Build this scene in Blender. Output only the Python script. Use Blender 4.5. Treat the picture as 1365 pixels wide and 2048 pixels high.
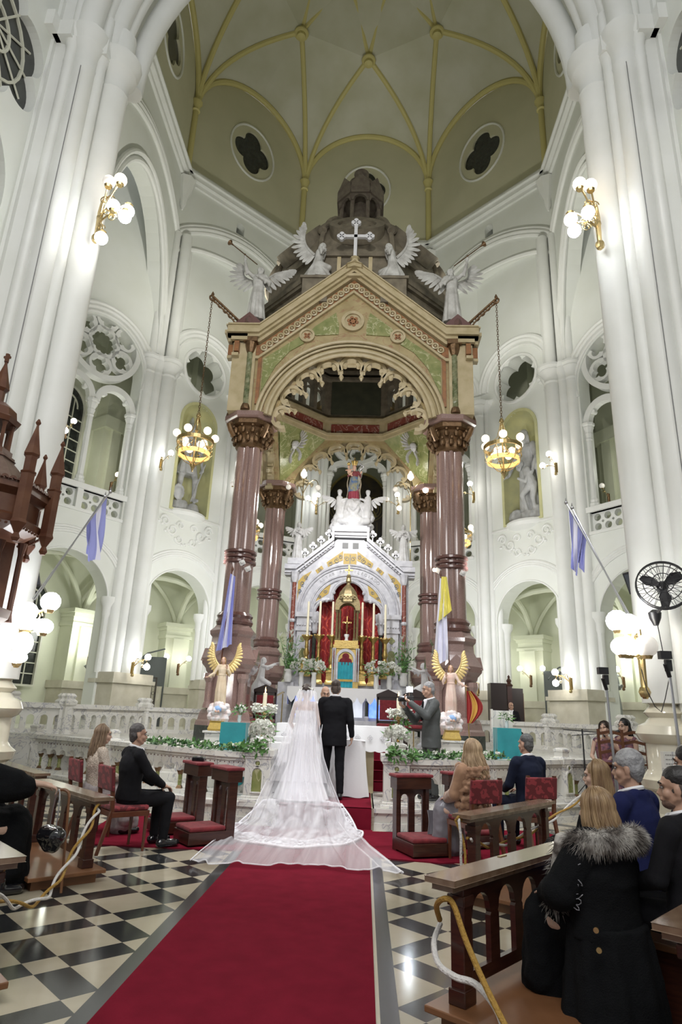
import bpy, math, random
import numpy as np
from mathutils import Vector, Matrix, noise
from mathutils.geometry import tessellate_polygon
random.seed(7)
PI=math.pi
for o in list(bpy.data.objects): bpy.data.objects.remove(o)
SC=bpy.context.scene; COL=SC.collection
# ---------------- camera
def setup_camera():
    yaw,pit,roll,f,xc,H=.0472,.3107,.0395,1263.7,.558,1.62
    cy,sy=math.cos(yaw),math.sin(yaw); cp,sp=math.cos(pit),math.sin(pit)
    F=Vector((-sy*cp,cy*cp,sp)); R=Vector((cy,sy,0)); U=R.cross(F)
    cr,sr=math.cos(roll),math.sin(roll)
    R,U=cr*R+sr*U,-sr*R+cr*U
    cam=bpy.data.cameras.new('camera'); ob=bpy.data.objects.new('camera',cam); COL.objects.link(ob)
    cam.sensor_fit='VERTICAL'; cam.sensor_height=36; cam.lens=f/2048*36
    cam.clip_start=.05; cam.clip_end=200
    m=Matrix((R,U,-F)).transposed().to_4x4(); m.translation=Vector((xc,0,H)); ob.matrix_world=m
    SC.camera=ob
setup_camera()
# ---------------- world, view and the lamps of the nave behind the photographer
SC.view_settings.view_transform='Standard'; SC.view_settings.look='None'
SC.view_settings.gamma=1; SC.view_settings.exposure=EXPOSURE=0.0
try: SC.view_settings.use_curve_mapping=False
except Exception: pass
W=bpy.data.worlds.new('world'); SC.world=W; W.use_nodes=True
W.node_tree.nodes['Background'].inputs[0].default_value=(.93,.95,1,1)
W.node_tree.nodes['Background'].inputs[1].default_value=.5
GLOBE=26.0      # strength of the glass globes
def area(name,loc,rot,sx,sy,power,col=(1,.97,.9)):
    l=bpy.data.lights.new(name,'AREA'); l.shape='RECTANGLE'; l.size=sx; l.size_y=sy; l.energy=power; l.color=col
    o=bpy.data.objects.new(name,l); COL.objects.link(o); o.location=loc; o.rotation_euler=rot; return o
def point(name,loc,power,col=(1,.97,.92),r=.15):
    l=bpy.data.lights.new(name,'POINT'); l.energy=power; l.color=col; l.shadow_soft_size=r
    o=bpy.data.objects.new(name,l); COL.objects.link(o); o.location=loc; return o
def spot(name,loc,target,power,angle=140,col=(.97,.98,1.),r=.12):
    l=bpy.data.lights.new(name,'SPOT'); l.energy=power; l.color=col; l.spot_size=math.radians(angle); l.spot_blend=.8; l.shadow_soft_size=r
    o=bpy.data.objects.new(name,l); COL.objects.link(o); o.location=loc; o.rotation_euler=(Vector(target)-Vector(loc)).to_track_quat('-Z','Y').to_euler(); return o
area('nave_lamps',(0,-1.5,9.5),(math.radians(55),0,0),7,3,600,(1,.98,.95))
for sx in (-1,1):
    # projectors clamped to the front granite columns; the rear pair is added fill, no lamps known there
    spot('column_projector_and_fill',(sx*2.95,14.2,4.9),(sx*8.5,19.5,6.0),480,130)
    spot('column_projector_and_fill',(sx*2.95,20.2,4.9),(sx*6,24,7.5),300,150)
    spot('canopy_uplight',(sx*3.6,17.25,12.6),(sx*5,19.5,26),950,150,(1,.98,.90),.25)  # added uplights that brighten the upper drum, no fixture known here
    spot('column_projector_and_fill',(sx*2.1,14.05,4.9),(sx*-.2,11.3,1.2),230,80,(1,.96,.92))
    point('aisle_lamp',(sx*9.1,22.0,4.0),70,(.97,1,.92),.3)
    point('aisle_lamp',(sx*11.2,16.5,4.2),90,(.98,1,.90),.3)
    point('aisle_lamp',(sx*5.5,25.9,4.0),60,(.97,1,.92),.3)
    point('gallery_lamp',(sx*9.6,20.5,10.2),45,(.95,.95,.85),.3)
spot('nave_fill',(0,5.0,12.5),(0,15,9),1100,100,(1,.97,.90))  # added fill on the canopy front, not a known nave lamp
for sx in (-1,1): spot('chancel_fill',(sx*3.7,7.9,12.9),(sx*.9,11.6,1.0),2600,50,(.97,.98,1),.1)  # added spots from the pillar tops, brightening the rail and couple
point('canopy_lamp',(0,16.0,7.4),220,(1,.97,.9),.3)  # added fill light under the canopy, stands for no known lamp
spot('altar_fill',(-.9,14.3,8.3),(0,19,4.5),600,70,(.94,.96,1))  # added spot to lift the high altar, source is assumed
# ---------------- materials
MATS={}
def mat(name,col,rough=.5,metal=0.,col2=None,nscale=6.,namt=.35,vein=None,vscale=3.,vwidth=.06,bump=0.,bscale=40.,emit=0.,alpha=None,coat=0.,sheen=0.,spec=None,detail=4,stretch=None,trans=0.):
    if name in MATS: return MATS[name]
    m=bpy.data.materials.new(name); MATS[name]=m; m.use_nodes=True
    nt=m.node_tree; N=nt.nodes; L=nt.links; b=N['Principled BSDF']
    b.inputs['Base Color'].default_value=(*col,1); b.inputs['Roughness'].default_value=rough; b.inputs['Metallic'].default_value=metal
    if spec is not None: b.inputs['Specular IOR Level'].default_value=spec
    if coat: b.inputs['Coat Weight'].default_value=coat; b.inputs['Coat Roughness'].default_value=.08
    if sheen: b.inputs['Sheen Weight'].default_value=sheen; b.inputs['Sheen Roughness'].default_value=.4
    if trans: b.inputs['Transmission Weight'].default_value=trans
    tc=N.new('ShaderNodeTexCoord'); src=tc.outputs['Object']
    if stretch:
        mp=N.new('ShaderNodeMapping'); mp.inputs['Scale'].default_value=stretch; L.new(src,mp.inputs[0]); src=mp.outputs[0]
    cur=None
    def rgb(c):
        n=N.new('ShaderNodeRGB'); n.outputs[0].default_value=(*c,1); return n.outputs[0]
    def mix(f,a,c):
        n=N.new('ShaderNodeMix'); n.data_type='RGBA'; L.new(f,n.inputs[0]); L.new(a,n.inputs[6]); L.new(c,n.inputs[7]); return n.outputs[2]
    def ramp(v,a,c):
        n=N.new('ShaderNodeMapRange'); L.new(v,n.inputs[0]); n.inputs[1].default_value=a; n.inputs[2].default_value=c; return n.outputs[0]
    cur=rgb(col)
    if col2 is not None:
        n=N.new('ShaderNodeTexNoise'); n.inputs['Scale'].default_value=nscale; n.inputs['Detail'].default_value=detail; L.new(src,n.inputs['Vector'])
        cur=mix(ramp(n.outputs[0],.5-namt/2,.5+namt/2),cur,rgb(col2))
    if vein is not None:
        n=N.new('ShaderNodeTexNoise'); n.inputs['Scale'].default_value=vscale; n.inputs['Detail'].default_value=6; n.inputs['Distortion'].default_value=1.2; L.new(src,n.inputs['Vector'])
        s=N.new('ShaderNodeMath'); s.operation='SUBTRACT'; s.inputs[1].default_value=.5; L.new(n.outputs[0],s.inputs[0])
        a=N.new('ShaderNodeMath'); a.operation='ABSOLUTE'; L.new(s.outputs[0],a.inputs[0])
        f=ramp(a.outputs[0],vwidth*.5,0.); cur=mix(f,cur,rgb(vein))
    if col2 is not None or vein is not None: L.new(cur,b.inputs['Base Color'])
    if bump:
        n=N.new('ShaderNodeTexNoise'); n.inputs['Scale'].default_value=bscale; n.inputs['Detail'].default_value=5; L.new(src,n.inputs['Vector'])
        bp=N.new('ShaderNodeBump'); bp.inputs['Strength'].default_value=bump; bp.inputs['Distance'].default_value=.02; L.new(n.outputs[0],bp.inputs['Height']); L.new(bp.outputs[0],b.inputs['Normal'])
    if emit: b.inputs['Emission Color'].default_value=(*col,1); b.inputs['Emission Strength'].default_value=emit
    if alpha is not None: b.inputs['Alpha'].default_value=alpha
    return m
plaster=mat('plaster',(.78,.80,.76),.6,col2=(.73,.75,.69),nscale=.7,bump=.04,bscale=60)
plaster_trim=mat('plaster_trim',(.80,.81,.78),.5,col2=(.75,.76,.72),nscale=1.5)
aisle_paint=mat('aisle_paint',(.66,.68,.54),.6,col2=(.60,.62,.48),nscale=.8)
dome_paint=mat('dome_paint',(.60,.60,.50),.75,col2=(.50,.50,.37),nscale=.6)
lunette_paint=mat('lunette_paint',(.60,.58,.42),.75,col2=(.55,.54,.38),nscale=.7)
rib_paint=mat('rib_paint',(.58,.52,.22),.6)
niche_paint=mat('niche_paint',(.62,.60,.30),.6,col2=(.5,.5,.28),nscale=2)
base_gloss=mat('gloss_cream',(.72,.68,.55),.12,coat=.4,col2=(.66,.62,.5),nscale=2)
base_dull=mat('pedestal_stone',(.60,.57,.47),.4,col2=(.5,.47,.37),nscale=3)
marble=mat('white_marble',(.74,.73,.69),.25,vein=(.36,.36,.40),vscale=3.2,vwidth=.04,col2=(.68,.66,.60),nscale=3)
marble_plain=mat('statue_marble',(.62,.62,.63),.55,col2=(.46,.45,.45),nscale=5,bump=.15,bscale=25)
marble_dusty=mat('dusty_statue',(.60,.60,.58),.6,col2=(.36,.35,.33),nscale=4,bump=.2,bscale=22)
statue_white=mat('white_statue',(.72,.72,.74),.45,col2=(.60,.60,.63),nscale=5)
reredos_marble=mat('reredos_marble',(.60,.60,.64),.4,col2=(.44,.44,.49),nscale=7)
red_granite=mat('red_granite',(.20,.115,.10),.12,col2=(.34,.24,.22),nscale=90,namt=.5,coat=.5)
dark_granite=mat('dark_red_granite',(.11,.05,.045),.2,col2=(.17,.09,.08),nscale=60,coat=.4)
black_marble=mat('black_marble',(.02,.025,.02),.1,col2=(.05,.06,.05),nscale=9,coat=.4)
bronze=mat('dark_bronze',(.12,.07,.035),.4,.6,col2=(.20,.12,.06),nscale=12,bump=.4,bscale=30)
yellow_marble=mat('yellow_marble',(.42,.34,.18),.3,col2=(.32,.25,.12),nscale=3,vein=(.30,.16,.09),vscale=1.6,vwidth=.03)
cream_marble=mat('cream_marble',(.50,.42,.27),.35,col2=(.40,.33,.19),nscale=4)
green_marble=mat('green_marble',(.17,.20,.06),.3,col2=(.27,.28,.11),nscale=5,vein=(.48,.46,.28),vscale=2.5,vwidth=.04)
green_twist=mat('green_twist_marble',(.10,.13,.06),.2,col2=(.30,.30,.18),nscale=6)
rust_marble=mat('rust_marble',(.32,.14,.05),.4,col2=(.2,.09,.04),nscale=8)
red_marble=mat('red_marble',(.22,.06,.045),.2,vein=(.5,.36,.3),vscale=3,vwidth=.04)
canopy_dark=mat('canopy_stone',(.21,.18,.13),.7,col2=(.13,.11,.08),nscale=5)
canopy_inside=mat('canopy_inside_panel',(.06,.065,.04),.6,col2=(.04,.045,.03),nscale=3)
canopy_lantern=mat('lantern_stone',(.20,.17,.13),.7,col2=(.13,.10,.08),nscale=6)
gold=mat('gilding',(.50,.36,.13),.32,.85,bump=.3,bscale=30)
brass=mat('brass',(.55,.42,.20),.25,.9)
goldmosaic=mat('gold_mosaic',(.52,.36,.07),.5,col2=(.42,.28,.06),nscale=30)
mosaic_ink=mat('mosaic_scroll',(.10,.14,.22),.5)
iron=mat('wrought_iron',(.05,.04,.035),.5,.4)
black=mat('black_plastic',(.012,.012,.014),.4)
blackgloss=mat('patent_black',(.01,.01,.012),.12,coat=.6)
dark_glass=mat('dark_leaded_glass',(.012,.013,.014),.25,col2=(.035,.04,.035),nscale=5)
lead=mat('window_leading',(.58,.58,.48),.5)
steel=mat('brushed_steel',(.45,.45,.46),.3,.9)
globe_on=mat('lit_globe',(1.,.97,.92),.4,emit=GLOBE)
globe_warm=mat('lit_warm_globe',(1.,.80,.55),.4,emit=7)
globe_soft=mat('dim_opal_globe',(.80,.76,.70),.25,emit=.35)
globe_blue=mat('cold_lit_globe',(.92,.96,1.),.4,emit=GLOBE*1.3)
globe_ch=mat('chandelier_globe',(1.,.86,.66),.4,emit=1.6)
opal=mat('opal_shade',(1.,.6,.2),.4,emit=1.1)
wood=mat('dark_mahogany',(.030,.009,.006),.28,col2=(.058,.019,.011),nscale=7,stretch=(1,1,8),coat=.3)
wood_top=mat('worn_rail_top',(.13,.075,.045),.25,col2=(.22,.15,.10),nscale=9,coat=.4)
wood_mid=mat('kneeler_board',(.22,.10,.045),.35,col2=(.16,.07,.03),nscale=4)
wood_chair=mat('chair_wood',(.085,.025,.012),.3,col2=(.13,.045,.02),nscale=8,coat=.3)
wood_pulpit=mat('pulpit_walnut',(.13,.055,.028),.38,col2=(.08,.025,.012),nscale=6)
wood_light=mat('ladder_chair_wood',(.14,.055,.025),.4,col2=(.09,.03,.015),nscale=8)
dark_wood=mat('near_black_wood',(.02,.01,.008),.35)
linen=mat('white_linen',(.80,.80,.82),.8,bump=.1,bscale=60)
teal=mat('teal_cloth',(.012,.20,.23),.65,col2=(.018,.27,.30),nscale=4,sheen=.3)
teal_bright=mat('turquoise_veil',(.03,.36,.44),.6,col2=(.02,.28,.36),nscale=6,sheen=.3)
velvet=mat('red_velvet',(.12,.008,.013),.85,col2=(.20,.018,.024),nscale=14,sheen=.12,bump=.2,bscale=50)
leaf=mat('leaf_green',(.06,.16,.04),.4,col2=(.12,.25,.07),nscale=20)
leaf_dark=mat('dark_leaf',(.02,.07,.02),.4,col2=(.05,.12,.04),nscale=20)
petal=mat('white_petal',(.80,.80,.76),.6,col2=(.66,.68,.60),nscale=30)
wax=mat('candle_wax',(.80,.74,.56),.5,emit=.12)
flame=mat('candle_flame',(1.,.55,.18),.5,emit=20)
ceramic=mat('white_ceramic',(.78,.78,.78),.2)
lilac=mat('lilac_flag',(.30,.32,.66),.7); flag_white=mat('flag_white',(.72,.72,.84),.7)
papal_yellow=mat('yellow_flag',(.78,.70,.16),.7); red_flag=mat('red_flag',(.30,.02,.02),.7); gold_flag=mat('amber_flag',(.62,.36,.08),.7)
skin=mat('skin',(.44,.27,.19),.5,col2=(.38,.22,.155),nscale=12,bump=.05,bscale=90)
mat('eye_white',(.17,.15,.14),.3)
skin_light=mat('fair_skin',(.56,.38,.29),.5,col2=(.50,.32,.24),nscale=12)
suit_black=mat('black_suit',(.0075,.0075,.0095),.9,bump=.15,bscale=200,spec=.2)
suit_navy=mat('dark_navy_suit',(.008,.011,.026),.9,bump=.15,bscale=200,spec=.2)
suit_blue=mat('royal_blue_suit',(.010,.014,.065),.85,bump=.15,bscale=200,spec=.2)
suit_grey=mat('grey_suit',(.075,.08,.08),.85,bump=.15,bscale=200)
shirt=mat('white_shirt',(.75,.75,.78),.7)
hair_black=mat('black_hair',(.010,.008,.008),.45,bump=.3,bscale=60)
hair_dark=mat('dark_brown_hair',(.030,.018,.012),.5,bump=.3,bscale=60)
hair_brown=mat('light_brown_hair',(.12,.075,.045),.5,col2=(.22,.15,.09),nscale=20,stretch=(1,1,.15))
hair_fair=mat('fair_hair',(.22,.14,.075),.45,col2=(.42,.30,.18),nscale=22,stretch=(1,1,.15))
hair_blond=mat('honey_hair',(.17,.10,.05),.42,col2=(.34,.23,.12),nscale=26,stretch=(1,1,.15))
hair_grey=mat('grey_hair',(.36,.36,.37),.55,col2=(.20,.20,.21),nscale=30,bump=.5,bscale=50)
stubble=mat('shaved_hair',(.10,.075,.06),.8,col2=(.05,.04,.035),nscale=30)
fur_brown=mat('brown_fur',(.34,.20,.12),.9,col2=(.24,.13,.075),nscale=9,sheen=.4)
fur_grey=mat('grey_tipped_fur',(.44,.42,.39),.9,col2=(.10,.09,.08),nscale=11,namt=.25)
coat_black=mat('black_wool_coat',(.007,.0075,.0085),.97,bump=.4,bscale=120,spec=.12)
satin_grey=mat('grey_satin',(.16,.15,.17),.35,sheen=.3)
sequin=mat('beige_sequins',(.36,.29,.23),.35,.3,col2=(.62,.55,.47),nscale=70,bump=.8,bscale=90)
gown=mat('white_gown',(.92,.92,.96),.55,bump=.25,bscale=14)
rope_gold=mat('gold_cord',(.38,.22,.04),.7,bump=.8,bscale=60); rope_white=mat('white_cord',(.70,.68,.66),.7,bump=.8,bscale=60)
blueglow=mat('blue_backlit_panel',(.10,.22,.95),.4,emit=1.6,col2=(.5,.65,1.),nscale=6)
blueglow.node_tree.nodes['Principled BSDF'].inputs['Emission Color'].default_value=(.12,.25,1,1)
led=mat('camera_led',(.85,.92,1),.3,emit=70)
# special node materials -------------------------------------------------
def nodes(name):
    m=bpy.data.materials.new(name); MATS[name]=m; m.use_nodes=True; return m,m.node_tree.nodes,m.node_tree.links,m.node_tree.nodes['Principled BSDF']
def mathn(N,L,op,a,b=None):
    n=N.new('ShaderNodeMath'); n.operation=op
    for i,v in enumerate((a,b)):
        if v is None: continue
        if isinstance(v,(int,float)): n.inputs[i].default_value=v
        else: L.new(v,n.inputs[i])
    return n.outputs[0]
def mixc(N,L,f,a,c):
    n=N.new('ShaderNodeMix'); n.data_type='RGBA'; L.new(f,n.inputs[0])
    for i,v in ((6,a),(7,c)):
        if isinstance(v,tuple): n.inputs[i].default_value=(*v,1)
        else: L.new(v,n.inputs[i])
    return n.outputs[2]
def floor_material():
    m,N,L,b=nodes('checkered_terrazzo')
    g=N.new('ShaderNodeNewGeometry'); s=N.new('ShaderNodeSeparateXYZ'); L.new(g.outputs['Position'],s.inputs[0])
    x=mathn(N,L,'ABSOLUTE',mathn(N,L,'ADD',s.outputs[0],.1)); y=s.outputs[1]
    k=1/math.sqrt(2)
    u=mathn(N,L,'MULTIPLY',mathn(N,L,'ADD',x,y),k); v=mathn(N,L,'MULTIPLY',mathn(N,L,'SUBTRACT',x,y),k)
    T=.69
    fu=mathn(N,L,'FRACT',mathn(N,L,'ADD',mathn(N,L,'DIVIDE',mathn(N,L,'SUBTRACT',5.13,u),T),40))
    fv=mathn(N,L,'FRACT',mathn(N,L,'ADD',mathn(N,L,'DIVIDE',mathn(N,L,'SUBTRACT',v,-2.96),T),40))
    su=mathn(N,L,'LESS_THAN',fu,1/3); bv=mathn(N,L,'LESS_THAN',fv,2/3)
    blk=mathn(N,L,'COMPARE',su,bv); blk.node.inputs[2].default_value=.1
    n=N.new('ShaderNodeTexNoise'); n.inputs['Scale'].default_value=160; L.new(g.outputs['Position'],n.inputs['Vector'])
    n2=N.new('ShaderNodeTexNoise'); n2.inputs['Scale'].default_value=1.3; n2.inputs['Detail'].default_value=3; L.new(g.outputs['Position'],n2.inputs['Vector'])
    spk=N.new('ShaderNodeMapRange'); L.new(n.outputs[0],spk.inputs[0]); spk.inputs[1].default_value=.62; spk.inputs[2].default_value=.75
    dark=mixc(N,L,spk.outputs[0],(.022,.023,.024),(.10,.11,.11))
    st=N.new('ShaderNodeMapRange'); L.new(n2.outputs[0],st.inputs[0]); st.inputs[1].default_value=.45; st.inputs[2].default_value=.65
    light=mixc(N,L,st.outputs[0],(.46,.41,.31),(.36,.32,.23))
    L.new(mixc(N,L,blk,light,dark),b.inputs['Base Color'])
    b.inputs['Roughness'].default_value=.14
    return m
floor_mat=floor_material()
border_dark=mat('dark_floor_border',(.05,.052,.055),.18,col2=(.03,.032,.034),nscale=60)
border_light=mat('light_floor_border',(.48,.44,.34),.2)
carpet=mat('red_carpet',(.185,.011,.026),1.,col2=(.15,.009,.021),nscale=5,bump=.3,bscale=220,spec=.05)
def damask():
    m,N,L,b=nodes('red_damask')
    tc=N.new('ShaderNodeTexCoord'); mp=N.new('ShaderNodeMapping'); L.new(tc.outputs['Object'],mp.inputs[0]); mp.inputs['Scale'].default_value=(1,.0,1)
    s=N.new('ShaderNodeSeparateXYZ'); L.new(mp.outputs[0],s.inputs[0])
    k=2*PI/.42
    a=mathn(N,L,'SINE',mathn(N,L,'MULTIPLY',s.outputs[0],k)); c=mathn(N,L,'SINE',mathn(N,L,'MULTIPLY',s.outputs[2],k*.62))
    p=mathn(N,L,'ABSOLUTE',mathn(N,L,'ADD',a,c)); n=N.new('ShaderNodeTexNoise'); n.inputs['Scale'].default_value=14; L.new(tc.outputs['Object'],n.inputs['Vector'])
    p=mathn(N,L,'ADD',p,mathn(N,L,'MULTIPLY',mathn(N,L,'SUBTRACT',n.outputs[0],.5),1.6))
    w=mathn(N,L,'LESS_THAN',mathn(N,L,'ABSOLUTE',mathn(N,L,'SUBTRACT',p,.7)),.16)
    L.new(mixc(N,L,w,(.30,.014,.018),(.60,.09,.05)),b.inputs['Base Color']); b.inputs['Roughness'].default_value=.5; b.inputs['Sheen Weight'].default_value=.3
    return m
damask_mat=damask()
def chair_damask():
    m,N,L,b=nodes('chair_damask')
    tc=N.new('ShaderNodeTexCoord'); n=N.new('ShaderNodeTexNoise'); n.inputs['Scale'].default_value=15; n.inputs['Detail'].default_value=1; L.new(tc.outputs['Object'],n.inputs['Vector'])
    w=mathn(N,L,'GREATER_THAN',n.outputs[0],.53)
    L.new(mixc(N,L,w,(.11,.007,.012),(.25,.026,.035)),b.inputs['Base Color']); b.inputs['Roughness'].default_value=.6; b.inputs['Sheen Weight'].default_value=.1
    return m
chair_damask_mat=chair_damask()
def veil_mat(name,base,var,scale,stretch,col=(.95,.94,.98)):
    m,N,L,b=nodes(name)
    tc=N.new('ShaderNodeTexCoord'); mp=N.new('ShaderNodeMapping'); mp.inputs['Scale'].default_value=stretch; L.new(tc.outputs['Object'],mp.inputs[0])
    n=N.new('ShaderNodeTexNoise'); n.inputs['Scale'].default_value=scale; n.inputs['Detail'].default_value=5; n.inputs['Distortion'].default_value=.6; L.new(mp.outputs[0],n.inputs['Vector'])
    r=N.new('ShaderNodeMapRange'); L.new(n.outputs[0],r.inputs[0]); r.inputs[1].default_value=.4; r.inputs[2].default_value=.66; r.inputs[3].default_value=base; r.inputs[4].default_value=base+var
    L.new(r.outputs[0],b.inputs['Alpha']); b.inputs['Base Color'].default_value=(*col,1); b.inputs['Roughness'].default_value=.7
    return m
veil=veil_mat('tulle_veil',.25,.15,1.6,(3,.22,.22))
lace=veil_mat('lace_trim',.25,.75,26,(1,1,1),(.86,.86,.90))
for nn in ('flag_cloth',): pass
# ---------------- mesh builder
Z=Vector((0,0,1))
def V(*a): return Vector(a)
class M:
    def __init__(s): s.v=[]; s.f=[]; s.mi=[]; s.cur=0
    def add(s,vs,fs):
        o=len(s.v); s.v+= [tuple(v) for v in vs]; s.f+=[tuple(i+o for i in f) for f in fs]; s.mi+=[s.cur]*len(fs); return s
    def box(s,x0,x1,y0,y1,z0,z1):
        return s.add([(x,y,z) for x in (x0,x1) for y in (y0,y1) for z in (z0,z1)],[(0,1,3,2),(4,6,7,5),(0,4,5,1),(2,3,7,6),(0,2,6,4),(1,5,7,3)])
    def bx(s,c,d): return s.box(c[0]-d[0]/2,c[0]+d[0]/2,c[1]-d[1]/2,c[1]+d[1]/2,c[2]-d[2]/2,c[2]+d[2]/2)
    def obox(s,o,u,n,a0,a1,b0,b1,c0,c1):   # box in a frame: a along u, b along Z, c along n
        return s.add([o+u*a+Z*b+n*c for a in (a0,a1) for c in (c0,c1) for b in (b0,b1)],[(0,1,3,2),(4,6,7,5),(0,4,5,1),(2,3,7,6),(0,2,6,4),(1,5,7,3)])
    def lathe(s,prof,c=(0,0,0),n=16,rot=0,sx=1,sy=1,axis=None):
        c=Vector(c); vs=[];fs=[]
        if axis is None: e1,e2,e3=V(1,0,0),V(0,1,0),V(0,0,1)
        else:
            e3=Vector(axis).normalized(); e1=e3.orthogonal().normalized(); e2=e3.cross(e1)
        for r,z in prof:
            for k in range(n):
                a=rot+2*PI*k/n; vs.append(c+e1*(r*math.cos(a)*sx)+e2*(r*math.sin(a)*sy)+e3*z)
        for i in range(len(prof)-1):
            for k in range(n):
                k2=(k+1)%n; fs.append((i*n+k,i*n+k2,(i+1)*n+k2,(i+1)*n+k))
        fs.append(tuple(reversed(range(n)))); fs.append(tuple((len(prof)-1)*n+k for k in range(n)))
        return s.add(vs,fs)
    def cyl(s,p0,p1,r0,r1=None,n=12):
        p0=Vector(p0);p1=Vector(p1); r1=r0 if r1 is None else r1
        return s.lathe([(r0,0),(r1,(p1-p0).length)],p0,n,axis=(p1-p0))
    def sph(s,c,r,n=12,sx=1,sy=1,sz=1,rotm=None):
        c=Vector(c);vs=[];fs=[];h=max(4,n//2)
        for i in range(1,h):
            t=PI*i/h
            for k in range(n):
                a=2*PI*k/n; p=V(r*sx*math.sin(t)*math.cos(a),r*sy*math.sin(t)*math.sin(a),-r*sz*math.cos(t))
                vs.append(p)
        vs.append(V(0,0,-r*sz)); vs.append(V(0,0,r*sz))
        if rotm is not None: vs=[rotm@p for p in vs]
        vs=[c+p for p in vs]
        for i in range(h-2):
            for k in range(n):
                k2=(k+1)%n; fs.append((i*n+k,i*n+k2,(i+1)*n+k2,(i+1)*n+k))
        b=len(vs)-2
        for k in range(n):
            k2=(k+1)%n; fs.append((b,k2,k)); fs.append((b+1,(h-2)*n+k,(h-2)*n+k2))
        return s.add(vs,fs)
    def tube(s,pts,r,n=8,closed=False,taper=None):
        pts=[Vector(p) for p in pts]; m=len(pts); vs=[];fs=[]
        prev=None
        for i,p in enumerate(pts):
            if closed: t=pts[(i+1)%m]-pts[i-1]
            else: t=pts[min(i+1,m-1)]-pts[max(i-1,0)]
            if t.length<1e-9: t=V(0,0,1)
            t.normalize()
            if prev is None: e=t.orthogonal().normalized()
            else:
                e=prev-t*prev.dot(t)
                e=e.normalized() if e.length>1e-6 else t.orthogonal().normalized()
            prev=e; g=t.cross(e); rr=r if taper is None else r*taper(i/(m-1))
            if callable(r): rr=r(i/(m-1))
            for k in range(n):
                a=2*PI*k/n; vs.append(p+e*(rr*math.cos(a))+g*(rr*math.sin(a)))
        for i in range(m if closed else m-1):
            j=(i+1)%m
            for k in range(n):
                k2=(k+1)%n; fs.append((i*n+k,i*n+k2,j*n+k2,j*n+k))
        if not closed: fs.append(tuple(reversed(range(n)))); fs.append(tuple((m-1)*n+k for k in range(n)))
        return s.add(vs,fs)
    def plate(s,loops,o,u,n,d0,d1,up=Z):     # polygon with holes, extruded from d0 to d1 along n
        loops=[l for l in loops if l]
        tri=tessellate_polygon([[Vector((a,b,0)) for a,b in l] for l in loops])
        flat=[p for l in loops for p in l]; N0=len(flat)
        vs=[o+u*a+up*b+n*d0 for a,b in flat]+[o+u*a+up*b+n*d1 for a,b in flat]
        fs=[tuple(t) for t in tri]+[tuple(reversed([i+N0 for i in t])) for t in tri]
        k=0
        for l in loops:
            q=len(l)
            for i in range(q): j=(i+1)%q; fs.append((k+i,k+j,k+j+N0,k+i+N0))
            k+=q
        return s.add(vs,fs)
    def grid(s,fn,nu,nv,closeu=False):
        vs=[fn(i/(nu if closeu else nu-1),j/(nv-1)) for j in range(nv) for i in range(nu)]; fs=[]
        for j in range(nv-1):
            for i in range(nu if closeu else nu-1):
                i2=(i+1)%nu; fs.append((j*nu+i,j*nu+i2,(j+1)*nu+i2,(j+1)*nu+i))
        return s.add(vs,fs)
    def xf(s,mtx,start=0):
        s.v=s.v[:start]+[tuple(mtx@Vector(v)) for v in s.v[start:]]; return s
def setp(o,label=None,cat=None,group=None,kind=None):
    if label: o['label']=label
    if cat: o['category']=cat
    if group: o['group']=group
    if kind: o['kind']=kind
    return o
def thing(name,label,cat,loc=(0,0,0),rz=0,group=None,scale=1):
    o=bpy.data.objects.new(name,None); COL.objects.link(o); o.location=loc; o.rotation_euler=(0,0,rz); o.scale=(scale,)*3
    o.empty_display_size=.1
    return setp(o,label,cat,group)
def islands(m):
    par=list(range(len(m.v)))
    def find(a):
        while par[a]!=a: par[a]=par[par[a]]; a=par[a]
        return a
    for f in m.f:
        r=find(f[0])
        for i in f[1:]:
            q=find(i)
            if q!=r: par[q]=r
    out={}
    for fi,f in enumerate(m.f): out.setdefault(find(f[0]),[]).append(fi)
    res=[]
    for fs in out.values():
        n=M(); mp={}
        for fi in fs:
            g=[]
            for i in m.f[fi]:
                if i not in mp: mp[i]=len(n.v); n.v.append(m.v[i])
                g.append(mp[i])
            n.f.append(tuple(g)); n.mi.append(m.mi[fi])
        res.append(n)
    return res
def build_each(m,name,mats,parent=None,**k):
    return [build(q,name,mats,parent,**k) for q in islands(m)]
def build(m,name,mats,parent=None,smooth=False,world=False,label=None,cat=None,group=None,kind=None,angle=None,bevel=0):
    """one mesh object; world=True: the vertices are in world coordinates"""
    if not isinstance(mats,(list,tuple)): mats=[mats]
    vs=np.array(m.v,dtype=float).reshape(-1,3); loc=np.zeros(3)
    if parent is not None:
        if world:
            r=parent
            while r.parent: r=r.parent
            loc=np.array(r.location); vs=vs-loc
    else:
        if len(vs): loc=np.array([(vs[:,0].min()+vs[:,0].max())/2,(vs[:,1].min()+vs[:,1].max())/2,vs[:,2].min()])
        vs=vs-loc
    me=bpy.data.meshes.new(name); me.from_pydata(vs.tolist(),[],m.f)
    for a in mats: me.materials.append(a)
    if len(mats)>1: me.polygons.foreach_set('material_index',m.mi)
    me.update()
    if smooth:
        me.polygons.foreach_set('use_smooth',[True]*len(me.polygons))
        try: me.set_sharp_from_angle(angle=math.radians(angle or 40))
        except Exception: pass
    o=bpy.data.objects.new(name,me); COL.objects.link(o)
    if parent is not None: o.parent=parent
    else: o.location=loc
    if bevel:
        b=o.modifiers.new('bevel','BEVEL'); b.width=bevel; b.segments=2; b.limit_method='ANGLE'
    return setp(o,label,cat,group,kind)
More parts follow.
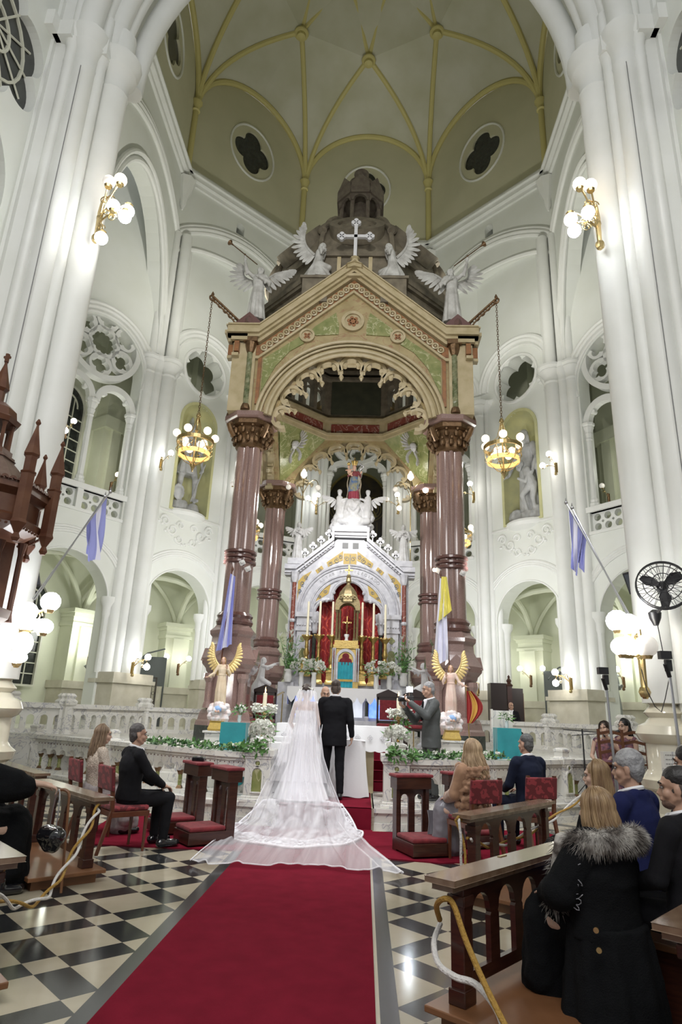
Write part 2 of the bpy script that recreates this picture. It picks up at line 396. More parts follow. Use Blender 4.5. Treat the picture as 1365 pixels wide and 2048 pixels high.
def copytree(o,parent=None,loc=None,rz=None,label=None,group=None):
    c=o.copy(); COL.objects.link(c)
    if parent is not None: c.parent=parent
    if loc is not None: c.location=loc
    if rz is not None: c.rotation_euler=(0,0,rz)
    if label: c['label']=label
    if group: c['group']=group
    for ch in [k for k in bpy.data.objects if k.parent==o]: copytree(ch,c)
    return c
# 2-D shape helpers
def rect(a0,a1,b0,b1): return [(a0,b0),(a1,b0),(a1,b1),(a0,b1)]
def circ(cx,cy,r,n=28,ry=None,a0=0): return [(cx+r*math.cos(a0+2*PI*k/n),cy+(ry or r)*math.sin(a0+2*PI*k/n)) for k in range(n)]
def arc(cx,cy,r,a0,a1,n=16,ry=None): return [(cx+r*math.cos(a0+(a1-a0)*k/n),cy+(ry or r)*math.sin(a0+(a1-a0)*k/n)) for k in range(n+1)]
def archhole(cx,z0,zs,r,n=18,ry=None): return [(cx-r,z0),(cx+r,z0)]+arc(cx,zs,r,0,PI,n,ry)
def foil(cx,cy,R,k,a0=PI/2,n=9,q=None,ry=1.0):   # multifoil outline: union of k circles
    q=q or (R*math.sin(PI/k)/(1+math.sin(PI/k))*1.12); d=R-q; pts=[]; N=k*n*2
    for i in range(N):
        t=a0+2*PI*i/N; best=0
        for j in range(k):
            a=t-(a0+2*PI*j/k); h=q*q-(d*math.sin(a))**2
            if h>=0: best=max(best,d*math.cos(a)+math.sqrt(h))
        if best<=0: best=d*.5
        pts.append((cx+best*math.cos(t),cy+ry*best*math.sin(t)))
    return pts
def band(cx,zs,r0,r1,n=24,a0=0,a1=PI,ry0=None,ry1=None):
    return arc(cx,zs,r1,a0,a1,n,ry1)+list(reversed(arc(cx,zs,r0,a0,a1,n,ry0)))
def bez(p0,p1,p2,p3,n=14):
    p0,p1,p2,p3=map(Vector,(p0,p1,p2,p3)); out=[]
    for i in range(n+1):
        t=i/n; out.append(p0*(1-t)**3+p1*3*t*(1-t)**2+p2*3*t*t*(1-t)+p3*t**3)
    return out
NUM={}
def struct(m,kind,mats,smooth=False,world=True,angle=None):
    if kind in ('trim','window','door'):
        NUM[kind]=NUM.get(kind,0)+1; name='%s_%d'%(kind,NUM[kind])
    else: name=kind
    return build(m,name,mats,smooth=smooth,kind='structure',angle=angle)
# =================== STRUCTURE ===================
R0=8.0; YC=17.1; FZ=.95
def vert(k,s): a=math.radians(12.857+25.714*k); return V(s*R0*math.sin(a),YC+R0*math.cos(a),0)
m=M(); m.add([(-14,-6,0),(14,-6,0),(14,32,0),(-14,32,0)],[(0,1,2,3)]); struct(m,'floor',floor_mat)
# borders beside the red carpet
m=M(); m.box(-.995,-.875,-3,9.6,0,.004); m.box(.69,.80,-3,9.6,0,.004); tb=struct(m,'trim',border_dark)
m=M(); m.box(.665,.69,-3,9.6,0,.004); struct(m,'trim',border_light)
# ---- sanctuary platform following the communion rail
RAIL=[(1.08,10.72),(1.75,10.86),(2.75,11.5),(4.2,12.55),(5.3,13.3),(6.3,13.8),(7.3,14.1)]
def railpath(s): return [V(s*x,y,0) for x,y in RAIL]
def offs(path,d,s):
    out=[]
    for i,p in enumerate(path):
        t=(path[min(i+1,len(path)-1)]-path[max(i-1,0)]).normalized(); n=V(t.y,-t.x,0)*s
        out.append(p+n*d)
    return out
for s in (-1,1):
    m=M()
    for d,z0,z1 in ((.30,0,.10),(.24,.10,.24),(.30,.24,.30)):
        q=offs(railpath(s),d,s); q[0].x=s*.72; q.insert(1,V(s*.95,q[0].y,0)); 
        loop=[(p.x,p.y) for p in q]+[(s*9.5,15.2),(s*9.5,16),(s*.72,16)]
        m.plate([loop],V(0,0,0),V(1,0,0),Z,z0,z1,up=V(0,1,0))
    struct(m,'trim',marble)
m=M(); m.box(-.74,.74,10.42,16,0,.30); struct(m,'floor_chancel',mat('chancel_floor',(.40,.36,.28),.25,vein=(.2,.17,.12),vscale=2))
# steps to the upper chancel, with the upper floor
m=M(); m.box(-4.6,4.6,12.75,13.4,.3,.46); m.box(-4.6,4.6,13.05,13.7,.46,.62); m.box(-4.6,4.6,13.35,14,.62,.78); m.box(-13,13,13.65,31,0,.95)
struct(m,'floor_upper',marble)
m=M(); m.box(-2.1,2.1,17.2,20,.95,1.11); m.box(-1.95,1.95,17.45,20,1.11,1.27); struct(m,'floor_altar_steps',marble)
# ---- wall bays of the apse (seven bays, half decagon-like polygon)
def bayframe(name,s):
    if name=='A':
        q=vert(2,s); p=q+V(s*3.0,-4.0,0)
    elif name=='D': p,q=vert(0,-1),vert(0,1)
    else:
        k={'C':0,'B':1}[name]; p=vert(k+1,s); q=vert(k,s)
    u=(q-p).normalized(); n=V(u.y,-u.x,0)
    c=V(0,YC,0)-p
    if n.dot(c)<0: n=-n
    return p,u,n,(q-p).length      # n points to the inside
TOPZ=21.0
def tracery(m,p,u,n,uc,hw,zs,rose_z,rr):
    """two cusped arches on colonnettes under a rose, standing in a round-headed opening"""
    r=hw/2; th=(-.34,-.10)
    for sg in (-1,1):
        c=uc+sg*r
        out=band(c,zs,r-.20,r+.02,16)
        m.plate([out],p,u,n,*th)
        for aa in (40,140):       # cusps
            a=math.radians(aa); cx,cz=c+(r-.22)*math.cos(a),zs+(r-.22)*math.sin(a)
            m.plate([circ(cx,cz,.085,12)],p,u,n,th[0]+.04,th[1]-.03)
    # rose ring and tracery
    m.plate([circ(uc,rose_z,rr,44),circ(uc,rose_z,rr*.86,44)],p,u,n,-.38,-.04)
    m.plate([circ(uc,rose_z,rr*.42,30),foil(uc,rose_z,rr*.33,12,n=5)],p,u,n,*th)
    for k in range(6):
        a=PI/2+2*PI*k/6; cx,cz=uc+rr*.62*math.cos(a),rose_z+rr*.62*math.sin(a)
        m.plate([circ(cx,cz,rr*.30,20),foil(cx,cz,rr*.235,4,a0=a,n=5)],p,u,n,*th)
def baluster_panel(m,p,u,n,u0,u1,z0,z1):
    L=u1-u0; r=(z1-z0)/4.3; nx=max(2,int(L/(2.15*r)))
    holes=[]
    for i in range(nx):
        for j in range(2):
            holes.append(circ(u0+(i+.5)*L/nx,z0+(z1-z0)*(.26+.48*j),r*.80,14))
    for i in range(nx-1):
        c=(u0+(i+1)*L/nx,z0+(z1-z0)*.5); q=r*.34; holes.append([(c[0]-q,c[1]),(c[0],c[1]-q),(c[0]+q,c[1]),(c[0],c[1]+q)])
    m.plate([rect(u0,u1,z0,z1)]+holes,p,u,n,-.30,-.14)
def colonnette(m,c,z0,z1,r=.09):
    c=Vector((c.x,c.y,0))
    m.lathe([(r*2,z0),(r*2,z0+.16),(r*1.5,z0+.2),(r*1.6,z0+.28),(r*1.15,z0+.36),(r*1.05,z1-.62),(r*1.35,z1-.58),(r*1.1,z1-.52),(r*1.5,z1-.38),(r*1.35,z1-.33),(r*2.1,z1-.16),(r*2.0,z1-.12),(r*2.5,z1-.08),(r*2.5,z1)],c,8,rot=PI/8)
def arcpts(p,u,n,uc,zs,r,d,a0=0,a1=PI,k=24,rz=None): return [p+u*(uc+r*math.cos(a0+(a1-a0)*i/k))+Z*(zs+(rz or r)*math.sin(a0+(a1-a0)*i/k))+n*d for i in range(k+1)]
WALLNAMES={('A',-1):'wall_left_transept',('B',-1):'wall_left_apse',('C',-1):'wall_left_rear',('D',1):'wall_back',('C',1):'wall_right_rear',('B',1):'wall_right_apse',('A',1):'wall_right_transept'}
for (nm,s),wn in WALLNAMES.items():
    p,u,n,L=bayframe(nm,s)
    uc=L/2 if nm!='A' else L-2.42
    hole_r=1.36 if nm!='A' else 1.5
    wz0=.9
    holes=[archhole(uc,wz0+.02,4.95 if nm!='A' else 4.7,hole_r,20)]
    if nm=='A': ho=1.55; zsp=12.9
    else: ho=1.27; zsp=12.4
    if nm in 'ACD':
        holes.append([(uc-ho,8.32),(uc+ho,8.32)]+arc(uc,zsp,ho,0,PI,22))
    else:
        holes.append([(uc-.80,8.5),(uc+.80,8.5)]+arc(uc,12.1,.80,0,PI,18))
        holes.append(foil(uc,14.3,.98,7,n=7))
    if nm in 'ACD': holes+=[rect(uc-ho,uc-.10,7.54,8.18),rect(uc+.10,uc+ho,7.54,8.18)]
    m=M(); m.plate([rect(-.05,L+.05,wz0,TOPZ)]+holes,p,u,n,-.62,0)
    struct(m,wn,plaster)
    # mouldings
    m=M()
    for rr_,t in ((hole_r+.55,.05),(hole_r+.62,.045),(hole_r+.70,.05),(hole_r+.02,.03)):
        a0=0.0 if nm=='A' else max(0,math.acos(min(1,(L/2-.18)/rr_)))
        zs=4.95 if nm!='A' else 4.7
        m.tube(arcpts(p,u,n,uc,zs,rr_,.01,a0,PI-a0),t,6)
    # wall rib arch above
    if nm!='A':
        for rr_,t,d in ((1.74,.10,.06),(1.60,.12,.02),(1.42,.05,.0)): m.tube(arcpts(p,u,n,uc,14.25,rr_,d),t,8)
    else:
        for rr_,t,d in ((1.98,.09,.06),(1.84,.10,.03),(1.68,.07,.0)): m.tube(arcpts(p,u,n,uc,12.9,rr_,d,-.3,PI+.3),t,8)
    # string course / balustrade rail
    if nm in 'ACD':
        m.obox(p,u,n,uc-ho-.1,uc+ho+.1,8.18,8.36,-.4,.08)
        m.obox(p,u,n,uc-ho-.05,uc+ho+.05,7.44,7.54,-.02,.05)
        m.obox(p,u,n,uc-.10,uc+.10,7.54,8.2,-.02,.04)
    else:
        # curved corbel under the niche
        m.lathe([(.3,8.10),(.7,8.2),(.92,8.30),(.94,8.36),(1.0,8.42),(.98,8.50),(.2,8.5)],p+u*uc-n*.62,24)
        for sg in (-1,1):
            for cx_,cz_,rr0,tu in ((.95,7.98,.20,1.4),(.62,7.72,.22,-1.3),(.28,7.92,.16,1.2),(.30,7.42,.18,-1.2)):
                m.tube([p+u*(uc+sg*(cx_+rr0*(1-.8*q)*math.cos(tu*6.28*q)))+Z*(cz_+rr0*(1-.8*q)*math.sin(tu*6.28*q))+n*.02 for q in [i/22 for i in range(23)]],lambda q:.05*(1-.6*q),6)
        m.obox(p,u,n,.25,L-.25,8.3,8.38,-.02,.05)
        m.tube([p+u*(uc+.98*math.cos(a))+Z*(14.3+.98*math.sin(a))+n*.02 for a in [2*PI*i/36 for i in range(36)]],.07,8,closed=True)
        # modelled garland under the corbel
        for kk in range(16):
            a=(kk-8)/8; m.sph(p+u*(uc+a*1.2)+Z*(7.9-.65*(1-abs(a))**.8+.08*math.sin(kk*2.4))+n*.0,.07,6,sz=.8)
    struct(m,'trim',plaster_trim,smooth=True)
    if nm in 'ACD':
        m=M(); tracery(m,p,u,n,uc,ho,11.32 if nm!='A' else 11.4,12.95 if nm!='A' else 13.6,1.16 if nm!='A' else 1.42)
        for q in (-ho+.07,0,ho-.07): colonnette(m,p+u*(uc+q)-n*.22,8.36,11.40)
        # panel between arches and rose
        struct(m,'trim',plaster_trim)
        m=M(); baluster_panel(m,p,u,n,uc-ho,uc-.10,7.54,8.2); baluster_panel(m,p,u,n,uc+.10,uc+ho,7.54,8.2)
        # hole behind the pierced parapet: recess
        struct(m,'trim',plaster_trim)
    else:
        # niche shell
        m=M()
        def f(a,b,p=p,u=u,n=n,uc=uc):
            t=PI*a; z=8.5+b*3.6
            return p+u*(uc+.80*math.cos(t))-n*(.05+.78*math.sin(t))+Z*z
        m.grid(f,16,4)
        def g(a,b,p=p,u=u,n=n,uc=uc):
            t=PI*a; e=b*PI/2
            return p+u*(uc+.80*math.cos(t)*math.cos(e))-n*(.05+.78*math.sin(t)*math.cos(e))+Z*(12.1+.8*math.sin(e))
        m.grid(g,16,8)
        m.plate([[(uc-.86,8.45),(uc+.86,8.45)]+arc(uc,12.1,.86,0,PI,18),[(uc-.76,8.52),(uc+.76,8.52)]+arc(uc,12.1,.76,0,PI,18)],p,u,n,0,.05)
        struct(m,'trim',niche_paint,smooth=True)
# ---- clustered piers between the bays
def pier(c,inward,zc=13.8,side=1.0,rise=None):
    c=Vector(c); d=Vector(inward).normalized(); t=V(-d.y,d.x,0)
    m=M()
    for a,b,r in ((0,.22,.26),(.36,.06,.16),(-.36,.06,.16),(.60,-.12,.2),(-.60,-.12,.2)):
        q=c+d*b*side+t*a*side
        m.lathe([(r*side,2.6),(r*side,zc-.6)],q,12)
        m.lathe([(r*1.0*side,zc-.62),(r*1.12*side,zc-.55),(r*1.0*side,zc-.5),(r*1.05*side,zc-.34),(r*1.55*side+.03,zc-.14),(r*1.5*side+.03,zc-.10),(r*1.75*side+.05,zc-.02),(r*1.75*side+.05,zc+.06)],q,12)
        if rise: m.lathe([(r*.85*side,zc+.05),(r*.85*side,rise)],q,10)
    struct(m,'trim',plaster_trim,smooth=True)
    m=M()
    m.obox(c,t,d,-.82*side,.82*side,FZ,2.3,-.5,.50*side); m.obox(c,t,d,-.90*side,.90*side,2.3,2.42,-.5,.58*side); m.obox(c,t,d,-.84*side,.84*side,2.42,2.62,-.5,.52*side)
    m.obox(c,t,d,-.92*side,.92*side,FZ,1.15,-.5,.60*side)
    struct(m,'trim',base_dull)
    # impost blocks carrying the lower arches
    m=M()
    for sg in (-1,1):
        q=c+t*sg*.78*side-d*.25
        m.lathe([(.14,2.6),(.14,4.3),(.17,4.4),(.17,4.62),(.26,4.8),(.26,4.95)],q,10)
    struct(m,'trim',plaster_trim,smooth=True)
for s in (-1,1):
    for k in (0,1,2):
        c=vert(k,s); pier(c,V(0,YC,0)-c,rise=(19.6 if k==2 else None),side=(1.0 if k==2 else .72))
    # shields on the pedestals of the big pier
# ---- ambulatory and gallery behind
RO=11.9
m=M()
ang=[math.radians(a) for a in range(-118,119,12)]
ring=[(RO*math.sin(a),YC+RO*math.cos(a)) for a in ang]
for i in range(len(ring)-1):
    p=V(*ring[i],0); q=V(*ring[i+1],0); u=(q-p).normalized(); n=V(u.y,-u.x,0)
    if n.dot(V(0,YC,0)-p)<0: n=-n
    m.plate([rect(0,(q-p).length,.9,TOPZ)],p,u,n,-.2,0)
struct(m,'wall_ambulatory',aisle_paint)
m=M()
for i in range(len(ang)-1):     # gallery floor slab and its vault underside
    a,b=ang[i],ang[i+1]; ri=R0*.985+.35 if max(abs(a),abs(b))<math.radians(64) else 10.6
    P=[(ri*math.sin(a),YC+ri*math.cos(a)),(RO*math.sin(a),YC+RO*math.cos(a)),(RO*math.sin(b),YC+RO*math.cos(b)),(ri*math.sin(b),YC+ri*math.cos(b))]
    m.add([(x,y,z) for z in (7.15,7.35) for x,y in P],[(0,1,2,3),(7,6,5,4),(0,4,5,1),(1,5,6,2),(2,6,7,3),(3,7,4,0)])
    m.add([(x,y,z) for z in (TOPZ-.1,TOPZ+.1) for x,y in P],[(0,1,2,3),(7,6,5,4)])
struct(m,'ceiling_ambulatory',aisle_paint)
# ambulatory piers, vault ribs, gates
m=M(); mb=M(); mr=M()
for s in (-1,1):
    for ka in (13,39.5,60,84):
        a=math.radians(ka); c=V(s*(RO-.45)*math.sin(a),YC+(RO-.45)*math.cos(a),0); d=(V(0,YC,0)-c).normalized(); t=V(-d.y,d.x,0)
        mb.obox(c,t,d,-.62,.62,FZ,2.15,-.5,.5); mb.obox(c,t,d,-.70,.70,2.15,2.4,-.5,.58)
        m.obox(c,t,d,-.5,.5,2.4,4.3,-.5,.36); m.obox(c,t,d,-.22,.22,2.4,4.3,.3,.48); m.obox(c,t,d,-.56,.56,4.3,4.42,-.5,.44); m.obox(c,t,d,-.56,.56,4.62,4.75,-.5,.46); m.obox(c,t,d,-.52,.52,4.42,4.62,-.5,.38); m.obox(c,t,d,-.64,.64,4.75,4.9,-.5,.54)
        m.obox(c,t,d,-.5,.5,7.3,TOPZ,-.5,.3); m.obox(c,t,d,-.2,.2,7.3,12,.25,.44)
        m.obox(c,t,d,-.6,.6,12,12.5,-.5,.5)
        kin=[k for k in (0,1,2)]
        for k in kin:       # vault ribs to the inner piers
            q=vert(k,s); 
            if (q-c).length<5.2:
                mr.tube(bez(c+Z*4.9+d*.2,c+Z*6.6+d*.7,q+Z*6.9-d*.9,q+Z*4.9-d*.2),.10,8)
        a2=math.radians(ka-11.5); e=V(s*(RO-.5)*math.sin(a2),YC+(RO-.5)*math.cos(a2),0)
        mr.tube(bez(c+Z*4.9,c+Z*6.6+(e-c)*.25,e+Z*7.0,e+Z*7.05),.09,8)
        a2=math.radians(ka+11.5); e=V(s*(RO-.5)*math.sin(a2),YC+(RO-.5)*math.cos(a2),0)
        mr.tube(bez(c+Z*4.9,c+Z*6.6+(e-c)*.25,e+Z*7.0,e+Z*7.05),.09,8)
struct(m,'trim',aisle_paint); struct(mb,'trim',base_dull); struct(mr,'trim',aisle_paint,smooth=True)
# ---- ambulatory and gallery windows
def leaded(name_kind,p,u,n,uc,z0,zs,w,rows=8,frame=.07,cols=3):
    m=M(); m.plate([archhole(uc,z0,zs,w,16)],p,u,n,0,.03); g=struct(m,'window',[dark_glass])
    f=M(); o=archhole(uc,z0-frame,zs,w+frame,16); i=archhole(uc,z0,zs,w,16); f.plate([o,i],p,u,n,.0,.12)
    for k in range(1,rows): zz=z0+(zs-z0)*k/rows; f.obox(p,u,n,uc-w,uc+w,zz-.018,zz+.018,.03,.06)
    for k in range(1,cols): aa=uc-w+2*w*k/cols; f.obox(p,u,n,aa-.018,aa+.018,z0,zs+.5*w,.03,.06)
    f.plate([band(uc,zs,w*.55,w*.62,12)],p,u,n,.03,.06)
    build(f,'window_frame',lead,parent=g,world=False) if False else None
    fo=build(f,'window_frame',lead); fo.parent=g; fo.location=Vector(fo.location)-Vector(g.location)
    return g
def atang(adeg,s,r):
    a=math.radians(adeg); c=V(s*r*math.sin(a),YC+r*math.cos(a),0); d=(V(0,YC,0)-c).normalized(); u=V(-d.y,d.x,0); return c,u,d
for s in (-1,1):
    for adeg,z0,zs,w in ((94,2.0,5.2,.75),(94,9,12.4,.75),(70,2.2,5.0,.6),(70,9,12.4,.75),(47,9,12.4,.7)):
        c,u,d=atang(adeg,s,RO-.28); leaded('window',c,u,d,0,z0,zs,w)
# dark grand window behind the centre bay
p,u,n,L=bayframe('D',1)
m=M(); m.plate([[(L/2-1.3,7.4),(L/2+1.3,7.4)]+arc(L/2,10.6,1.3,0,PI,20)],p,u,n,-1.35,-1.30); dg=struct(m,'window',mat('dark_stained_glass',(.012,.012,.012),.35,col2=(.04,.03,.012),nscale=3))
f=M()
for sg in (-1,1):
    for k in range(5): f.obox(p,u,n,L/2+sg*(.12+.26*k)-.012,L/2+sg*(.12+.26*k)+.012,7.5,9.6,-1.30,-1.27)
    for k in range(3):
        c=(L/2+sg*.66,10.2+.0*k); f.plate([circ(c[0],c[1],.30+.12*k,24),circ(c[0],c[1],.27+.12*k,24)],p,u,n,-1.30,-1.28)
    f.plate([[(L/2+sg*.66-.25,9.85),(L/2+sg*.66+.25,9.85),(L/2+sg*.66,10.35)],[(L/2+sg*.66-.14,9.90),(L/2+sg*.66+.14,9.90),(L/2+sg*.66,10.2)]],p,u,n,-1.30,-1.275)
    f.obox(p,u,n,L/2+sg*.7-.35,L/2+sg*.7+.35,8.35,8.39,-1.30,-1.27)
f.plate([band(L/2,10.6,1.22,1.3,20)],p,u,n,-1.3,-1.2)
fo=build(f,'window_tracery',mat('dull_gold_lead',(.16,.13,.03),.5)); fo.parent=dg; fo.location=Vector(fo.location)-Vector(dg.location)
# ---- octagon drum above
OCT=[V(-3.06,24.6,0),V(3.06,24.6,0),V(7.4,20.3,0),V(7.4,14.2,0),V(3.06,9.9,0),V(-3.06,9.9,0),V(-7.4,14.2,0),V(-7.4,20.3,0)]
OC=V(0,17.25,0)
ONAMES=['wall_drum_back','wall_drum_rear_right','wall_drum_right','wall_drum_front_right','wall_drum_front','wall_drum_front_left','wall_drum_left','wall_drum_rear_left']
mm=M(); mc=M(); mrb=M()
for i in range(8):
    p=OCT[i]; q=OCT[(i+1)%8]; u=(q-p).normalized(); L=(q-p).length; n=V(u.y,-u.x,0)
    if n.dot(OC-p)<0: n=-n
    side=i in (2,6)
    if side: lower=[(L-.22,13.8)]+arc(L/2,14.0,L/2-.22,0,PI,26,ry=5.3)+[(.22,13.8)]
    else: lower=arc(L/2,18.5,L/2-.05,0.0,PI,22,ry=1.15)
    loop=[(L,lower[0][1])]+lower+[(0,lower[-1][1]),(0,22.6),(L,22.6)]
    holes=[]
    if i in (1,7):
        hx=L-3.0 if i==1 else 3.0
        hx=(L-2.85) if i==1 else 2.85
        holes=[[(hx-.2,21.35),(hx+.2,21.35)]+arc(hx,21.75,.2,0,PI,8)]
        bb=M(); bb.plate([rect(hx-.3,hx+.3,21.2,22.1)],p,u,n,-.7,-.65); struct(bb,'window',dark_glass)
    m=M(); m.plate([loop]+holes,p,u,n,-.6,0); struct(m,ONAMES[i],plaster)
    # lunette wall with the quatrefoil window
    lun=[(0,22.6),(L,22.6)]+arc(L/2,26.2,L/2,0,PI,22,ry=3.1)
    # elongated quatrefoil
    qf=foil(L/2,26.1,.95,4,a0=0,n=10,q=.46,ry=1.22)
    m=M(); m.plate([lun,qf],p,u,n,-.5,0); struct(m,ONAMES[i].replace('wall_','wall_upper_'),lunette_paint)
    g=M(); g.plate([rect(L/2-1.1,L/2+1.1,24.8,27.4)],p,u,n,-.12,-.10); gw=struct(g,'window',dark_glass)
    mm.tube([p+u*(L/2+1.18*math.cos(a))+Z*(26.1+1.42*math.sin(a))+n*.02 for a in [2*PI*k/32 for k in range(32)]],.05,6,closed=True)
    # arch mouldings
    def ap(off,d):
        if side: return [p+u*(L/2+(L/2-.22)*math.cos(a)*(1+off/3.6))+Z*(14.0+(5.3+off)*math.sin(a))+n*d for a in [PI*k/28 for k in range(29)]]
        return [p+u*(L/2+(L/2)*math.cos(a))+Z*(18.5+off+1.15*math.sin(a))+n*d for a in [PI*k/24 for k in range(25)]]
    mm.tube(ap(.04,.0),.10,8)
    if side: mm.tube(ap(.30,.04),.09,8)
    # outer hood moulding follows the side of the bay
    for off,t in ((1.15,.09),(1.32,.11),(1.5,.07)):
        mm.tube([p+u*(L*k/24)+Z*(18.35+off+1.3*math.sin(PI*k/24)**.8)+n*.04 for k in range(25)],t,8)
    # cornice
    for z0,z1,d in ((22.25,22.42,.10),(22.42,22.62,.26),(22.62,22.70,.36),(22.70,22.90,.24)): mc.obox(p,u,n,-.1,L+.1,z0,z1,-.1,d)
    # corbel under the corner
    mc.lathe([(.03,20.75),(.12,21.0),(.14,21.3),(.30,21.7),(.34,21.95),(.42,22.2)],p+(OC-p).normalized()*.12,8)
    # corner shaft
    c=p+(OC-p).normalized()*.10
    mrb.lathe([(.13,22.9),(.13,25.95),(.19,26.0),(.14,26.05),(.17,26.3),(.25,26.45),(.25,26.5)],c,10)
struct(mm,'trim',plaster_trim,smooth=True); struct(mc,'trim',plaster_trim,smooth=True,angle=30)
# ---- star vault
def pol(r,adeg,z): a=math.radians(adeg); return V(r*math.sin(a),17.25+r*math.cos(a),z)
CZ=26.3; CR=OCT[0]-OC; cr=CR.length
mv=M(); mrib=M(); TOP=V(0,17.25,33.6)
def ribcurve(c,b,n=14):
    h=Vector((c.x,c.y,0)); g=Vector((b.x,b.y,0))
    return bez(c,c+(g-h)*.10+Z*(b.z-c.z)*.62,b-(g-h)*.42-Z*.55,b,n)
for i in range(8):
    ac=22.5+45*i; am=ac+22.5; an=ac+45      # corners at ac, an; side middle am
    c0=pol(cr,ac,CZ); c1=pol(cr,an,CZ); B=pol(4.27,am,30.7); Bp=pol(4.27,am-45,30.7); N0=pol(2.3,ac,32.5); N1=pol(2.3,an,32.5)
    L=(c1-c0).length; ud=(c1-c0).normalized()
    lun=[c0.lerp(c1,.5)+ud*(L/2*math.cos(PI-PI*k/28))+Z*(3.1*math.sin(PI*k/28)) for k in range(15)]
    lun2=[c0.lerp(c1,.5)-ud*(L/2*math.cos(PI-PI*k/28))+Z*(3.1*math.sin(PI*k/28)) for k in range(15)]
    r0=ribcurve(c0,B); r1=ribcurve(c1,B); rp=ribcurve(c0,Bp)
    for aa,bb in ((lun,r0),(lun2,r1),(r0,rp)):
        mv.grid(lambda x,y,aa=aa,bb=bb:aa[round(y*14)].lerp(bb[round(y*14)],x)+Z*(.10*math.sin(PI*x)),7,15)
    mv.add([B,Bp,N0],[(0,1,2)]); mv.add([B,N0,N1],[(0,1,2)]); mv.add([N0,N1,TOP],[(0,1,2)])
    for pts in (r0,r1): mrib.tube(pts,.115,8)
    mrib.tube([q-(V(q.x,q.y,0)-OC)*.01 for q in lun+list(reversed(lun2))],.13,8)
    mrib.tube([B,B.lerp(N0,.5)+Z*.15,N0],.10,8); mrib.tube([B,B.lerp(N1,.5)+Z*.15,N1],.10,8); mrib.tube([N0,N0.lerp(TOP,.5)+Z*.15,TOP],.10,8)
    mrib.tube([B+Z*-.12+V(.24*math.cos(t),.24*math.sin(t),0) for t in [2*PI*k/16 for k in range(16)]],.09,8,closed=True); mrib.lathe([(.2,-.05),(.2,-.35),(.05,-.42)],B,12)
struct(mv,'ceiling_vault',dome_paint,smooth=True)
mrib.v+=[];o0=len(mrib.v); mrib.v+=mrb.v; mrib.f+=[tuple(i+o0 for i in f) for f in mrb.f]; mrib.mi+=mrb.mi
struct(mrib,'trim',rib_paint,smooth=True)
# ---- crossing arch and its clustered pillars
for s in (-1,1):
    m=M()
    shafts=[(-4.46,8.75,.26),(-4.60,8.40,.10),(-4.80,8.24,.20),(-5.0,8.08,.09),(-4.72,9.2,.14),(-5.1,9.6,.25)]
    core=[(4.55,8.5),(4.75,9.4),(5.5,10.0),(6.4,10.0),(6.4,8.25),(5.35,8.05),(5.05,8.1)]
    for x,y,r in shafts:
        x=-x*s*1.0
        m.lathe([(r,1.92),(r,12.45),(r*1.08,12.5),(r,12.56),(r*1.02,12.8),(r*1.35+.02,13.0),(r*1.25,13.04),(r*1.5+.03,13.2),(r*1.55+.03,13.32)],(x,y,0),14)
        m.lathe([(r*.95,13.3),(r*.95,14.0)],(x,y,0),12)
    lp=[(s*a,b) for a,b in core]
    m.plate([lp],V(0,0,0),V(1,0,0),Z,1.2,14.2,up=V(0,1,0))
    for k in range(4): m.obox(V(s*(4.62+.25*k),8.42-.18*k,0),V(1,0,0),V(0,1,0),-.17,.17,12.95,13.3,-.17,.17)
    struct(m,'trim',plaster_trim,smooth=True)
    m=M()
    for x,y,r in shafts:
        x=-x*s; R=r+.03
        m.lathe([(R-.02,0),(R+.10,0),(R+.10,.55),(R,.62),(R,.86),(R+.07,.90),(R+.10,1.0),(R+.02,1.06),(R-.02,1.12),(R-.02,1.42),(R+.05,1.46),(R+.09,1.54),(R+.05,1.64),(R-.04,1.68),(R-.09,1.74),(R-.03,1.80),(R-.12,1.90),(r*.9,1.94)],(x,y,0),18)
    m.plate([[(s*a,b) for a,b in core]],V(0,0,0),V(1,0,0),Z,0,1.3,up=V(0,1,0))
    struct(m,'trim',base_gloss,smooth=True)
# pointed arch over the crossing with its mouldings
def parch(hw,off,n=18):
    # two-centred arch: springing at (+-hw,13.3), apex z ~ 18.8
    return [(hw*math.cos(PI*k/(2*n)),13.35+(5.4+off*1.3)*math.sin(PI*k/(2*n))) for k in range(2*n+1)]
inner=parch(4.86,.45)
loop=[(8.5,13.35)]+inner+[(-8.5,13.35),(-8.5,30),(8.5,30)]
m=M(); m.plate([loop],V(0,0,0),V(1,0,0),V(0,1,0),9.0,9.8); struct(m,'wall_crossing',plaster)
m=M()
for off,y,t in ((.05,9.35,.22),(.24,8.85,.13),(.42,8.62,.2),(.70,8.4,.12),(.95,8.15,.22)):
    m.tube([V(x,y,z) for x,z in parch(4.42+off*.4,off*.5)],t,10)
struct(m,'trim',plaster_trim,smooth=True)
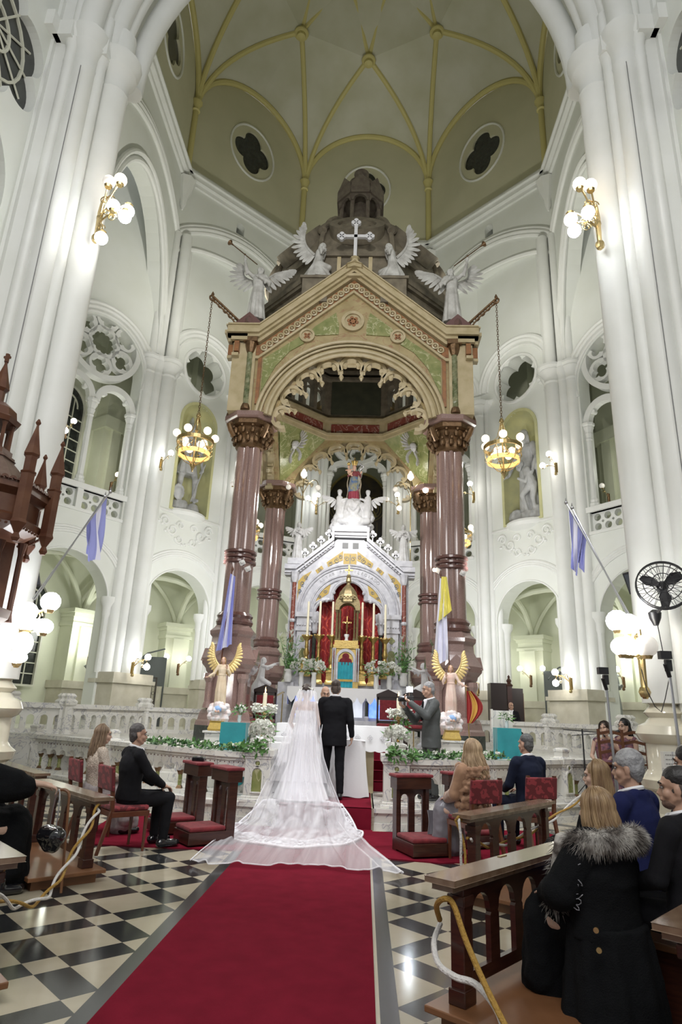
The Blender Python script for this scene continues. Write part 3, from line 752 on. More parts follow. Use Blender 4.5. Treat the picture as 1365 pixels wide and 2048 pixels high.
# ---- side walls of the nave beside the pillars
for s,wn in ((-1,'wall_left_nave'),(1,'wall_right_nave')):
    o=V(s*5.35,0,0); u=V(0,1,0); n=V(-s,0,0)
    holes=[foil(6.85,11.75,1.22,6,n=7),archhole(6.65,6.0,9.2,1.12,18)]
    m=M(); m.plate([rect(-6,8.4,3.2,20)]+holes,o,u,n,-.5,0); struct(m,wn,plaster)
    for h in holes:
        g=M(); g.plate([h],o,u,n,-.20,-.16); gw=struct(g,'window',dark_glass)
        f=M(); xs=[a for a,b in h]; zs=[b for a,b in h]; cx=(min(xs)+max(xs))/2; cz=(min(zs)+max(zs))/2; r=(max(xs)-min(xs))/2
        if h is holes[0]:
            for rr in (.35,.72): f.plate([circ(cx,cz,r*rr+.025,24),circ(cx,cz,r*rr-.02,24)],o,u,n,-.16,-.12)
            for k in range(12):
                a=2*PI*k/12; f.tube([o+u*(cx+r*.1*math.cos(a))+Z*(cz+r*.1*math.sin(a))-n*.14,o+u*(cx+r*.93*math.cos(a))+Z*(cz+r*.93*math.sin(a))-n*.14],.02,5)
        else:
            for k in range(1,9): zz=6+k*.42; f.obox(o,u,n,cx-r,cx+r,zz-.02,zz+.02,-.16,-.12)
            f.plate([band(cx,9.2,r*.66,r*.72,14)],o,u,n,-.16,-.12)
            for q in (-.69,0,.69): f.obox(o,u,n,cx+r*q-.02,cx+r*q+.02,6,9.3,-.16,-.12)
        fo=build(f,'window_frame',lead); fo.parent=gw; fo.location=Vector(fo.location)-Vector(gw.location)
    m=M()
    m.obox(o,u,n,-6,8.2,5.55,5.8,0,.16); m.obox(o,u,n,7.98,8.12,2,14,-.02,.06)
    for rr in (2.0,2.16,2.3): m.tube([o+u*(5.9+rr*math.cos(a))+Z*(2.9+rr*math.sin(a))+n*.03 for a in [PI*k/20 for k in range(21)]],.06,8)
    struct(m,'trim',plaster_trim,smooth=True)
    # wall of the side aisle seen beyond the crossing pillar
    o=V(s*13,0,0); m=M(); m.plate([rect(2,22,0,20)],o,u,n,-.2,0); struct(m,'wall_left_aisle' if s<0 else 'wall_right_aisle',aisle_paint)
# =================== CANOPY OVER THE HIGH ALTAR (CIBORIUM) ===================
CC=V(0,17.25,0); HC=2.54
cib=thing('ciborium','huge marble canopy with gabled arches, dark dome and four granite columns over the altar','altar canopy',(0,17.25,FZ))
def W4(k): # quarter turn about the canopy centre
    a=k*PI/2; return Matrix.Translation(CC)@Matrix.Rotation(a,4,'Z')
for k,(sx,sy) in enumerate(((-1,-1),(1,-1),(1,1),(-1,1))):
    c=V(sx*HC,CC.y+sy*2.45,0)
    m=M()
    for a in range(4):
        ang_=PI/4+a*PI/2; q=c+V(.17*math.cos(ang_),.17*math.sin(ang_),0)
        m.lathe([(.185,3.75),(.185,5.0),(.178,5.3),(.170,7.95)],q,14)
    for a in range(4):
        q=c+V(.27*math.cos(a*PI/2),.27*math.sin(a*PI/2),0); m.lathe([(.065,3.75),(.06,7.95)],q,8)
    col=build(m,'column',red_granite,cib,world=True,smooth=True)
    m=M()
    for z in (5.02,5.14,5.26):
        rr=.40 if z!=5.14 else .385
        m.lathe([(rr-.03,z-.05),(rr,z-.03),(rr,z+.02),(rr-.03,z+.04)],c,16)
    m.lathe([(.36,3.5),(.42,3.52),(.44,3.58),(.40,3.66),(.43,3.72),(.37,3.8)],c,16)
    build_each(m,'band',dark_granite,col,world=True,smooth=True)
    sq=lambda pr:[(r if r<.45 else .45+(r-.45)*.45,z) for r,z in pr]
    m=M()
    m.lathe(sq([(.98,FZ),(.98,1.30)]),c,8,rot=PI/8); b0=build(m,'plinth',black_marble,cib,world=True)
    m=M()
    m.lathe(sq([(.98,1.30),(.94,1.38),(.86,1.42),(.80,1.55),(.72,1.62),(.54,1.66),(.54,2.40),(.66,2.46),(.70,2.52),(.90,2.62),(.93,2.74),(.62,2.98),(.55,3.05),(.52,3.22),(.64,3.28),(.66,3.36),(.46,3.44),(.40,3.52)]),c,8,rot=PI/8)
    for a in range(4):   # gablets on the pedestal
        d=V(math.cos(a*PI/2),math.sin(a*PI/2),0); u=V(-d.y,d.x,0)
        m.plate([[(-.30,2.68),(.30,2.68),(0,2.98)]],c,u,d,.42,.63)
    for a in range(4):
        d=V(math.cos(PI/4+a*PI/2),math.sin(PI/4+a*PI/2),0)
        m.lathe([(.12,1.66),(.10,1.75),(.085,1.8),(.085,2.2),(.14,2.3),(.13,2.4)],c+d*.52,8)
    build(m,'pedestal',red_granite,cib,world=True)
    m=M()
    m.lathe([(.34,7.93),(.38,7.97),(.36,8.02),(.35,8.1),(.40,8.25),(.52,8.42),(.50,8.46),(.60,8.50),(.60,8.66)],c,8,rot=PI/8)
    for ring,(zr,nr,rad) in enumerate(((8.16,12,.40),(8.36,12,.47))):
        for a in range(nr):
            t=2*PI*(a+.5*ring)/nr; d=V(math.cos(t),math.sin(t),0)
            m.sph(c+d*rad+Z*zr,.085,8,sx=.8,sy=.8,sz=1.25); m.sph(c+d*(rad+.06)+Z*(zr+.09),.045,6)
    for a in range(4):
        t=PI/4+a*PI/2; d=V(math.cos(t),math.sin(t),0); m.tube([c+d*.5+Z*8.2,c+d*.62+Z*8.34,c+d*.68+Z*8.46,c+d*.60+Z*8.50],.07,8)
    build(m,'capital',bronze,cib,world=True,smooth=True)
    m=M(); m.lathe([(.66,8.62),(.70,8.66),(.70,8.78),(.62,8.80)],c,8,rot=PI/8); build(m,'capital_slab',red_granite,cib,world=True)
# four gabled fronts
def gfront(k):
    mt=W4(k); o=V(0,0,0); u=V(1,0,0); n=V(0,-1,0)     # local frame: front face at y=-3.05
    def P(m): m.xf(mt); return m
    fy=3.0
    g=[(-2.95,8.8),(-2.05,8.8)]+list(reversed(arc(0,8.45,2.05,0.17,PI-.17,26)))+[(2.05,8.8),(2.95,8.8),(2.95,10.75),(2.35,10.95),(0,12.75),(-2.35,10.95),(-2.95,10.75)]
    m=M(); m.plate([g],o,u,n,fy-.55,fy-.02); gb=build(P(m),'gable',yellow_marble,cib,world=True)
    # cornice: flat returns and raking mould
    m=M()
    def rake(z0,z1,d0,d1):
        m.plate([[(-3.22,10.9+z0),(-2.40,10.9+z0),(0,12.93+z0),(2.40,10.9+z0),(3.22,10.9+z0),(3.22,10.9+z1),(2.40,10.9+z1),(0,12.93+z1),(-2.40,10.9+z1),(-3.22,10.9+z1)]],o,u,n,d0,d1)
    rake(.02,.12,fy-.3,fy+.30); rake(-.06,.02,fy-.3,fy+.22); rake(-.16,-.06,fy-.3,fy+.12); rake(.12,.26,fy-.3,fy+.24); rake(-.62,-.54,fy-.1,fy+.07); rake(.26,.30,fy-.3,fy+.28)
    build(P(m),'cornice',cream_marble,gb,world=True)
    m=M()       # carved bead frieze
    rake(-.50,-.20,fy-.1,fy+.02); 
    m2=M(); 
    for sg in (-1,1):
        for i in range(17):
            t=(i+.5)/17; x=sg*(2.35*(1-t)); z=10.9-.35+2.03*t
            m2.tube([V(x+.075*math.cos(a),-(fy+.04),z+.075*math.sin(a)) for a in [2*PI*j/10 for j in range(10)]],.028,6,closed=True); m2.sph((x,-(fy+.04),z),.035,6)
    build(P(m),'frieze',rust_marble,gb,world=True); build(P(m2),'frieze_rings',cream_marble,gb,world=True,smooth=True)
    # archivolt mouldings
    m=M()
    for rr,t,d in ((2.12,.06,.03),(2.27,.035,.02),(2.38,.05,.03),(2.02,.05,0)):
        m.tube([V(rr*math.cos(a),-(fy+d),8.45+rr*math.sin(a)) for a in [.12+(PI-.24)*i/40 for i in range(41)]],t,8)
    build(P(m),'archivolt',cream_marble,gb,world=True,smooth=True)
    # green spandrel panels, roundels
    m=M()
    for sg in (-1,1):
        m.plate([[(sg*x,z) for x,z in [(2.28,9.35),(2.28,10.3),(1.38,10.98),(1.25,10.78),(1.6,10.55),(1.95,10.1)]]],o,u,n,fy-.03,fy+.01)
        m.plate([[(sg*x,z) for x,z in [(.95,11.02),(.36,11.06),(.36,11.35),(.45,11.72),(1.0,11.28),(1.12,11.12)]]],o,u,n,fy-.03,fy+.01)
    build_each(P(m),'panel',green_marble,gb,world=True)
    for cx,cz,r in ((0,11.45,.30),(-1.18,11.0,.20),(1.18,11.0,.20)):
        m=M(); m.plate([circ(cx,cz,r,24),circ(cx,cz,r*.72,24)],o,u,n,fy-.02,fy+.06); m.plate([circ(cx,cz,r*.72,24)],o,u,n,fy-.02,fy+.015); rd=build(P(m),'roundel',cream_marble,gb,world=True)
        m=M()
        for a in range(6 if cx==0 else 4):
            t=2*PI*a/(6 if cx==0 else 4)+PI/4; m.plate([circ(cx+r*.36*math.cos(t),cz+r*.36*math.sin(t),r*.17,10)],o,u,n,fy,fy+.03); 
        m.plate([circ(cx,cz,r*.3,10)],o,u,n,fy,fy+.03); build(P(m),'rosette',rust_marble,rd,world=True)
    # cusping: ring of small arches inside the great arch
    m=M(); nC=9
    for i in range(nC):
        a=PI*(i+.5)/nC; cx,cz=1.72*math.cos(a),8.45+1.78*math.sin(a); r=.325
        w=arc(cx,cz,r,a-PI*.62,a+PI*.62,14)+list(reversed(arc(cx,cz,r-.09,a-PI*.62,a+PI*.62,14)))
        m.plate([w],o,u,n,fy-.42,fy-.20)
        for sg in (-1,1):
            b=a+sg*PI*.35; ex,ez=cx+(r-.13)*math.cos(b),cz+(r-.13)*math.sin(b)
            m.plate([circ(ex,ez,.06,8)],o,u,n,fy-.38,fy-.24)
    for i in range(nC+1):
        a=PI*i/nC
        if 0<i<nC: 
            cx,cz=1.50*math.cos(a),8.45+1.55*math.sin(a)
            m.sph((cx,-(fy-.3),cz),.065,8); m.lathe([(.02,-.10),(.05,-.04),(.04,0)],(cx,-(fy-.3),cz),6)
            m.plate([[(cx*1.18-.05,8.45+(cz-8.45)*1.18),(cx*1.0-.03,cz),(cx*1.0+.03,cz),(cx*1.18+.05,8.45+(cz-8.45)*1.18)]],o,u,n,fy-.38,fy-.24)
    build(P(m),'cusping',cream_marble,gb,world=True,smooth=True)
    # corner shafts: twisted green colonnettes with small capitals
    for sg in (-1,1):
        for x in (2.62,):
            m=M()
            for q in range(3): m.tube([V(sg*x+.04*math.cos(t*11+q*2.1),-(fy+.08)+.04*math.sin(t*11+q*2.1),8.95+1.5*t/6.28) for t in [6.28*i/70 for i in range(71)]],.038,6)
            build(P(m),'twisted_colonnette',green_twist,gb,world=True,smooth=True)
            m=M(); m.lathe([(.08,10.42),(.11,10.5),(.14,10.62),(.15,10.7)],(sg*x,-(fy+.08),0),8); m.bx((sg*x,-(fy+.06),10.78),(.36,.30,.14)); m.lathe([(.12,8.80),(.12,8.86),(.09,8.95)],(sg*x,-(fy+.08),0),8)
            build_each(P(m),'colonnette_capital',bronze if sg<0 else bronze,gb,world=True,smooth=True)
    m=M(); 
    for sg in (-1,1): m.obox(V(0,0,0),u,n,sg*2.36-.045,sg*2.36+.045,9.0,10.55,fy,fy+.04)
    build_each(P(m),'pilaster_strip',rust_marble,gb,world=True)
for k in range(4): gfront(k)
# corner blocks, inside of the canopy
m=M()
for sx in (-1,1):
    for sy in (-1,1):
        c=CC+V(sx*2.78,sy*2.78,0); m.obox(c,V(1,0,0),V(0,1,0),-.30,.30,8.78,10.8,-.30,.30); m.obox(c,V(1,0,0),V(0,1,0),-.42,.42,11.0,11.2,-.42,.42)
build_each(m,'corner_pier',cream_marble,cib,world=True)
m=M(); AP=2.30
oc8=[(AP/math.cos(PI/8))*1.0*complex(math.cos(PI/8+i*PI/4),math.sin(PI/8+i*PI/4)) for i in range(8)]
def octring(m,ap0,ap1,z0,z1):
    k=1/math.cos(PI/8); o_=[(ap1*k*math.cos(PI/8+i*PI/4),ap1*k*math.sin(PI/8+i*PI/4)) for i in range(8)]; i_=[(ap0*k*math.cos(PI/8+i*PI/4),ap0*k*math.sin(PI/8+i*PI/4)) for i in range(8)]
    m.plate([o_,i_],CC,V(1,0,0),Z,z0,z1,up=V(0,1,0))
octring(m,2.30,2.7,10.50,10.60); octring(m,2.22,2.7,10.60,10.68); octring(m,2.40,2.7,10.68,11.15); octring(m,2.25,2.7,11.15,11.25); octring(m,2.32,2.7,11.25,11.32)
ir=build(m,'inner_ring',cream_marble,cib,world=True)
m=M()
k8=1/math.cos(PI/8)
for i in range(8):
    a=i*PI/4; d=V(math.cos(a),math.sin(a),0); u=V(-d.y,d.x,0); m.obox(CC+d*2.40,u,-d,-.82,.82,10.76,11.07,-.02,.03)
build_each(m,'red_marble_panel',red_marble,ir,world=True)
m=M()      # drum: piers and dark panels, with openings on the diagonals
for i in range(8):
    a=i*PI/4; d=V(math.cos(a),math.sin(a),0); u=V(-d.y,d.x,0); o=CC+d*2.42
    if i%2==0: m.plate([rect(-1.05,1.05,11.3,13.1)],o,u,d,0,.25)
    else:
        hs=[archhole(x,11.5,12.35,.17,8) for x in (-.72,-.24,.24,.72)]
        m.plate([rect(-1.05,1.05,11.3,13.1)]+hs,o,u,d,0,.25)
dr=build(m,'drum',canopy_dark,cib,world=True)
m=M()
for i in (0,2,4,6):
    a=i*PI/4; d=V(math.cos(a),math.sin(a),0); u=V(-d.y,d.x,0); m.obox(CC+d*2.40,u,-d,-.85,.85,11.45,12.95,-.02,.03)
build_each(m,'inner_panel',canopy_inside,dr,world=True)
m=M(); octring(m,2.2,2.78,12.95,13.05); octring(m,2.2,2.72,12.70,12.80); octring(m,2.3,2.82,13.05,13.22); octring(m,2.3,2.66,13.22,13.75); octring(m,2.3,2.76,13.75,13.9)
for i in range(8):
    a=i*PI/4; d=V(math.cos(a),math.sin(a),0); u=V(-d.y,d.x,0); o=CC+d*2.67
    for x in (-.8,-.4,0,.4,.8): m.plate([band(x,12.25,.13,.19,10)],o,u,d,0,.07)
build(m,'drum_cornice',canopy_dark,dr,world=True)
# spandrel vaults with cherub heads
for sx in (-1,1):
    for sy in (-1,1):
        m=M(); A=CC+V(sx*2.45,sy*2.45,8.85); kk=2.35*math.tan(PI/8)
        B=CC+V(sx*2.38,sy*kk,10.52); D=CC+V(sx*kk,sy*2.38,10.52); B2=CC+V(sx*2.48,sy*kk,10.52)
        m.add([A,B,D],[(0,1,2)]); m.add([A+Z*.02+V(sx*.05,sy*.05,0),B+V(sx*.05,sy*.05,0),D+V(sx*.05,sy*.05,0)],[(0,2,1)])
        sp=build(m,'spandrel',green_marble,cib,world=True)
# dome
m=M()
prof=[(2.66*math.cos(t)**.85 if t<1.5 else .55,13.85+2.75*math.sin(t)) for t in [1.32*i/12 for i in range(13)]]
m.lathe(prof,CC,32)
dome=build(m,'dome',canopy_dark,cib,world=True,smooth=True,angle=25)
m=M()
for i in range(8):
    a=PI/8+i*PI/4; d=V(math.cos(a),math.sin(a),0)
    m.tube([CC+d*(r+.04)+Z*z for r,z in prof],.085,8)
build_each(m,'rib',canopy_dark,dome,world=True,smooth=True)
for i in range(8):
    a=i*PI/4; d=V(math.cos(a),math.sin(a),0); u=V(-d.y,d.x,0); nn=(d*.80+Z*.6).normalized(); up=(Z*.8-d*.6).normalized()
    c=CC+d*2.34+Z*14.95
    m=M(); m.plate([circ(0,0,.80,28),circ(0,0,.56,28)],c,u,nn,-.2,.22,up=up); m.plate([circ(0,0,.53,28),foil(0,0,.42,4,n=6)],c,u,nn,-.2,.14,up=up)
    # hood
    m.tube([c+u*(.98*math.cos(t))+up*(-.1+1.05*math.sin(t))+nn*.05 for t in [PI*j/20 for j in range(21)]],.12,8)
    oc=build(m,'roundel_window',canopy_dark,dome,world=True,smooth=True)
    m=M(); m.plate([circ(0,0,.50,20)],c,u,nn,.0,.03,up=up); build(m,'pane',black_marble,oc,world=True)
m=M(); m.lathe([(.95,16.55),(.9,16.75),(.72,16.8),(.72,16.95)],CC,8,rot=PI/8)
m.lathe([(.80,18.05),(.84,18.12),(.80,18.3),(.72,18.35)],CC,8,rot=PI/8); m.lathe([(.62,18.3),(.60,18.6),(.45,18.95),(.18,19.15),(.12,19.2),(.24,19.3),(.26,19.45),(.12,19.55),(.04,19.6)],CC,16)
for i in range(8):
    a=PI/8+i*PI/4; d=V(math.cos(a),math.sin(a),0); 
    m.lathe([(.12,16.9),(.09,17.0),(.07,17.05),(.07,17.75),(.12,17.9),(.12,18.08)],CC+d*.66,8)
    a=i*PI/4; d=V(math.cos(a),math.sin(a),0); u=V(-d.y,d.x,0)
    m.plate([[(-.30,17.95),(.30,17.95),(.30,18.35),(0,18.75),(-.30,18.35)]],CC+d*.70,u,d,-.05,.08)
    m.plate([[(-.28,17.7),(-.28,18.05),(.28,18.05),(.28,17.7)]+arc(0,17.7,.22,0,PI,8)],CC+d*.66,u,d,-.05,.05)
m.lathe([(.30,16.9),(.30,18.0)],CC,8)
build(m,'lantern',canopy_lantern,cib,world=True,smooth=True,angle=30)
# cross and its little pedestal on the front gable
m=M(); o=V(0,14.1,0); u=V(1,0,0); n=V(0,-1,0)
m.plate([rect(-.045,.045,13.3,14.5)],o,u,n,-.04,.04); m.plate([rect(-.38,.38,14.0,14.09)],o,u,n,-.04,.04)
for x,z in ((0,14.5),(-.38,14.045),(.38,14.045)):
    for dx,dz in ((0,.07),(-.07,0),(.07,0),(0,-.07)): m.plate([circ(x+dx,z+dz,.065,10)],o,u,n,-.045,.045)
cr_=build(m,'gable_cross',statue_white,cib,world=True)
m=M(); m.lathe([(.26,12.9),(.26,13.05),(.12,13.12),(.10,13.28),(.14,13.32)],(0,14.1,0),8)
for sg in (-1,1): m.box(sg*.42-.05,sg*.42+.05,14.0,14.3,12.7,13.3)
m.lathe([(.10,13.15),(.30,13.0)],(0,14.1,0),8)
m.box(-.47,.47,14.02,14.28,12.72,12.8); build(m,'cross_pedestal',cream_marble,cib,world=True)
for sg in (-1,1):
    m=M(); m.box(sg*1.05-.34,sg*1.05+.34,14.14,14.52,12.0,12.72); m.box(sg*1.05-.40,sg*1.05+.40,14.10,14.54,12.72,12.80); 
    build(m,'statue_block',canopy_dark,cib,world=True)
    m=M(); m.lathe([(.42,11.2),(.36,11.25),(.34,11.42),(.20,11.55)],(sg*2.72,14.35,0),4,rot=0 ); m.plate([[(-.45,11.2),(.45,11.2),(0,11.62)]],V(sg*2.72,14.2,0),V(1,0,0),V(0,-1,0),-.35,.1)
    build(m,'acroterion',dark_granite,cib,world=True)
# openwork iron brackets that carry the chandeliers
def bracket(p0,d,L=1.05):
    p0=Vector(p0); d=Vector(d).normalized(); b=M()
    p1=p0+d*L+Z*.42
    b.tube([p0,p1],.035,6); b.tube([p0-Z*.20,p0.lerp(p1,.5)-Z*.10,p1-Z*.10],.022,6)
    for i in range(6):
        q=p0.lerp(p1,(i+.5)/6)-Z*(.12-.01*i); b.tube([q+d*(.06*math.cos(a))+Z*(.06*math.sin(a)) for a in [2*PI*j/10 for j in range(10)]],.014,5,closed=True)
    b.tube([p1+d*(.0+.07*math.cos(a))+Z*(-.07+.07*math.sin(a)) for a in [2*PI*j/12 for j in range(12)]],.025,6,closed=True)
    b.lathe([(.03,0),(.045,.05),(.01,.13)],p1,6)
    build(b,'bracket',bronze,cib,world=True,smooth=True); return p1
BR={}
for sx in (-1,1):
    for sy in (-1,1):
        BR[(sx,sy)]=bracket((sx*2.92,17.25+sy*2.92,11.38),(sx*.62,sy*.55,0),.95)
# =================== HIGH ALTAR ===================
alt=thing('high_altar','white marble high altar with gabled retable, gold mosaics and backlit blue front','altar',(0,18.6,FZ+.32))
AZ=FZ+.32
o=V(0,0,0); u=V(1,0,0); n=V(0,-1,0)
m=M(); m.box(-1.5,1.5,17.66,18.5,2.22,2.30); m.box(-1.42,1.42,17.95,18.5,AZ,2.22); m.box(-1.48,1.48,17.7,18.5,AZ,AZ+.22); build(m,'altar_table',reredos_marble,alt,world=True)
m=M()
for i,x in enumerate((-1.38,-.72,.0,.62,1.38)): m.lathe([(.07,AZ+.22),(.08,AZ+.3),(.05,AZ+.34)],(x,17.82,0),10); m.lathe([(.05,2.0),(.09,2.12),(.10,2.2)],(x,17.82,0),10)
build_each(m,'colonnette_base',reredos_marble,alt,world=True,smooth=True)
m=M()
for i,x in enumerate((-1.38,-.72,.0,.62,1.38)): m.lathe([(.05,AZ+.32),(.05,2.02)],(x,17.82,0),10)
build_each(m,'colonnette',black_marble,alt,world=True,smooth=True)
m=M(); m.box(-1.32,-.80,17.92,17.945,AZ+.3,2.15); m.box(.68,1.30,17.92,17.945,AZ+.3,2.15); build_each(m,'backlit_panel',blueglow,alt,world=True)
m=M(); m.box(-.62,.50,17.91,17.94,AZ+.3,2.15); build(m,'lettered_panel',mat('lit_white_panel',(.85,.9,1),.5,emit=.5),alt,world=True)
m=M(); m.box(-1.0,1.0,18.4,19.0,2.30,2.46); m.box(-1.7,-1.0,18.5,19.3,AZ,2.62); m.box(1.0,1.7,18.5,19.3,AZ,2.62); m.box(-1.9,-1.45,18.35,19.3,AZ,2.45);m.box(1.45,1.9,18.35,19.3,AZ,2.45); build(m,'retable_base',reredos_marble,alt,world=True)
for sg in (-1,1):
    m=M(); m.box(sg*1.30-.20,sg*1.30+.20,18.82,19.3,2.62,3.95); m.box(sg*1.30-.24,sg*1.30+.24,18.78,19.3,3.95,4.02); m.box(sg*1.30-.22,sg*1.30+.22,18.8,19.3,4.02,4.36); m.box(sg*1.30-.27,sg*1.30+.27,18.74,19.3,4.36,4.50)
    for i in range(6): m.sph((sg*1.30-.19+.076*i,18.79,4.12),.028,6)
    pr=build(m,'side_pier',reredos_marble,alt,world=True)
    m=M(); m.plate([archhole(sg*1.30,2.75,3.35,.10,10)],o,u,n,-18.83,-18.80); m.plate([foil(sg*1.30,3.74,.10,4,n=4)],o,u,n,-18.83,-18.80); build_each(m,'green_inlay',green_marble,pr,world=True)
    m=M(); m.lathe([(.09,2.62),(.07,2.75),(.06,3.85),(.065,3.9)],(sg*.98,18.9,0),12); build(m,'dark_colonnette',black_marble,alt,world=True,smooth=True)
    m=M(); m.lathe([(.07,3.9),(.10,4.05),(.09,4.1),(.15,4.25),(.18,4.36),(.18,4.5)],(sg*.98,18.9,0),10)
    for a in range(8): m.sph((sg*.98+.13*math.cos(a*PI/4),18.9+.13*math.sin(a*PI/4),4.22),.04,6)
    build(m,'leafy_capital',reredos_marble,alt,world=True,smooth=True)
    m=M(); m.lathe([(.10,2.62),(.07,2.7),(.062,5.4)],(sg*1.66,18.85,0),12); build(m,'red_column',red_marble,alt,world=True,smooth=True)
    m=M(); m.lathe([(.075,5.4),(.12,5.55),(.11,5.6),(.14,5.72)],(sg*1.66,18.85,0),8); m.lathe([(.08,4.2),(.10,4.24),(.08,4.3)],(sg*1.66,18.85,0),8); m.box(sg*1.66-.14,sg*1.66+.14,18.95,19.3,2.45,5.75); build(m,'outer_pier',reredos_marble,alt,world=True,smooth=True,angle=30)
# front plate of the retable: trefoil opening
tre=[(-.98,4.5)]+arc(-.62,4.56,.36,PI,PI*.28,10)[0:]+[(-.40,4.86)]
tre=[( -1.0,4.45)]+[(-1.0+.02*i,4.45+.0*i) for i in range(0)]
L1=arc(-.60,4.50,.42,PI,PI*.42,9)         # left lobe
T1=arc(0,5.0,.50,PI*1.06,-PI*.06,16)      # top lobe
R1=[(-x,z) for x,z in reversed(L1)]
hole=L1+T1+R1
g=[(-1.60,4.50)]+hole+[(1.60,4.50),(1.60,5.80),(.42,6.80),(-.42,6.80),(-1.60,5.80)]
m=M(); m.plate([g],o,u,n,-19.25,-18.92); fr=build(m,'retable_front',reredos_marble,alt,world=True)
m=M()
for rr,t in ((1.08,.035),(1.18,.03),(1.50,.03),(1.42,.025)):
    m.tube([V(rr*math.cos(a),18.90,4.5+rr*math.sin(a)) for a in [PI*i/36 for i in range(37)]],t,6)
m.tube([V(x,18.9,z) for x,z in hole],.05,6)
m.tube([V(x*1.1,18.9,4.5+(z-4.5)*1.06) for x,z in hole],.025,6)
for x,z in ((-.52,4.92),(.52,4.92),(-.45,5.12),(.45,5.12),(-.92,4.50),(.92,4.50),(-.66,4.87),(.66,4.87)): m.sph((x,18.86,z),.055,8)
build(m,'arch_moulding',reredos_marble,fr,world=True,smooth=True)
m=M()
for sg in (-1,1):
    def mp(l): m.plate([[(sg*x,z) for x,z in l]],o,u,n,-18.925,-18.905)
    mp([(1.56,4.85),(1.56,5.45),(1.42,5.62),(1.16,5.78),(1.26,5.60),(1.44,5.32),(1.53,5.05)])
    mp([(1.05,5.80),(.86,5.96),(.80,5.86),(.98,5.70)]); mp([(.72,6.06),(.22,6.44),(.22,6.14),(.5,6.02),(.66,5.92)])
    mp([(.56,5.36),(.60,5.40),(.80,5.22),(.98,4.92),(1.02,4.80),(.80,4.98),(.62,5.10)])
mz=build_each(m,'gold_mosaic',goldmosaic,fr,world=True)
m=M(); m.box(-.20,.20,18.90,18.93,5.98,6.36); mz.append(build(m,'gold_mosaic',goldmosaic,fr,world=True))
m=M()
def scroll(cx,cz,r,turns=1.3,s=1,ph=0):
    return [V(cx+s*r*(1-t*.75)*math.cos(ph+turns*2*PI*t),18.898,cz+r*(1-t*.75)*math.sin(ph+turns*2*PI*t)) for t in [i/20 for i in range(21)]]
for sg in (-1,1):
    for cx,cz,r in ((1.49,5.15,.07),(1.42,5.38,.08),(1.32,5.58,.07),(.92,5.83,.06),(.60,6.02,.07),(.42,6.12,.09),(.30,6.24,.07),(.72,5.16,.06),(.88,5.0,.05),(.10,6.18,.08)):
        m.tube(scroll(sg*cx,cz,r,s=sg,ph=cx*3),.009,4)
m.tube([V(0,18.898,6.02),V(0,18.898,6.32)],.012,4)
build_each(m,'mosaic_scroll',mosaic_ink,fr,world=True)
# inscription carved round the arch
def lettering(txt,place,size,name,mt,parent,depth=.004):
    allm=M()
    for i,ch in enumerate(txt):
        if ch==' ': continue
        cu=bpy.data.curves.new('t','FONT'); cu.body=ch; cu.size=size; cu.extrude=depth; cu.align_x='CENTER'
        ob=bpy.data.objects.new('t',cu); COL.objects.link(ob); me=ob.to_mesh()
        mt4=place(i,len(txt)); allm.add([mt4@v.co for v in me.vertices],[tuple(p.vertices) for p in me.polygons]); ob.to_mesh_clear()
        bpy.data.objects.remove(ob); bpy.data.curves.remove(cu)
    return build(allm,name,mt,parent,world=True)
def pl(i,N):
    a=math.radians(132-84*i/(N-1)); r=1.255
    return Matrix.Translation((r*math.cos(a),18.912,4.5+r*math.sin(a)))@Matrix.Rotation(-(a-PI/2),4,'Y')@Matrix.Rotation(PI/2,4,'X')
lettering('ALTAR PRIVILEGIADO',pl,.135,'inscription',mat('carved_letter_grey',(.36,.36,.38),.6),fr)
m=M()
def rk(d,y0,y1,z0,z1):
    for yy in (0,): m.plate([[(-1.95,5.82+z0),(-1.66,5.82+z0),(-.52,6.75+z0),(-.52,7.0+z0),(.52,7.0+z0),(.52,6.75+z0),(1.66,5.82+z0),(1.95,5.82+z0),(1.95,5.82+z1),(1.60,5.82+z1),(.46-.0,6.75+z1),(.46,7.0+z1),(-.46,7.0+z1),(-.46,6.75+z1),(-1.60,5.82+z1),(-1.95,5.82+z1)]],o,u,n,y0,y1)
def rk2(a,b,y0,y1): m.plate([[(-1.98,5.80+a),(-1.62,5.80+a),(-.50,6.74+a),(-.50,7.02+a),(.50,7.02+a),(.50,6.74+a),(1.62,5.80+a),(1.98,5.80+a),(1.98,5.80+b),(1.60,5.80+b),(.58,6.66+b),(.58,7.02+b),(-.58,7.02+b),(-.58,6.66+b),(-1.60,5.80+b),(-1.98,5.80+b)]],o,u,n,y0,y1)
rk2(-.10,.0,-19.25,-18.80); rk2(.0,.08,-19.25,-18.72); rk2(-.16,-.10,-19.25,-18.86); rk2(.08,.16,-19.25,-18.76)
for sg in (-1,1):
    for i in range(14): t=(i+.5)/14; m.sph((sg*(1.62-1.1*t),18.84,5.66+.94*t),.035,6)
    m.box(sg*1.64-.26,sg*1.64+.26,18.74,19.25,5.96,6.14)
m.box(-.5,.5,18.75,19.4,7.1,7.22)
build(m,'retable_cornice',reredos_marble,alt,world=True)
m=M()
for sg in (-1,1): m.plate([rect(sg*.16-.09,sg*.16+.09,6.52,6.70)],o,u,n,-18.93,-18.905)
for q in islands(m): build(q,'pierced_square',black,fr,world=True)
m=M()
for sg in (-1,1):       # small crosses on the raking cornice
    for x,z in ((1.40,6.14),(1.16,6.35),(.92,6.55),(.68,6.77)):
        m.box(sg*x-.018,sg*x+.018,18.92,18.98,z,z+.14)
        for dx,dz in ((0,.30),(-.07,.22),(.07,.22),(0,.18)): m.plate([circ(sg*x+dx,z+dz,.062,8,a0=PI/8)],o,u,n,-18.98,-18.92)
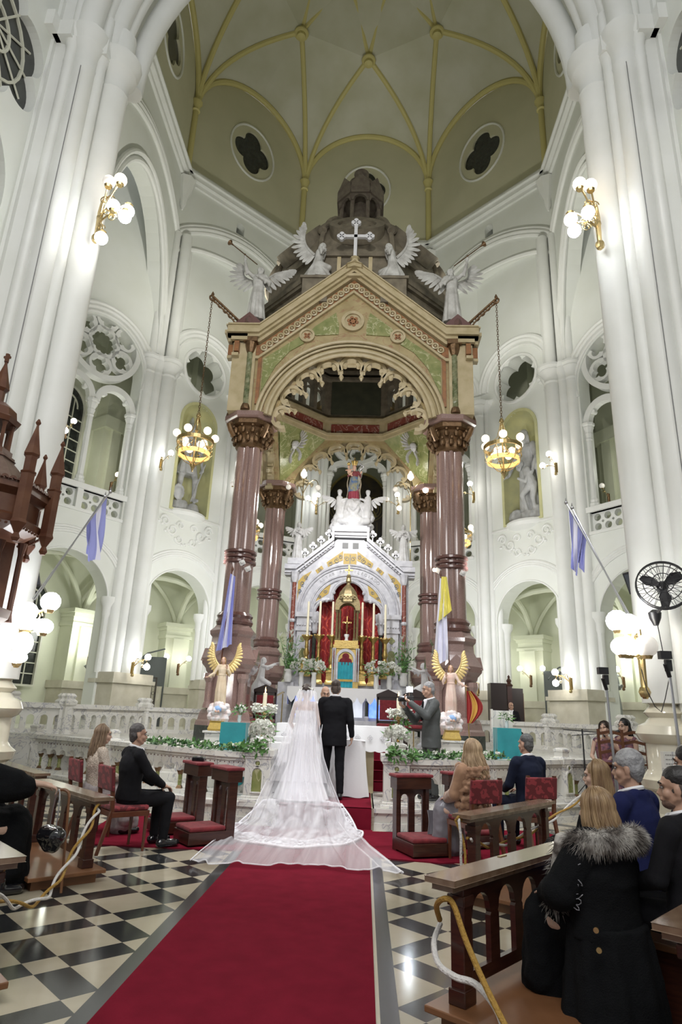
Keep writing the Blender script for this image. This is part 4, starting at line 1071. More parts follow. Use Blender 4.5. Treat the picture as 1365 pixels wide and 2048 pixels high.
build_each(m,'cross_cresting',statue_white,alt,world=True)
# red damask hanging
m=M(); m.grid(lambda a,b:V(-1.22+2.44*a,19.32+.035*math.sin(a*62)+.02*math.sin(a*17+1),2.40+3.4*b),120,12)
cur=build(m,'curtain',damask_mat,label='red damask curtain hanging inside the altar arch behind the candlesticks',cat='curtain',smooth=True)
# altar cloth
m=M(); m.box(-1.53,1.53,17.62,18.45,2.30,2.315)
N=13; pts=[(-1.53,2.31),(-1.53,2.08)]
for i in range(N):
    x0=-1.53+3.06*i/N; x1=-1.53+3.06*(i+1)/N
    pts+=[(x0+(x1-x0)*.2,1.98),((x0+x1)/2,1.90),(x0+(x1-x0)*.8,1.98),(x1,2.08)]
pts+=[(1.53,2.31)]
m.plate([pts],o,u,n,-17.62,-17.612)
for sg in (-1,1): m.box(sg*1.535-.005,sg*1.535+.005,17.62,18.4,1.85,2.31)
build(m,'altar_cloth',linen,label='white lace altar cloth with pointed scallops covering the high altar',cat='altar cloth')
# tabernacle with turquoise veil and openwork throne
tb=thing('tabernacle','gilded tabernacle with a turquoise veil and openwork bronze throne above','tabernacle',(0,18.3,2.46)); 
dg_=mat('old_bronze_gilt',(.20,.16,.09),.4,.6,col2=(.32,.25,.12),nscale=20,bump=.3,bscale=40)
m=M(); m.box(-.36,.36,18.0,18.6,2.32,2.5); m.box(-.30,.30,18.05,18.6,2.5,3.40); m.box(-.36,.36,17.98,18.65,3.40,3.50); m.box(-.33,.33,18.0,18.6,3.5,3.62); build(m,'cabinet',gold,tb,world=True)
m=M()
for sg in (-1,1):
    for x in (.30,.36): m.lathe([(.02,2.5),(.018,2.6),(.018,3.3),(.03,3.4)],(sg*x,17.97,0),8)
m.plate([archhole(0,2.5,3.12,.27,14),archhole(0,2.5,3.10,.21,14)],o,u,n,-18.04,-17.98)
build(m,'white_arcade',reredos_marble,tb,world=True,smooth=True)
m=M(); m.grid(lambda a,b:V(-.21+.42*a,17.975+.015*math.sin(a*30),2.34+.68*b),40,4); build(m,'veil',teal_bright,tb,world=True,smooth=True)
m=M(); m.box(-.21,.21,17.955,17.96,2.50,2.56); build(m,'veil_braid',goldmosaic,tb,world=True)
m=M(); m.plate([foil(0,3.08,.19,3,n=6)],o,u,n,-18.0,-17.985); build(m,'red_lining',velvet,tb,world=True)
m=M()
for sx in (-1,1):
    for sy in (0,1): m.lathe([(.06,3.62),(.035,3.72),(.03,4.45),(.055,4.5)],(sx*.29,18.1+.4*sy,0),8); m.lathe([(.05,3.62),(.022,3.72),(.02,4.45),(.04,4.5)],(sx*.21,18.08+.4*sy,0),8)
m.plate([[(-.36,4.48),(-.25,4.48)]+list(reversed(arc(0,4.45,.24,.1,PI-.1,12)))+[(.25,4.48),(.36,4.48),(.36,4.62)]+arc(0,4.62,.36,0.1,PI-.1,12)+[(-.36,4.62)]],o,u,n,-18.12,-18.04)
m.plate([[(-.36,4.48),(-.25,4.48)]+list(reversed(arc(0,4.45,.24,.1,PI-.1,12)))+[(.25,4.48),(.36,4.48),(.36,4.62)]+arc(0,4.62,.36,0.1,PI-.1,12)+[(-.36,4.62)]],o,u,n,-18.54,-18.46)
m.lathe([(.34,4.72),(.32,4.85),(.26,5.02),(.16,5.16),(.07,5.25),(.05,5.3),(.09,5.36),(.07,5.45),(.03,5.5)],(0,18.3,0),8,rot=PI/8)
for i in range(5): m.plate([circ(-.2+.1*i,4.84,.05,8),circ(-.2+.1*i,4.84,.03,8)],o,u,n,-18.02,-17.98)
m.lathe([(.06,5.45),(.075,5.5),(.05,5.56)],(0,18.3,0),8)
build(m,'throne',dg_,tb,world=True,smooth=True,angle=30)
m=M(); m.box(-.018,.018,18.28,18.32,5.5,5.85); m.box(-.12,.12,18.28,18.32,5.68,5.72); build(m,'top_cross',gold,tb,world=True)
cx_=thing('altar_crucifix','small gold crucifix on a white foot inside the tabernacle throne','crucifix',(0,18.15,3.62))
m=M(); m.box(-.014,.014,18.14,18.17,3.72,4.32); m.box(-.13,.13,18.14,18.17,4.12,4.16); m.lathe([(.05,3.7),(.02,3.76)],(0,18.15,0),8); build(m,'cross',gold,cx_,world=True)
m=M(); m.lathe([(.02,-.13),(.03,0),(.025,.06)],(0,18.13,4.03),8); m.sph((0,18.12,4.13),.028,8); m.tube([(-.11,18.13,4.15),(0,18.13,4.10),(.11,18.13,4.15)],.010,5); m.tube([(0,18.13,3.93),(0,18.13,3.80)],.014,5); build(m,'figure',brass,cx_,world=True,smooth=True)
m=M(); m.lathe([(.08,3.62),(.05,3.64),(.045,3.7),(.075,3.76),(.07,3.80)],(0,18.1,0),10); build(m,'foot',ceramic,cx_,world=True,smooth=True)
# candlesticks
def candlestick(loc,h,label):
    t=thing('altar_candlestick',label,'candlestick',loc,group=None)
    m=M(); m.lathe([(.22,0),(.22,.05),(.17,.12),(.17,.30),(.20,.33),(.12,.40)],(0,0,0),4,rot=PI/4); build(m,'base',gold,t)
    m=M(); m.lathe([(.07,.38),(.10,.45),(.05,.55),(.09,.66),(.045,.80),(.055,1.0),(.035,h-.35),(.06,h-.28),(.035,h-.2),(.05,h-.12),(.13,h-.03),(.15,h),(.14,h+.02),(.04,h+.03)],(0,0,0),12); build(m,'stem',gold,t,smooth=True)
    m=M()
    for a in range(10): m.sph((.14*math.cos(a*PI/5),.14*math.sin(a*PI/5),h+.03),.022,6)
    build(m,'drip_pan_beads',gold,t,smooth=True)
    m=M(); m.lathe([(.034,h+.02),(.032,h+1.0),(.012,h+1.02)],(0,0,0),10); build(m,'candle',wax,t,smooth=True)
    return t
for x,z,h,l in ((-1.15,2.62,1.12,'gold altar candlestick at the far left, closest to the left altar pier'),(-.80,2.42,1.34,'gold altar candlestick second from the left, before the red damask'),(-.43,2.42,1.34,'gold altar candlestick just left of the tabernacle'),(.43,2.42,1.34,'gold altar candlestick just right of the tabernacle'),(.76,2.42,1.32,'gold altar candlestick second from the right, behind the white bouquets'),(1.10,2.62,1.10,'gold altar candlestick at the far right, closest to the right altar pier')):
    candlestick((x,18.42,z),h,l)
# flowers
def blossom(m,c,r,nn=None,seed=0):
    rnd=random.Random(seed); c=Vector(c)
    for i in range(nn or 7):
        a=2*PI*i/(nn or 7)+rnd.random()*.4; e=rnd.uniform(.1,.9); d=V(math.cos(a)*math.cos(e),math.sin(a)*math.cos(e),math.sin(e))
        t=d.orthogonal().normalized()*r*.42; p=c+d*r
        m.add([c,c+d*r*.55+t,p,c+d*r*.55-t],[(0,1,2,3)])
    m.sph(c+Z*r*.1,r*.28,5)
def bouquet(name,label,cat,loc,R,nb,nl,parts_extra=None,sx=1.,sz=.8,petal_r=.05,group=None,pet=None):
    t=thing(name,label,cat,loc,group=group); rnd=random.Random(int(R*997+nb+loc[0]*31))
    m=M(); ml=M()
    for i in range(nb):
        a=rnd.random()*2*PI; q=math.acos(rnd.uniform(-.35,1)); rr=R*rnd.uniform(.8,1.05)
        p=V(rr*sx*math.sin(q)*math.cos(a),rr*math.sin(q)*math.sin(a),rr*sz*math.cos(q)); 
        d=p.normalized(); s=len(m.v); blossom(m,(0,0,0),petal_r*rnd.uniform(.7,1.2),7,i)
        m.xf(Matrix.Translation(p)@d.to_track_quat('Z','Y').to_matrix().to_4x4(),s)
    for i in range(nl):
        a=rnd.random()*2*PI; q=math.acos(rnd.uniform(-.8,.9)); rr=R*rnd.uniform(.7,1.25)
        p=V(rr*sx*math.sin(q)*math.cos(a),rr*math.sin(q)*math.sin(a),rr*sz*math.cos(q)); d=(p.normalized()+V(rnd.uniform(-.4,.4),rnd.uniform(-.4,.4),rnd.uniform(-.3,.4))).normalized(); w=d.orthogonal().normalized()*petal_r*.45; l=petal_r*1.9
        ml.add([p-d*l*.4,p+w,p+d*l,p-w],[(0,1,2,3)])
    if nb: build(m,'blossoms',pet or petal,t)
    if nl: build(ml,'foliage',leaf,t)
    return t
def vase(m,c,r,h): m.lathe([(r*.7,0),(r,h*.3),(r*.8,h*.8),(r*1.1,h)],c,12)
for sg,sd in ((-1,'left'),(1,'right')):
    for j,(x,y) in enumerate(((sg*1.22,18.1),(sg*.86,17.95))):
        t=bouquet('flower_vase','tall white vase of mixed white blooms on the altar, %s %s'%(('outer' if j==0 else 'inner'),'left side' if sg<0 else 'right side'),'flower vase',(x,y,2.86),.30,90,60,sx=1.05,sz=.75)
        m=M(); vase(m,(0,0,-.55),.075,.40); build(m,'vase',ceramic,t,smooth=True)
    # lilies on the marble bracket
    t=thing('lily_vase','spray of long white lilies in a vase beside the %s altar pier'%sd,'flower vase',(sg*1.62,18.3,2.45))
    m=M(); vase(m,(0,0,0),.12,.35); build(m,'vase',ceramic,t,smooth=True)
    m=M(); mp_=M(); rnd=random.Random(sg+5)
    for i in range(26):
        a=rnd.random()*2*PI; e=V(.34*math.cos(a)*rnd.random(),.25*math.sin(a)*rnd.random(),.55+rnd.random()*.8); m.tube([V(0,0,.3),e*.6+Z*.15,e],.008,4)
        for k in range(4):
            p=e*(.5+.13*k); d=V(rnd.uniform(-1,1),rnd.uniform(-1,1),rnd.uniform(-.2,1)).normalized(); w=d.orthogonal().normalized()*.022; m.add([p,p+d*.08+w,p+d*.17,p+d*.08-w],[(0,1,2,3)])
        if i%2==0:
            s=len(mp_.v); 
            for k in range(6): mp_.add([V(0,0,0),V(.05,.02,.10),V(.12,0,.15),V(.05,-.02,.10)],[(0,1,2,3)]); mp_.xf(Matrix.Rotation(k*PI/3,4,'Z')@Matrix.Identity(4),len(mp_.v)-4)
            mp_.xf(Matrix.Translation(e),s)
    build(m,'stems',leaf,t); build(mp_,'lilies',petal,t)
# =================== LAMPS ===================
def small(p,w=3): pass
def scrollarm(m,a,b,r=.012,lift=.12,n=10):
    a=Vector(a);b=Vector(b); m.tube(bez(a,a+(b-a)*.3+Z*lift,b+(a-b)*.1+Z*lift,b,n),r,6)
def sconce(loc,rz,label,globes,group='wall sconces',rg=.10,size=1.0,name='wall_sconce'):
    """local +y points out of the wall; globes: (x,y,z,kind)"""
    t=thing(name,label,'wall lamp',loc,rz,group,size)
    m=M(); m.lathe([(.02,-.32),(.05,-.26),(.03,-.20),(.035,.05),(.02,.12)],(0,.05,0),8); m.sph((0,.05,-.30),.05,6,sx=1.3); m.box(-.05,.05,0,.03,-.25,.1)
    st=build(m,'stem',brass if name!='dark_sconce' else bronze,t,smooth=True)
    for x,y,z,k in globes:
        m=M(); scrollarm(m,(0,.06,-.05),(x,y,z-(rg if z>0 else -rg)*1.0),.011,.10 if z>=0 else .22)
        c=V(x*.6,y*.6+.05,z*.4); m.tube([c+V(.0,0,0)+V(.06*(1-q*.7)*math.cos(q*9),0,.06*(1-q*.7)*math.sin(q*9)) for q in [i/14 for i in range(15)]],.007,4)
        m.lathe([(.035,0),(.045,.03),(.03,.05)],(x,y,z-(rg*1.15 if z>0 else -rg*.75)),8)
        build(m,'arm',brass,t,smooth=True)
        g=M(); g.sph((x,y,z),rg,14); build(g,'globe',{'on':globe_on,'off':globe_soft,'warm':globe_warm,'blue':globe_blue}[k],t,smooth=True)
    return t
def face(x,y,cx=0,cy=17.1): # rotation so that +y looks at the centre
    return math.atan2(cy-y,cx-x)-PI/2
SC1=[(-6.72,20.1,9.75,[(-.12,.30,.33,'on'),(.30,.30,.10,'blue')],'left crossing-side pier at gallery height, beside the warrior niche'),
(6.80,19.95,9.85,[(0,.28,.38,'on'),(.34,.3,.08,'on')],'right big pier at gallery height, beside the kneeling-boy niche'),
(-4.62,22.85,9.75,[(0,.3,.35,'on'),(.3,.28,.1,'off')],'left narrow pier right of the warrior niche'),
(4.50,22.75,9.75,[(0,.28,.36,'on'),(.42,.3,.12,'on')],'right narrow pier left of the kneeling-boy niche'),
(-1.60,24.3,9.62,[(-.42,.3,.24,'off'),(.40,.3,.24,'blue'),(0,.26,.42,'on')],'pier left of the dark centre window'),
(1.72,24.3,9.72,[(.42,.3,.24,'off'),(0,.26,.42,'on'),(-.1,.34,-.18,'warm')],'pier right of the dark centre window'),
(-6.74,20.05,2.85,[(-.28,.34,.28,'on'),(-.28,.34,-.02,'on'),(.1,.3,.3,'blue')],'left big pier at head height above the marble dado'),
(6.78,19.95,2.85,[(.30,.34,.26,'on'),(.30,.34,-.06,'on'),(-.1,.3,.3,'blue')],'right big pier at head height above the marble dado'),
(4.46,22.75,2.75,[(0,.32,.32,'on'),(.3,.3,.1,'on')],'right narrow pier behind the granite column, at head height'),
(-4.5,22.8,2.75,[(0,.32,.32,'on')],'left narrow pier behind the granite column, at head height')]
for x,y,z,gl,l in SC1: sconce((x,y,z),face(x,y),'brass globe sconce on the '+l,gl)
SC2=[(-9.25,22.55,3.15,[(0,.3,.34,'on')],'far left aisle pier beside the grey angel'),(-7.42,25.2,3.2,[(0,.3,.34,'on')],'aisle pier left of the left stair gate'),
(-6.86,25.45,3.2,[(-.28,.3,.32,'on')],'right flank of the aisle pier behind the left arch'),(6.95,25.4,3.25,[(.30,.3,.34,'on')],'aisle pier above the dark confessional'),
(7.48,25.12,3.25,[(0,.3,.34,'on')],'aisle pier left of the right stair gate'),(9.3,22.4,3.1,[(0,.3,.34,'on')],'far right aisle pier beside the right grey angel'),
(-9.15,21.9,9.5,[(0,.3,.36,'warm')],'gallery wall behind the left tracery'),(9.2,21.9,9.5,[(0,.3,.36,'off')],'gallery wall behind the right tracery opening'),
(-10.2,19.9,10.8,[(0,.3,.3,'on'),(.3,.3,-.2,'on')],'far left gallery wall past the crossing pillar')]
for x,y,z,gl,l in SC2: sconce((x,y,z),face(x,y),'dark iron sconce on the '+l,gl,'aisle and gallery sconces',name='dark_sconce')
# clusters on the crossing pillars
def cluster(loc,label,globes,rg,name='pillar_lamp'):
    t=thing(name,label,'wall lamp',loc)
    m=M(); s=1 if loc[0]<0 else -1
    m.lathe([(.03,-.5),(.07,-.42),(.04,-.35),(.05,.1),(.03,.35)],(0,0,0),8); m.sph((0,0,-.42),.08,6); m.sph((0,0,0),.06,6); build(m,'stem',brass,t,smooth=True)
    for x,y,z,k,sq in globes:
        m=M(); p=V(x-loc[0],y-loc[1],z-loc[2]); e=p-Z*rg*(1 if p.z>0 else -1)*sq; scrollarm(m,(0,0,0 if p.z>0 else -.1),e,.014,.12,12); m.lathe([(.05,-.02),(.07,.02),(.03,.05)],e,8)
        c=p*.5; m.tube([c+V(.08*(1-q*.7)*math.cos(q*10),0,.08*(1-q*.7)*math.sin(q*10)) for q in [i/16 for i in range(17)]],.009,4); build(m,'arm',brass,t,smooth=True)
        g=M(); g.sph(p,rg,16,sz=sq); build(g,'globe',{'on':globe_on,'off':globe_soft,'warm':globe_warm,'blue':globe_blue}[k],t,smooth=True)
    return t
cluster((-4.10,8.45,9.42),'upper five-globe brass lamp on the left crossing pillar, one globe unlit',[(-3.73,8.2,9.98,'warm',1),(-3.92,8.2,9.94,'off',1),(-3.77,8.2,9.44,'blue',1),(-3.54,8.25,9.38,'on',1),(-3.55,8.2,9.22,'blue',1),(-3.93,8.3,8.88,'on',1)],.105)
cluster((4.14,8.45,9.35),'upper four-globe brass lamp on the right crossing pillar',[(3.81,8.2,9.91,'warm',1),(3.98,8.2,9.88,'warm',1),(3.62,8.2,9.2,'warm',1),(3.68,8.25,9.03,'blue',1),(3.90,8.2,9.34,'blue',1)],.105)
cluster((-4.02,8.35,2.55),'lower brass lamp with big globes on the left crossing pillar beside the pulpit',[(-3.56,8.05,2.88,'blue',1),(-3.60,8.05,2.56,'on',.8),(-3.84,8.05,2.74,'blue',1),(-3.82,8.05,2.60,'on',.8),(-3.80,8.0,2.33,'on',1.2),(-3.84,8.0,2.16,'blue',.6)],.125)
cluster((4.02,8.25,2.45),'lower brass lamp with big globes on the right crossing pillar, one globe unlit',[(3.67,8.0,2.86,'blue',1),(3.80,8.0,2.82,'on',1),(3.70,8.0,2.55,'on',.85),(3.79,8.05,2.55,'on',.85),(3.97,7.95,2.56,'off',1)],.135)
# chandeliers
def chandelier(tip,ring_z,label,R=.43):
    t=thing('chandelier',label,'chandelier',(tip.x,tip.y,ring_z-.62),group=None); L=tip.z-ring_z; O=.62
    m=M(); k=0; zz=O+.75
    while zz<L+O-.1: 
        m.tube([V(.022*math.cos(a)*(1 if k%2 else 0),.022*math.cos(a)*(0 if k%2 else 1),zz+.045*math.sin(a)) for a in [2*PI*i/8 for i in range(8)]],.007,4,closed=True); zz+=.07; k+=1
    m.tube([(0,0,zz-.05),(0,0,L+O)],.01,5)
    build(m,'chain',bronze,t)
    m=M(); m.lathe([(.02,O+.8),(.05,O+.76),(.06,O+.70),(.03,O+.66),(.03,O+.36),(.05,O+.32),(.02,O+.28),(.02,.15),(.05,.1),(.08,.05),(.05,0),(.03,-.05),(.015,-.12)],(0,0,0),10)
    for a in range(6): d=V(math.cos(a*PI/3),math.sin(a*PI/3),0); m.tube([d*.03+Z*(O+.66),d*.12+Z*(O+.3),d*R*.98+Z*(O+.02)],.009,5); m.tube([d*R+Z*(O-.05),d*R*.9+Z*(O-.30),d*R*.45+Z*.13,d*.05+Z*.06],.009,5)
    build(m,'frame',brass,t,smooth=True)
    m=M()
    for z0,z1,r in ((O-.02,O+.07,R),): m.plate([circ(0,0,r+.012,36),circ(0,0,r-.012,36)],V(0,0,0),V(1,0,0),Z,z0,z1,up=V(0,1,0))
    build(m,'ring',brass,t)
    m=M()
    for a in range(6):
        c=V(R*.86*math.cos(a*PI/3+.5),R*.86*math.sin(a*PI/3+.5),O-.22); m.tube([c+V(.07*math.cos(q),.03*math.sin(q),.08*math.sin(q)) for q in [2*PI*i/12 for i in range(12)]],.008,4,closed=True)
    for a in range(12):
        c=V(R*.9*math.cos(a*PI/6),R*.9*math.sin(a*PI/6),O-.12); m.tube([c+V(.04*math.cos(q),.04*math.sin(q)*.3,.05*math.sin(q)) for q in [2*PI*i/10 for i in range(10)]],.006,4,closed=True)
    build(m,'scrollwork',brass,t,smooth=True)
    m=M(); m.plate([circ(0,0,R*.86,30),circ(0,0,R*.80,30)],V(0,0,0),V(1,0,0),Z,O-.34,O-.24,up=V(0,1,0)); build(m,'amber_band',opal,t)
    for a in range(6):
        d=V(math.cos(a*PI/3+.35),math.sin(a*PI/3+.35),0); g=M(); g.sph(d*(R+.02)+Z*(O+.19),.095,14); build(g,'globe',globe_ch,t,smooth=True)
    for a in range(4):
        d=V(math.cos(a*PI/2+.8),math.sin(a*PI/2+.8),0); g=M(); g.sph(d*R*.55+Z*(O-.10),.085,12); build(g,'lower_globe',globe_ch,t,smooth=True)
    return t
chandelier(BR[(-1,-1)],7.66,'brass ring chandelier on the left, hanging before the warrior niche')
chandelier(BR[(1,-1)],7.66,'brass ring chandelier on the right, hanging before the kneeling-boy niche')
chandelier(BR[(-1,1)],7.6,'rear brass chandelier half hidden behind the left front granite column')
chandelier(BR[(1,1)],7.6,'rear brass chandelier half hidden behind the right front granite column')
# projectors on the granite columns
for sx,pts in ((-1,((-2.36,14.22,4.9),(-2.22,14.24,4.76))),(1,((2.16,14.25,4.85),(2.72,14.22,4.80)))):
    for i,p in enumerate(pts):
        t=thing('floodlight','small white floodlight clamped to the %s front granite column, %s one'%('left' if sx<0 else 'right','left' if i==0 else 'right'),'floodlight',p)
        m=M(); m.bx((0,0,0),(.13,.10,.11)); m.xf(Matrix.Rotation(.5*sx,4,'Y')@Matrix.Rotation(.4,4,'X')); build(m,'housing',ceramic,t,bevel=.01)
        m=M(); m.sph((-.09 if sx>0 and i==0 else .0,-.06,0.0),.045,8); build(m,'lamp_face',globe_warm if sx>0 and i==0 else ceramic,t,smooth=True)
        m=M(); m.tube([(0,.02,0),(0,.18,-.02)],.02,5); build(m,'clamp',black,t)
# =================== CHANCEL FURNITURE ===================
# communion rail
def rail_section(name,label,pa,pb,n_arch,s,side):
    t=thing(name,label,'communion rail',((pa.x+pb.x)/2,(pa.y+pb.y)/2,.30)); u=(pb-pa).normalized(); L=(pb-pa).length; n=V(u.y,-u.x,0)
    if n.y>0: n=-n
    o=pa+Z*.30
    # arcade plate
    w=L/n_arch; r=w*.36; holes=[]
    sk=[(0,.34),]
    pl_=[(0,.56),(L,.56)]+[(L,.34)]
    bottom=[]
    for i in range(n_arch):
        c=w*(i+.5); bottom+= [(c-r,.34)]+list(reversed(arc(c,.34,r,0,PI,10)))[1:-1]+[(c+r,.34)]
    poly=[(0,.58),(0,.34)]+bottom+[(L,.34),(L,.58)]
    m=M(); m.plate([poly],o,u,n,-.07,.07); m.plate([rect(0,L,.0,.06)],o,u,n,-.12,.12); build(m,'arcade',marble,t,world=True)
    m=M(); m.plate([rect(-.01,L+.01,.58,.63)],o,u,n,-.10,.10); m.plate([rect(-.02,L+.02,.63,.70)],o,u,n,-.15,.15); build(m,'handrail',marble,t,world=True,bevel=.012)
    m=M()
    for i in range(n_arch*3): m.sph(o+u*(L*(i+.5)/(n_arch*3))+Z*.545+n*.075,.011,5)
    build(m,'studs',dark_granite,t,world=True)
    for i in range(n_arch+1):
        if i in (0,n_arch) : continue
        q=o+u*(w*i)
        m=M(); m.lathe([(.035,.10),(.035,.28)],q,8); c_=build(m,'colonnette',green_marble,t,world=True,smooth=True)
        m=M(); m.lathe([(.075,.05),(.05,.10),(.04,.11)],q,4,rot=PI/4); m.lathe([(.04,.27),(.05,.29),(.075,.335),(.075,.35)],q,4,rot=PI/4); build_each(m,'bronze_collar',bronze,c_,world=True)
def rail_post(name,label,p,u,h=.74,w=.34):
    t=thing(name,label,'rail post',(p.x,p.y,.30)); u=u.normalized(); n=V(u.y,-u.x,0)
    if n.y>0: n=-n
    o=p+Z*.30; m=M()
    m.obox(o,u,n,-w*.62,w*.62,0,.05,-w*.62,w*.62); m.obox(o,u,n,-w*.56,w*.56,.05,.09,-w*.56,w*.56); m.obox(o,u,n,-w*.5,w*.5,.09,h-.14,-w*.5,w*.5)
    m.obox(o,u,n,-w*.55,w*.55,h-.14,h-.10,-w*.55,w*.55); m.obox(o,u,n,-w*.62,w*.62,h-.10,h,-w*.62,w*.62)
    build(m,'body',marble,t,world=True,bevel=.008)
    m=M(); m.plate([archhole(0,.15,.40,.075,8)],o,u,n,w*.5,w*.5+.012); m.plate([circ(0,.55,.035,12)],o,u,n,w*.5,w*.5+.012); build_each(m,'green_inlay',green_marble,t,world=True)
    m=M(); m.plate([archhole(0,.13,.42,.10,10),archhole(0,.15,.42,.075,10)],o,u,n,w*.5,w*.5+.03); m.plate([circ(0,.56,.06,14),circ(0,.56,.038,14)],o,u,n,w*.5,w*.5+.03)
    for i in range(4): m.sph(o+u*(-w*.4+w*.27*i)+Z*(h-.12)+n*(w*.56),.011,5)
    build(m,'tracery',marble,t,world=True)
    m=M(); m.lathe([(w*.62,h),(w*.5,h+.03),(w*.5,h+.10),(w*.56,h+.12),(w*.56,h+.15),(w*.3,h+.18)],o,4,rot=math.atan2(u.y,u.x)+PI/4); build(m,'cap_block',marble,t,world=True)
for s,sd in ((-1,'left'),(1,'right')):
    R_=railpath(s); 
    A=R_[0]; rail_post('rail_post','marble rail post %s of the aisle opening with a white bouquet on top'%sd,A+V(0,0,0),V(1,0,0),.76,.40)
    seg=[(R_[0]+V(s*.2,.0,0),R_[1]),(R_[1],R_[2]),(R_[2],R_[3]),(R_[3],R_[4]),(R_[4],R_[5]),(R_[5],R_[6])]
    for i,(a,b) in enumerate(seg):
        L=(b-a).length; rail_section('communion_rail','white marble arcaded communion rail, %s part on the %s side'%(('first','second','third','fourth','fifth','sixth')[i]+' from the aisle',sd),a,b,max(2,round(L/.30)),s,sd)
    for k in (3,5):
        d=(R_[k+1]-R_[k-1]); rail_post('rail_post','marble post %s in the %s communion rail with green inlay'%(('halfway' if k==3 else 'near the pillar'),sd),R_[k],d,.72,.26)
# rear balustrade of the chancel
def back_rail(pa,pb,label,na):
    t=thing('balustrade',label,'balustrade',((pa.x+pb.x)/2,(pa.y+pb.y)/2,FZ)); u=(pb-pa).normalized(); L=(pb-pa).length; n=V(u.y,-u.x,0)
    if n.y>0: n=-n
    o=pa+Z*FZ; w=L/na
    holes=[archhole(w*(i+.5),.10,.34,w*.28,8) for i in range(na)]
    m=M(); m.plate([rect(0,L,0,.58)]+holes,o,u,n,-.08,.08); build(m,'arcade',marble,t,world=True)
    m=M(); m.plate([rect(-.03,L+.03,.58,.68)],o,u,n,-.15,.15); build(m,'handrail',marble,t,world=True,bevel=.012)
    m=M()
    for a in (0,L): m.lathe([(.24,0),(.22,.06),(.19,.08),(.19,.62),(.24,.66),(.26,.74),(.18,.80),(.22,.86),(.16,.92)],o+u*a,4,rot=math.atan2(u.y,u.x)+PI/4)
    build_each(m,'post',marble,t,world=True)
for s,sd in ((-1,'left'),(1,'right')):
    back_rail(V(s*6.6,15.6,0),V(s*5.6,18.3,0),'outer rear marble balustrade in front of the %s big pier'%sd,8)
    back_rail(V(s*5.6,18.3,0),V(s*3.3,19.2,0),'inner rear marble balustrade between the %s big pier and granite column'%sd,8)
    back_rail(V(s*7.6,15.0,0),V(s*6.6,15.6,0),'short marble balustrade turning towards the %s transept'%sd,4)
# garland on the communion rail
def garland(pts,label,nl=260,nf=8,rad=.10,name='garland'):
    t=thing(name,label,'garland',tuple(pts[0])); rnd=random.Random(len(pts)+int(pts[0].x*10)); m=M(); ml=M(); mf=M()
    segs=[(pts[i],pts[i+1]) for i in range(len(pts)-1)]; tot=sum((b-a).length for a,b in segs)
    def at(q):
        q*=tot
        for a,b in segs:
            l=(b-a).length
            if q<=l: return a.lerp(b,q/l)
            q-=l
        return pts[-1]
    for i in range(nl):
        p=at(rnd.random())+V(rnd.uniform(-rad,rad),rnd.uniform(-rad,rad),rnd.uniform(0,rad)); d=V(rnd.uniform(-1,1),rnd.uniform(-1,1),rnd.uniform(-.2,1.1)).normalized(); w=d.orthogonal().normalized(); l=rnd.uniform(.05,.10)
        (m if i%2 else ml).add([p,p+d*l*.45+w*l*.3,p+d*l,p+d*l*.45-w*l*.3],[(0,1,2,3)])
    for i in range(nf):
        p=at((i+.5)/nf)+V(0,rnd.uniform(-rad,.0),rad*.9); blossom(mf,p,.06,8,i); blossom(mf,p+Z*.02,.04,6,i+9)
    build(m,'dark_leaves',leaf_dark,t,world=True); build(ml,'light_leaves',leaf,t,world=True); build(mf,'roses',petal,t,world=True)
for s,sd in ((-1,'left'),(1,'right')):
    R_=railpath(s); garland([R_[0]+V(s*.25,0,1.0),R_[1]+Z*1.0,R_[2]+Z*1.0]+([R_[2].lerp(R_[3],.45)+Z*1.0] if s<0 else [R_[2].lerp(R_[3],.12)+Z*1.0]),'leafy garland with white roses lying along the %s communion rail'%sd,420,7)
    t=bouquet('rail_bouquet','dense round bouquet of white hydrangeas on the %s rail post'%sd,'flowers',(s*1.08,10.66,1.34),.19,130,12,petal_r=.045,sz=.8)
    m=M(); ml=M(); rnd=random.Random(s+3)
    for i in range(70):
        p=V(s*.06+rnd.uniform(-.22,.22),-.17+rnd.uniform(-.06,.02),-.15-rnd.uniform(0,.18)); d=V(rnd.uniform(-1,1),-.4,rnd.uniform(-1,.6)).normalized(); w=d.orthogonal().normalized()*.03; ml.add([p,p+d*.05+w,p+d*.12,p+d*.05-w],[(0,1,2,3)])
    for i in range(12): blossom(m,(rnd.uniform(-.2,.2),-.20,-.12-rnd.uniform(0,.16)),.035,6,i)
    build(ml,'trailing_leaves',leaf,t); build(m,'trailing_blossoms',petal,t)
# cloth-covered marble plinths with little vases
def clothbox(name,label,cat,x,y,w,d,z1,z0,mt,rz=0):
    t=thing(name,label,cat,(x,y,z0),rz); h=z1-z0
    m=M(); m.box(-w/2+.02,w/2-.02,-d/2+.02,d/2-.02,0,h-.01); build(m,'stand',marble,t)
    m=M(); m.box(-w/2,w/2,-d/2,d/2,h-.01,h+.005)
    def sk(a,b):
        q=a*4; e=int(q)%4; f=q-int(q); P=[(-w/2,-d/2),(w/2,-d/2),(w/2,d/2),(-w/2,d/2),(-w/2,-d/2)]; x0,y0=P[e];x1,y1=P[e+1]
        px,py=x0+(x1-x0)*f,y0+(y1-y0)*f; fl=1+.06*b*math.sin(a*50)+.05*b
        return V(px*fl,py*fl,h-(h-.05)*b*(.92+.06*math.sin(a*12.5)))
    m.grid(sk,96,8,closeu=True); build(m,'cloth',mt,t,smooth=True); return t
clothbox('covered_stand','low marble stand draped in dark teal cloth left of the altar with a small vase','covered stand',-1.72,11.75,.44,.40,1.42,.30,teal)
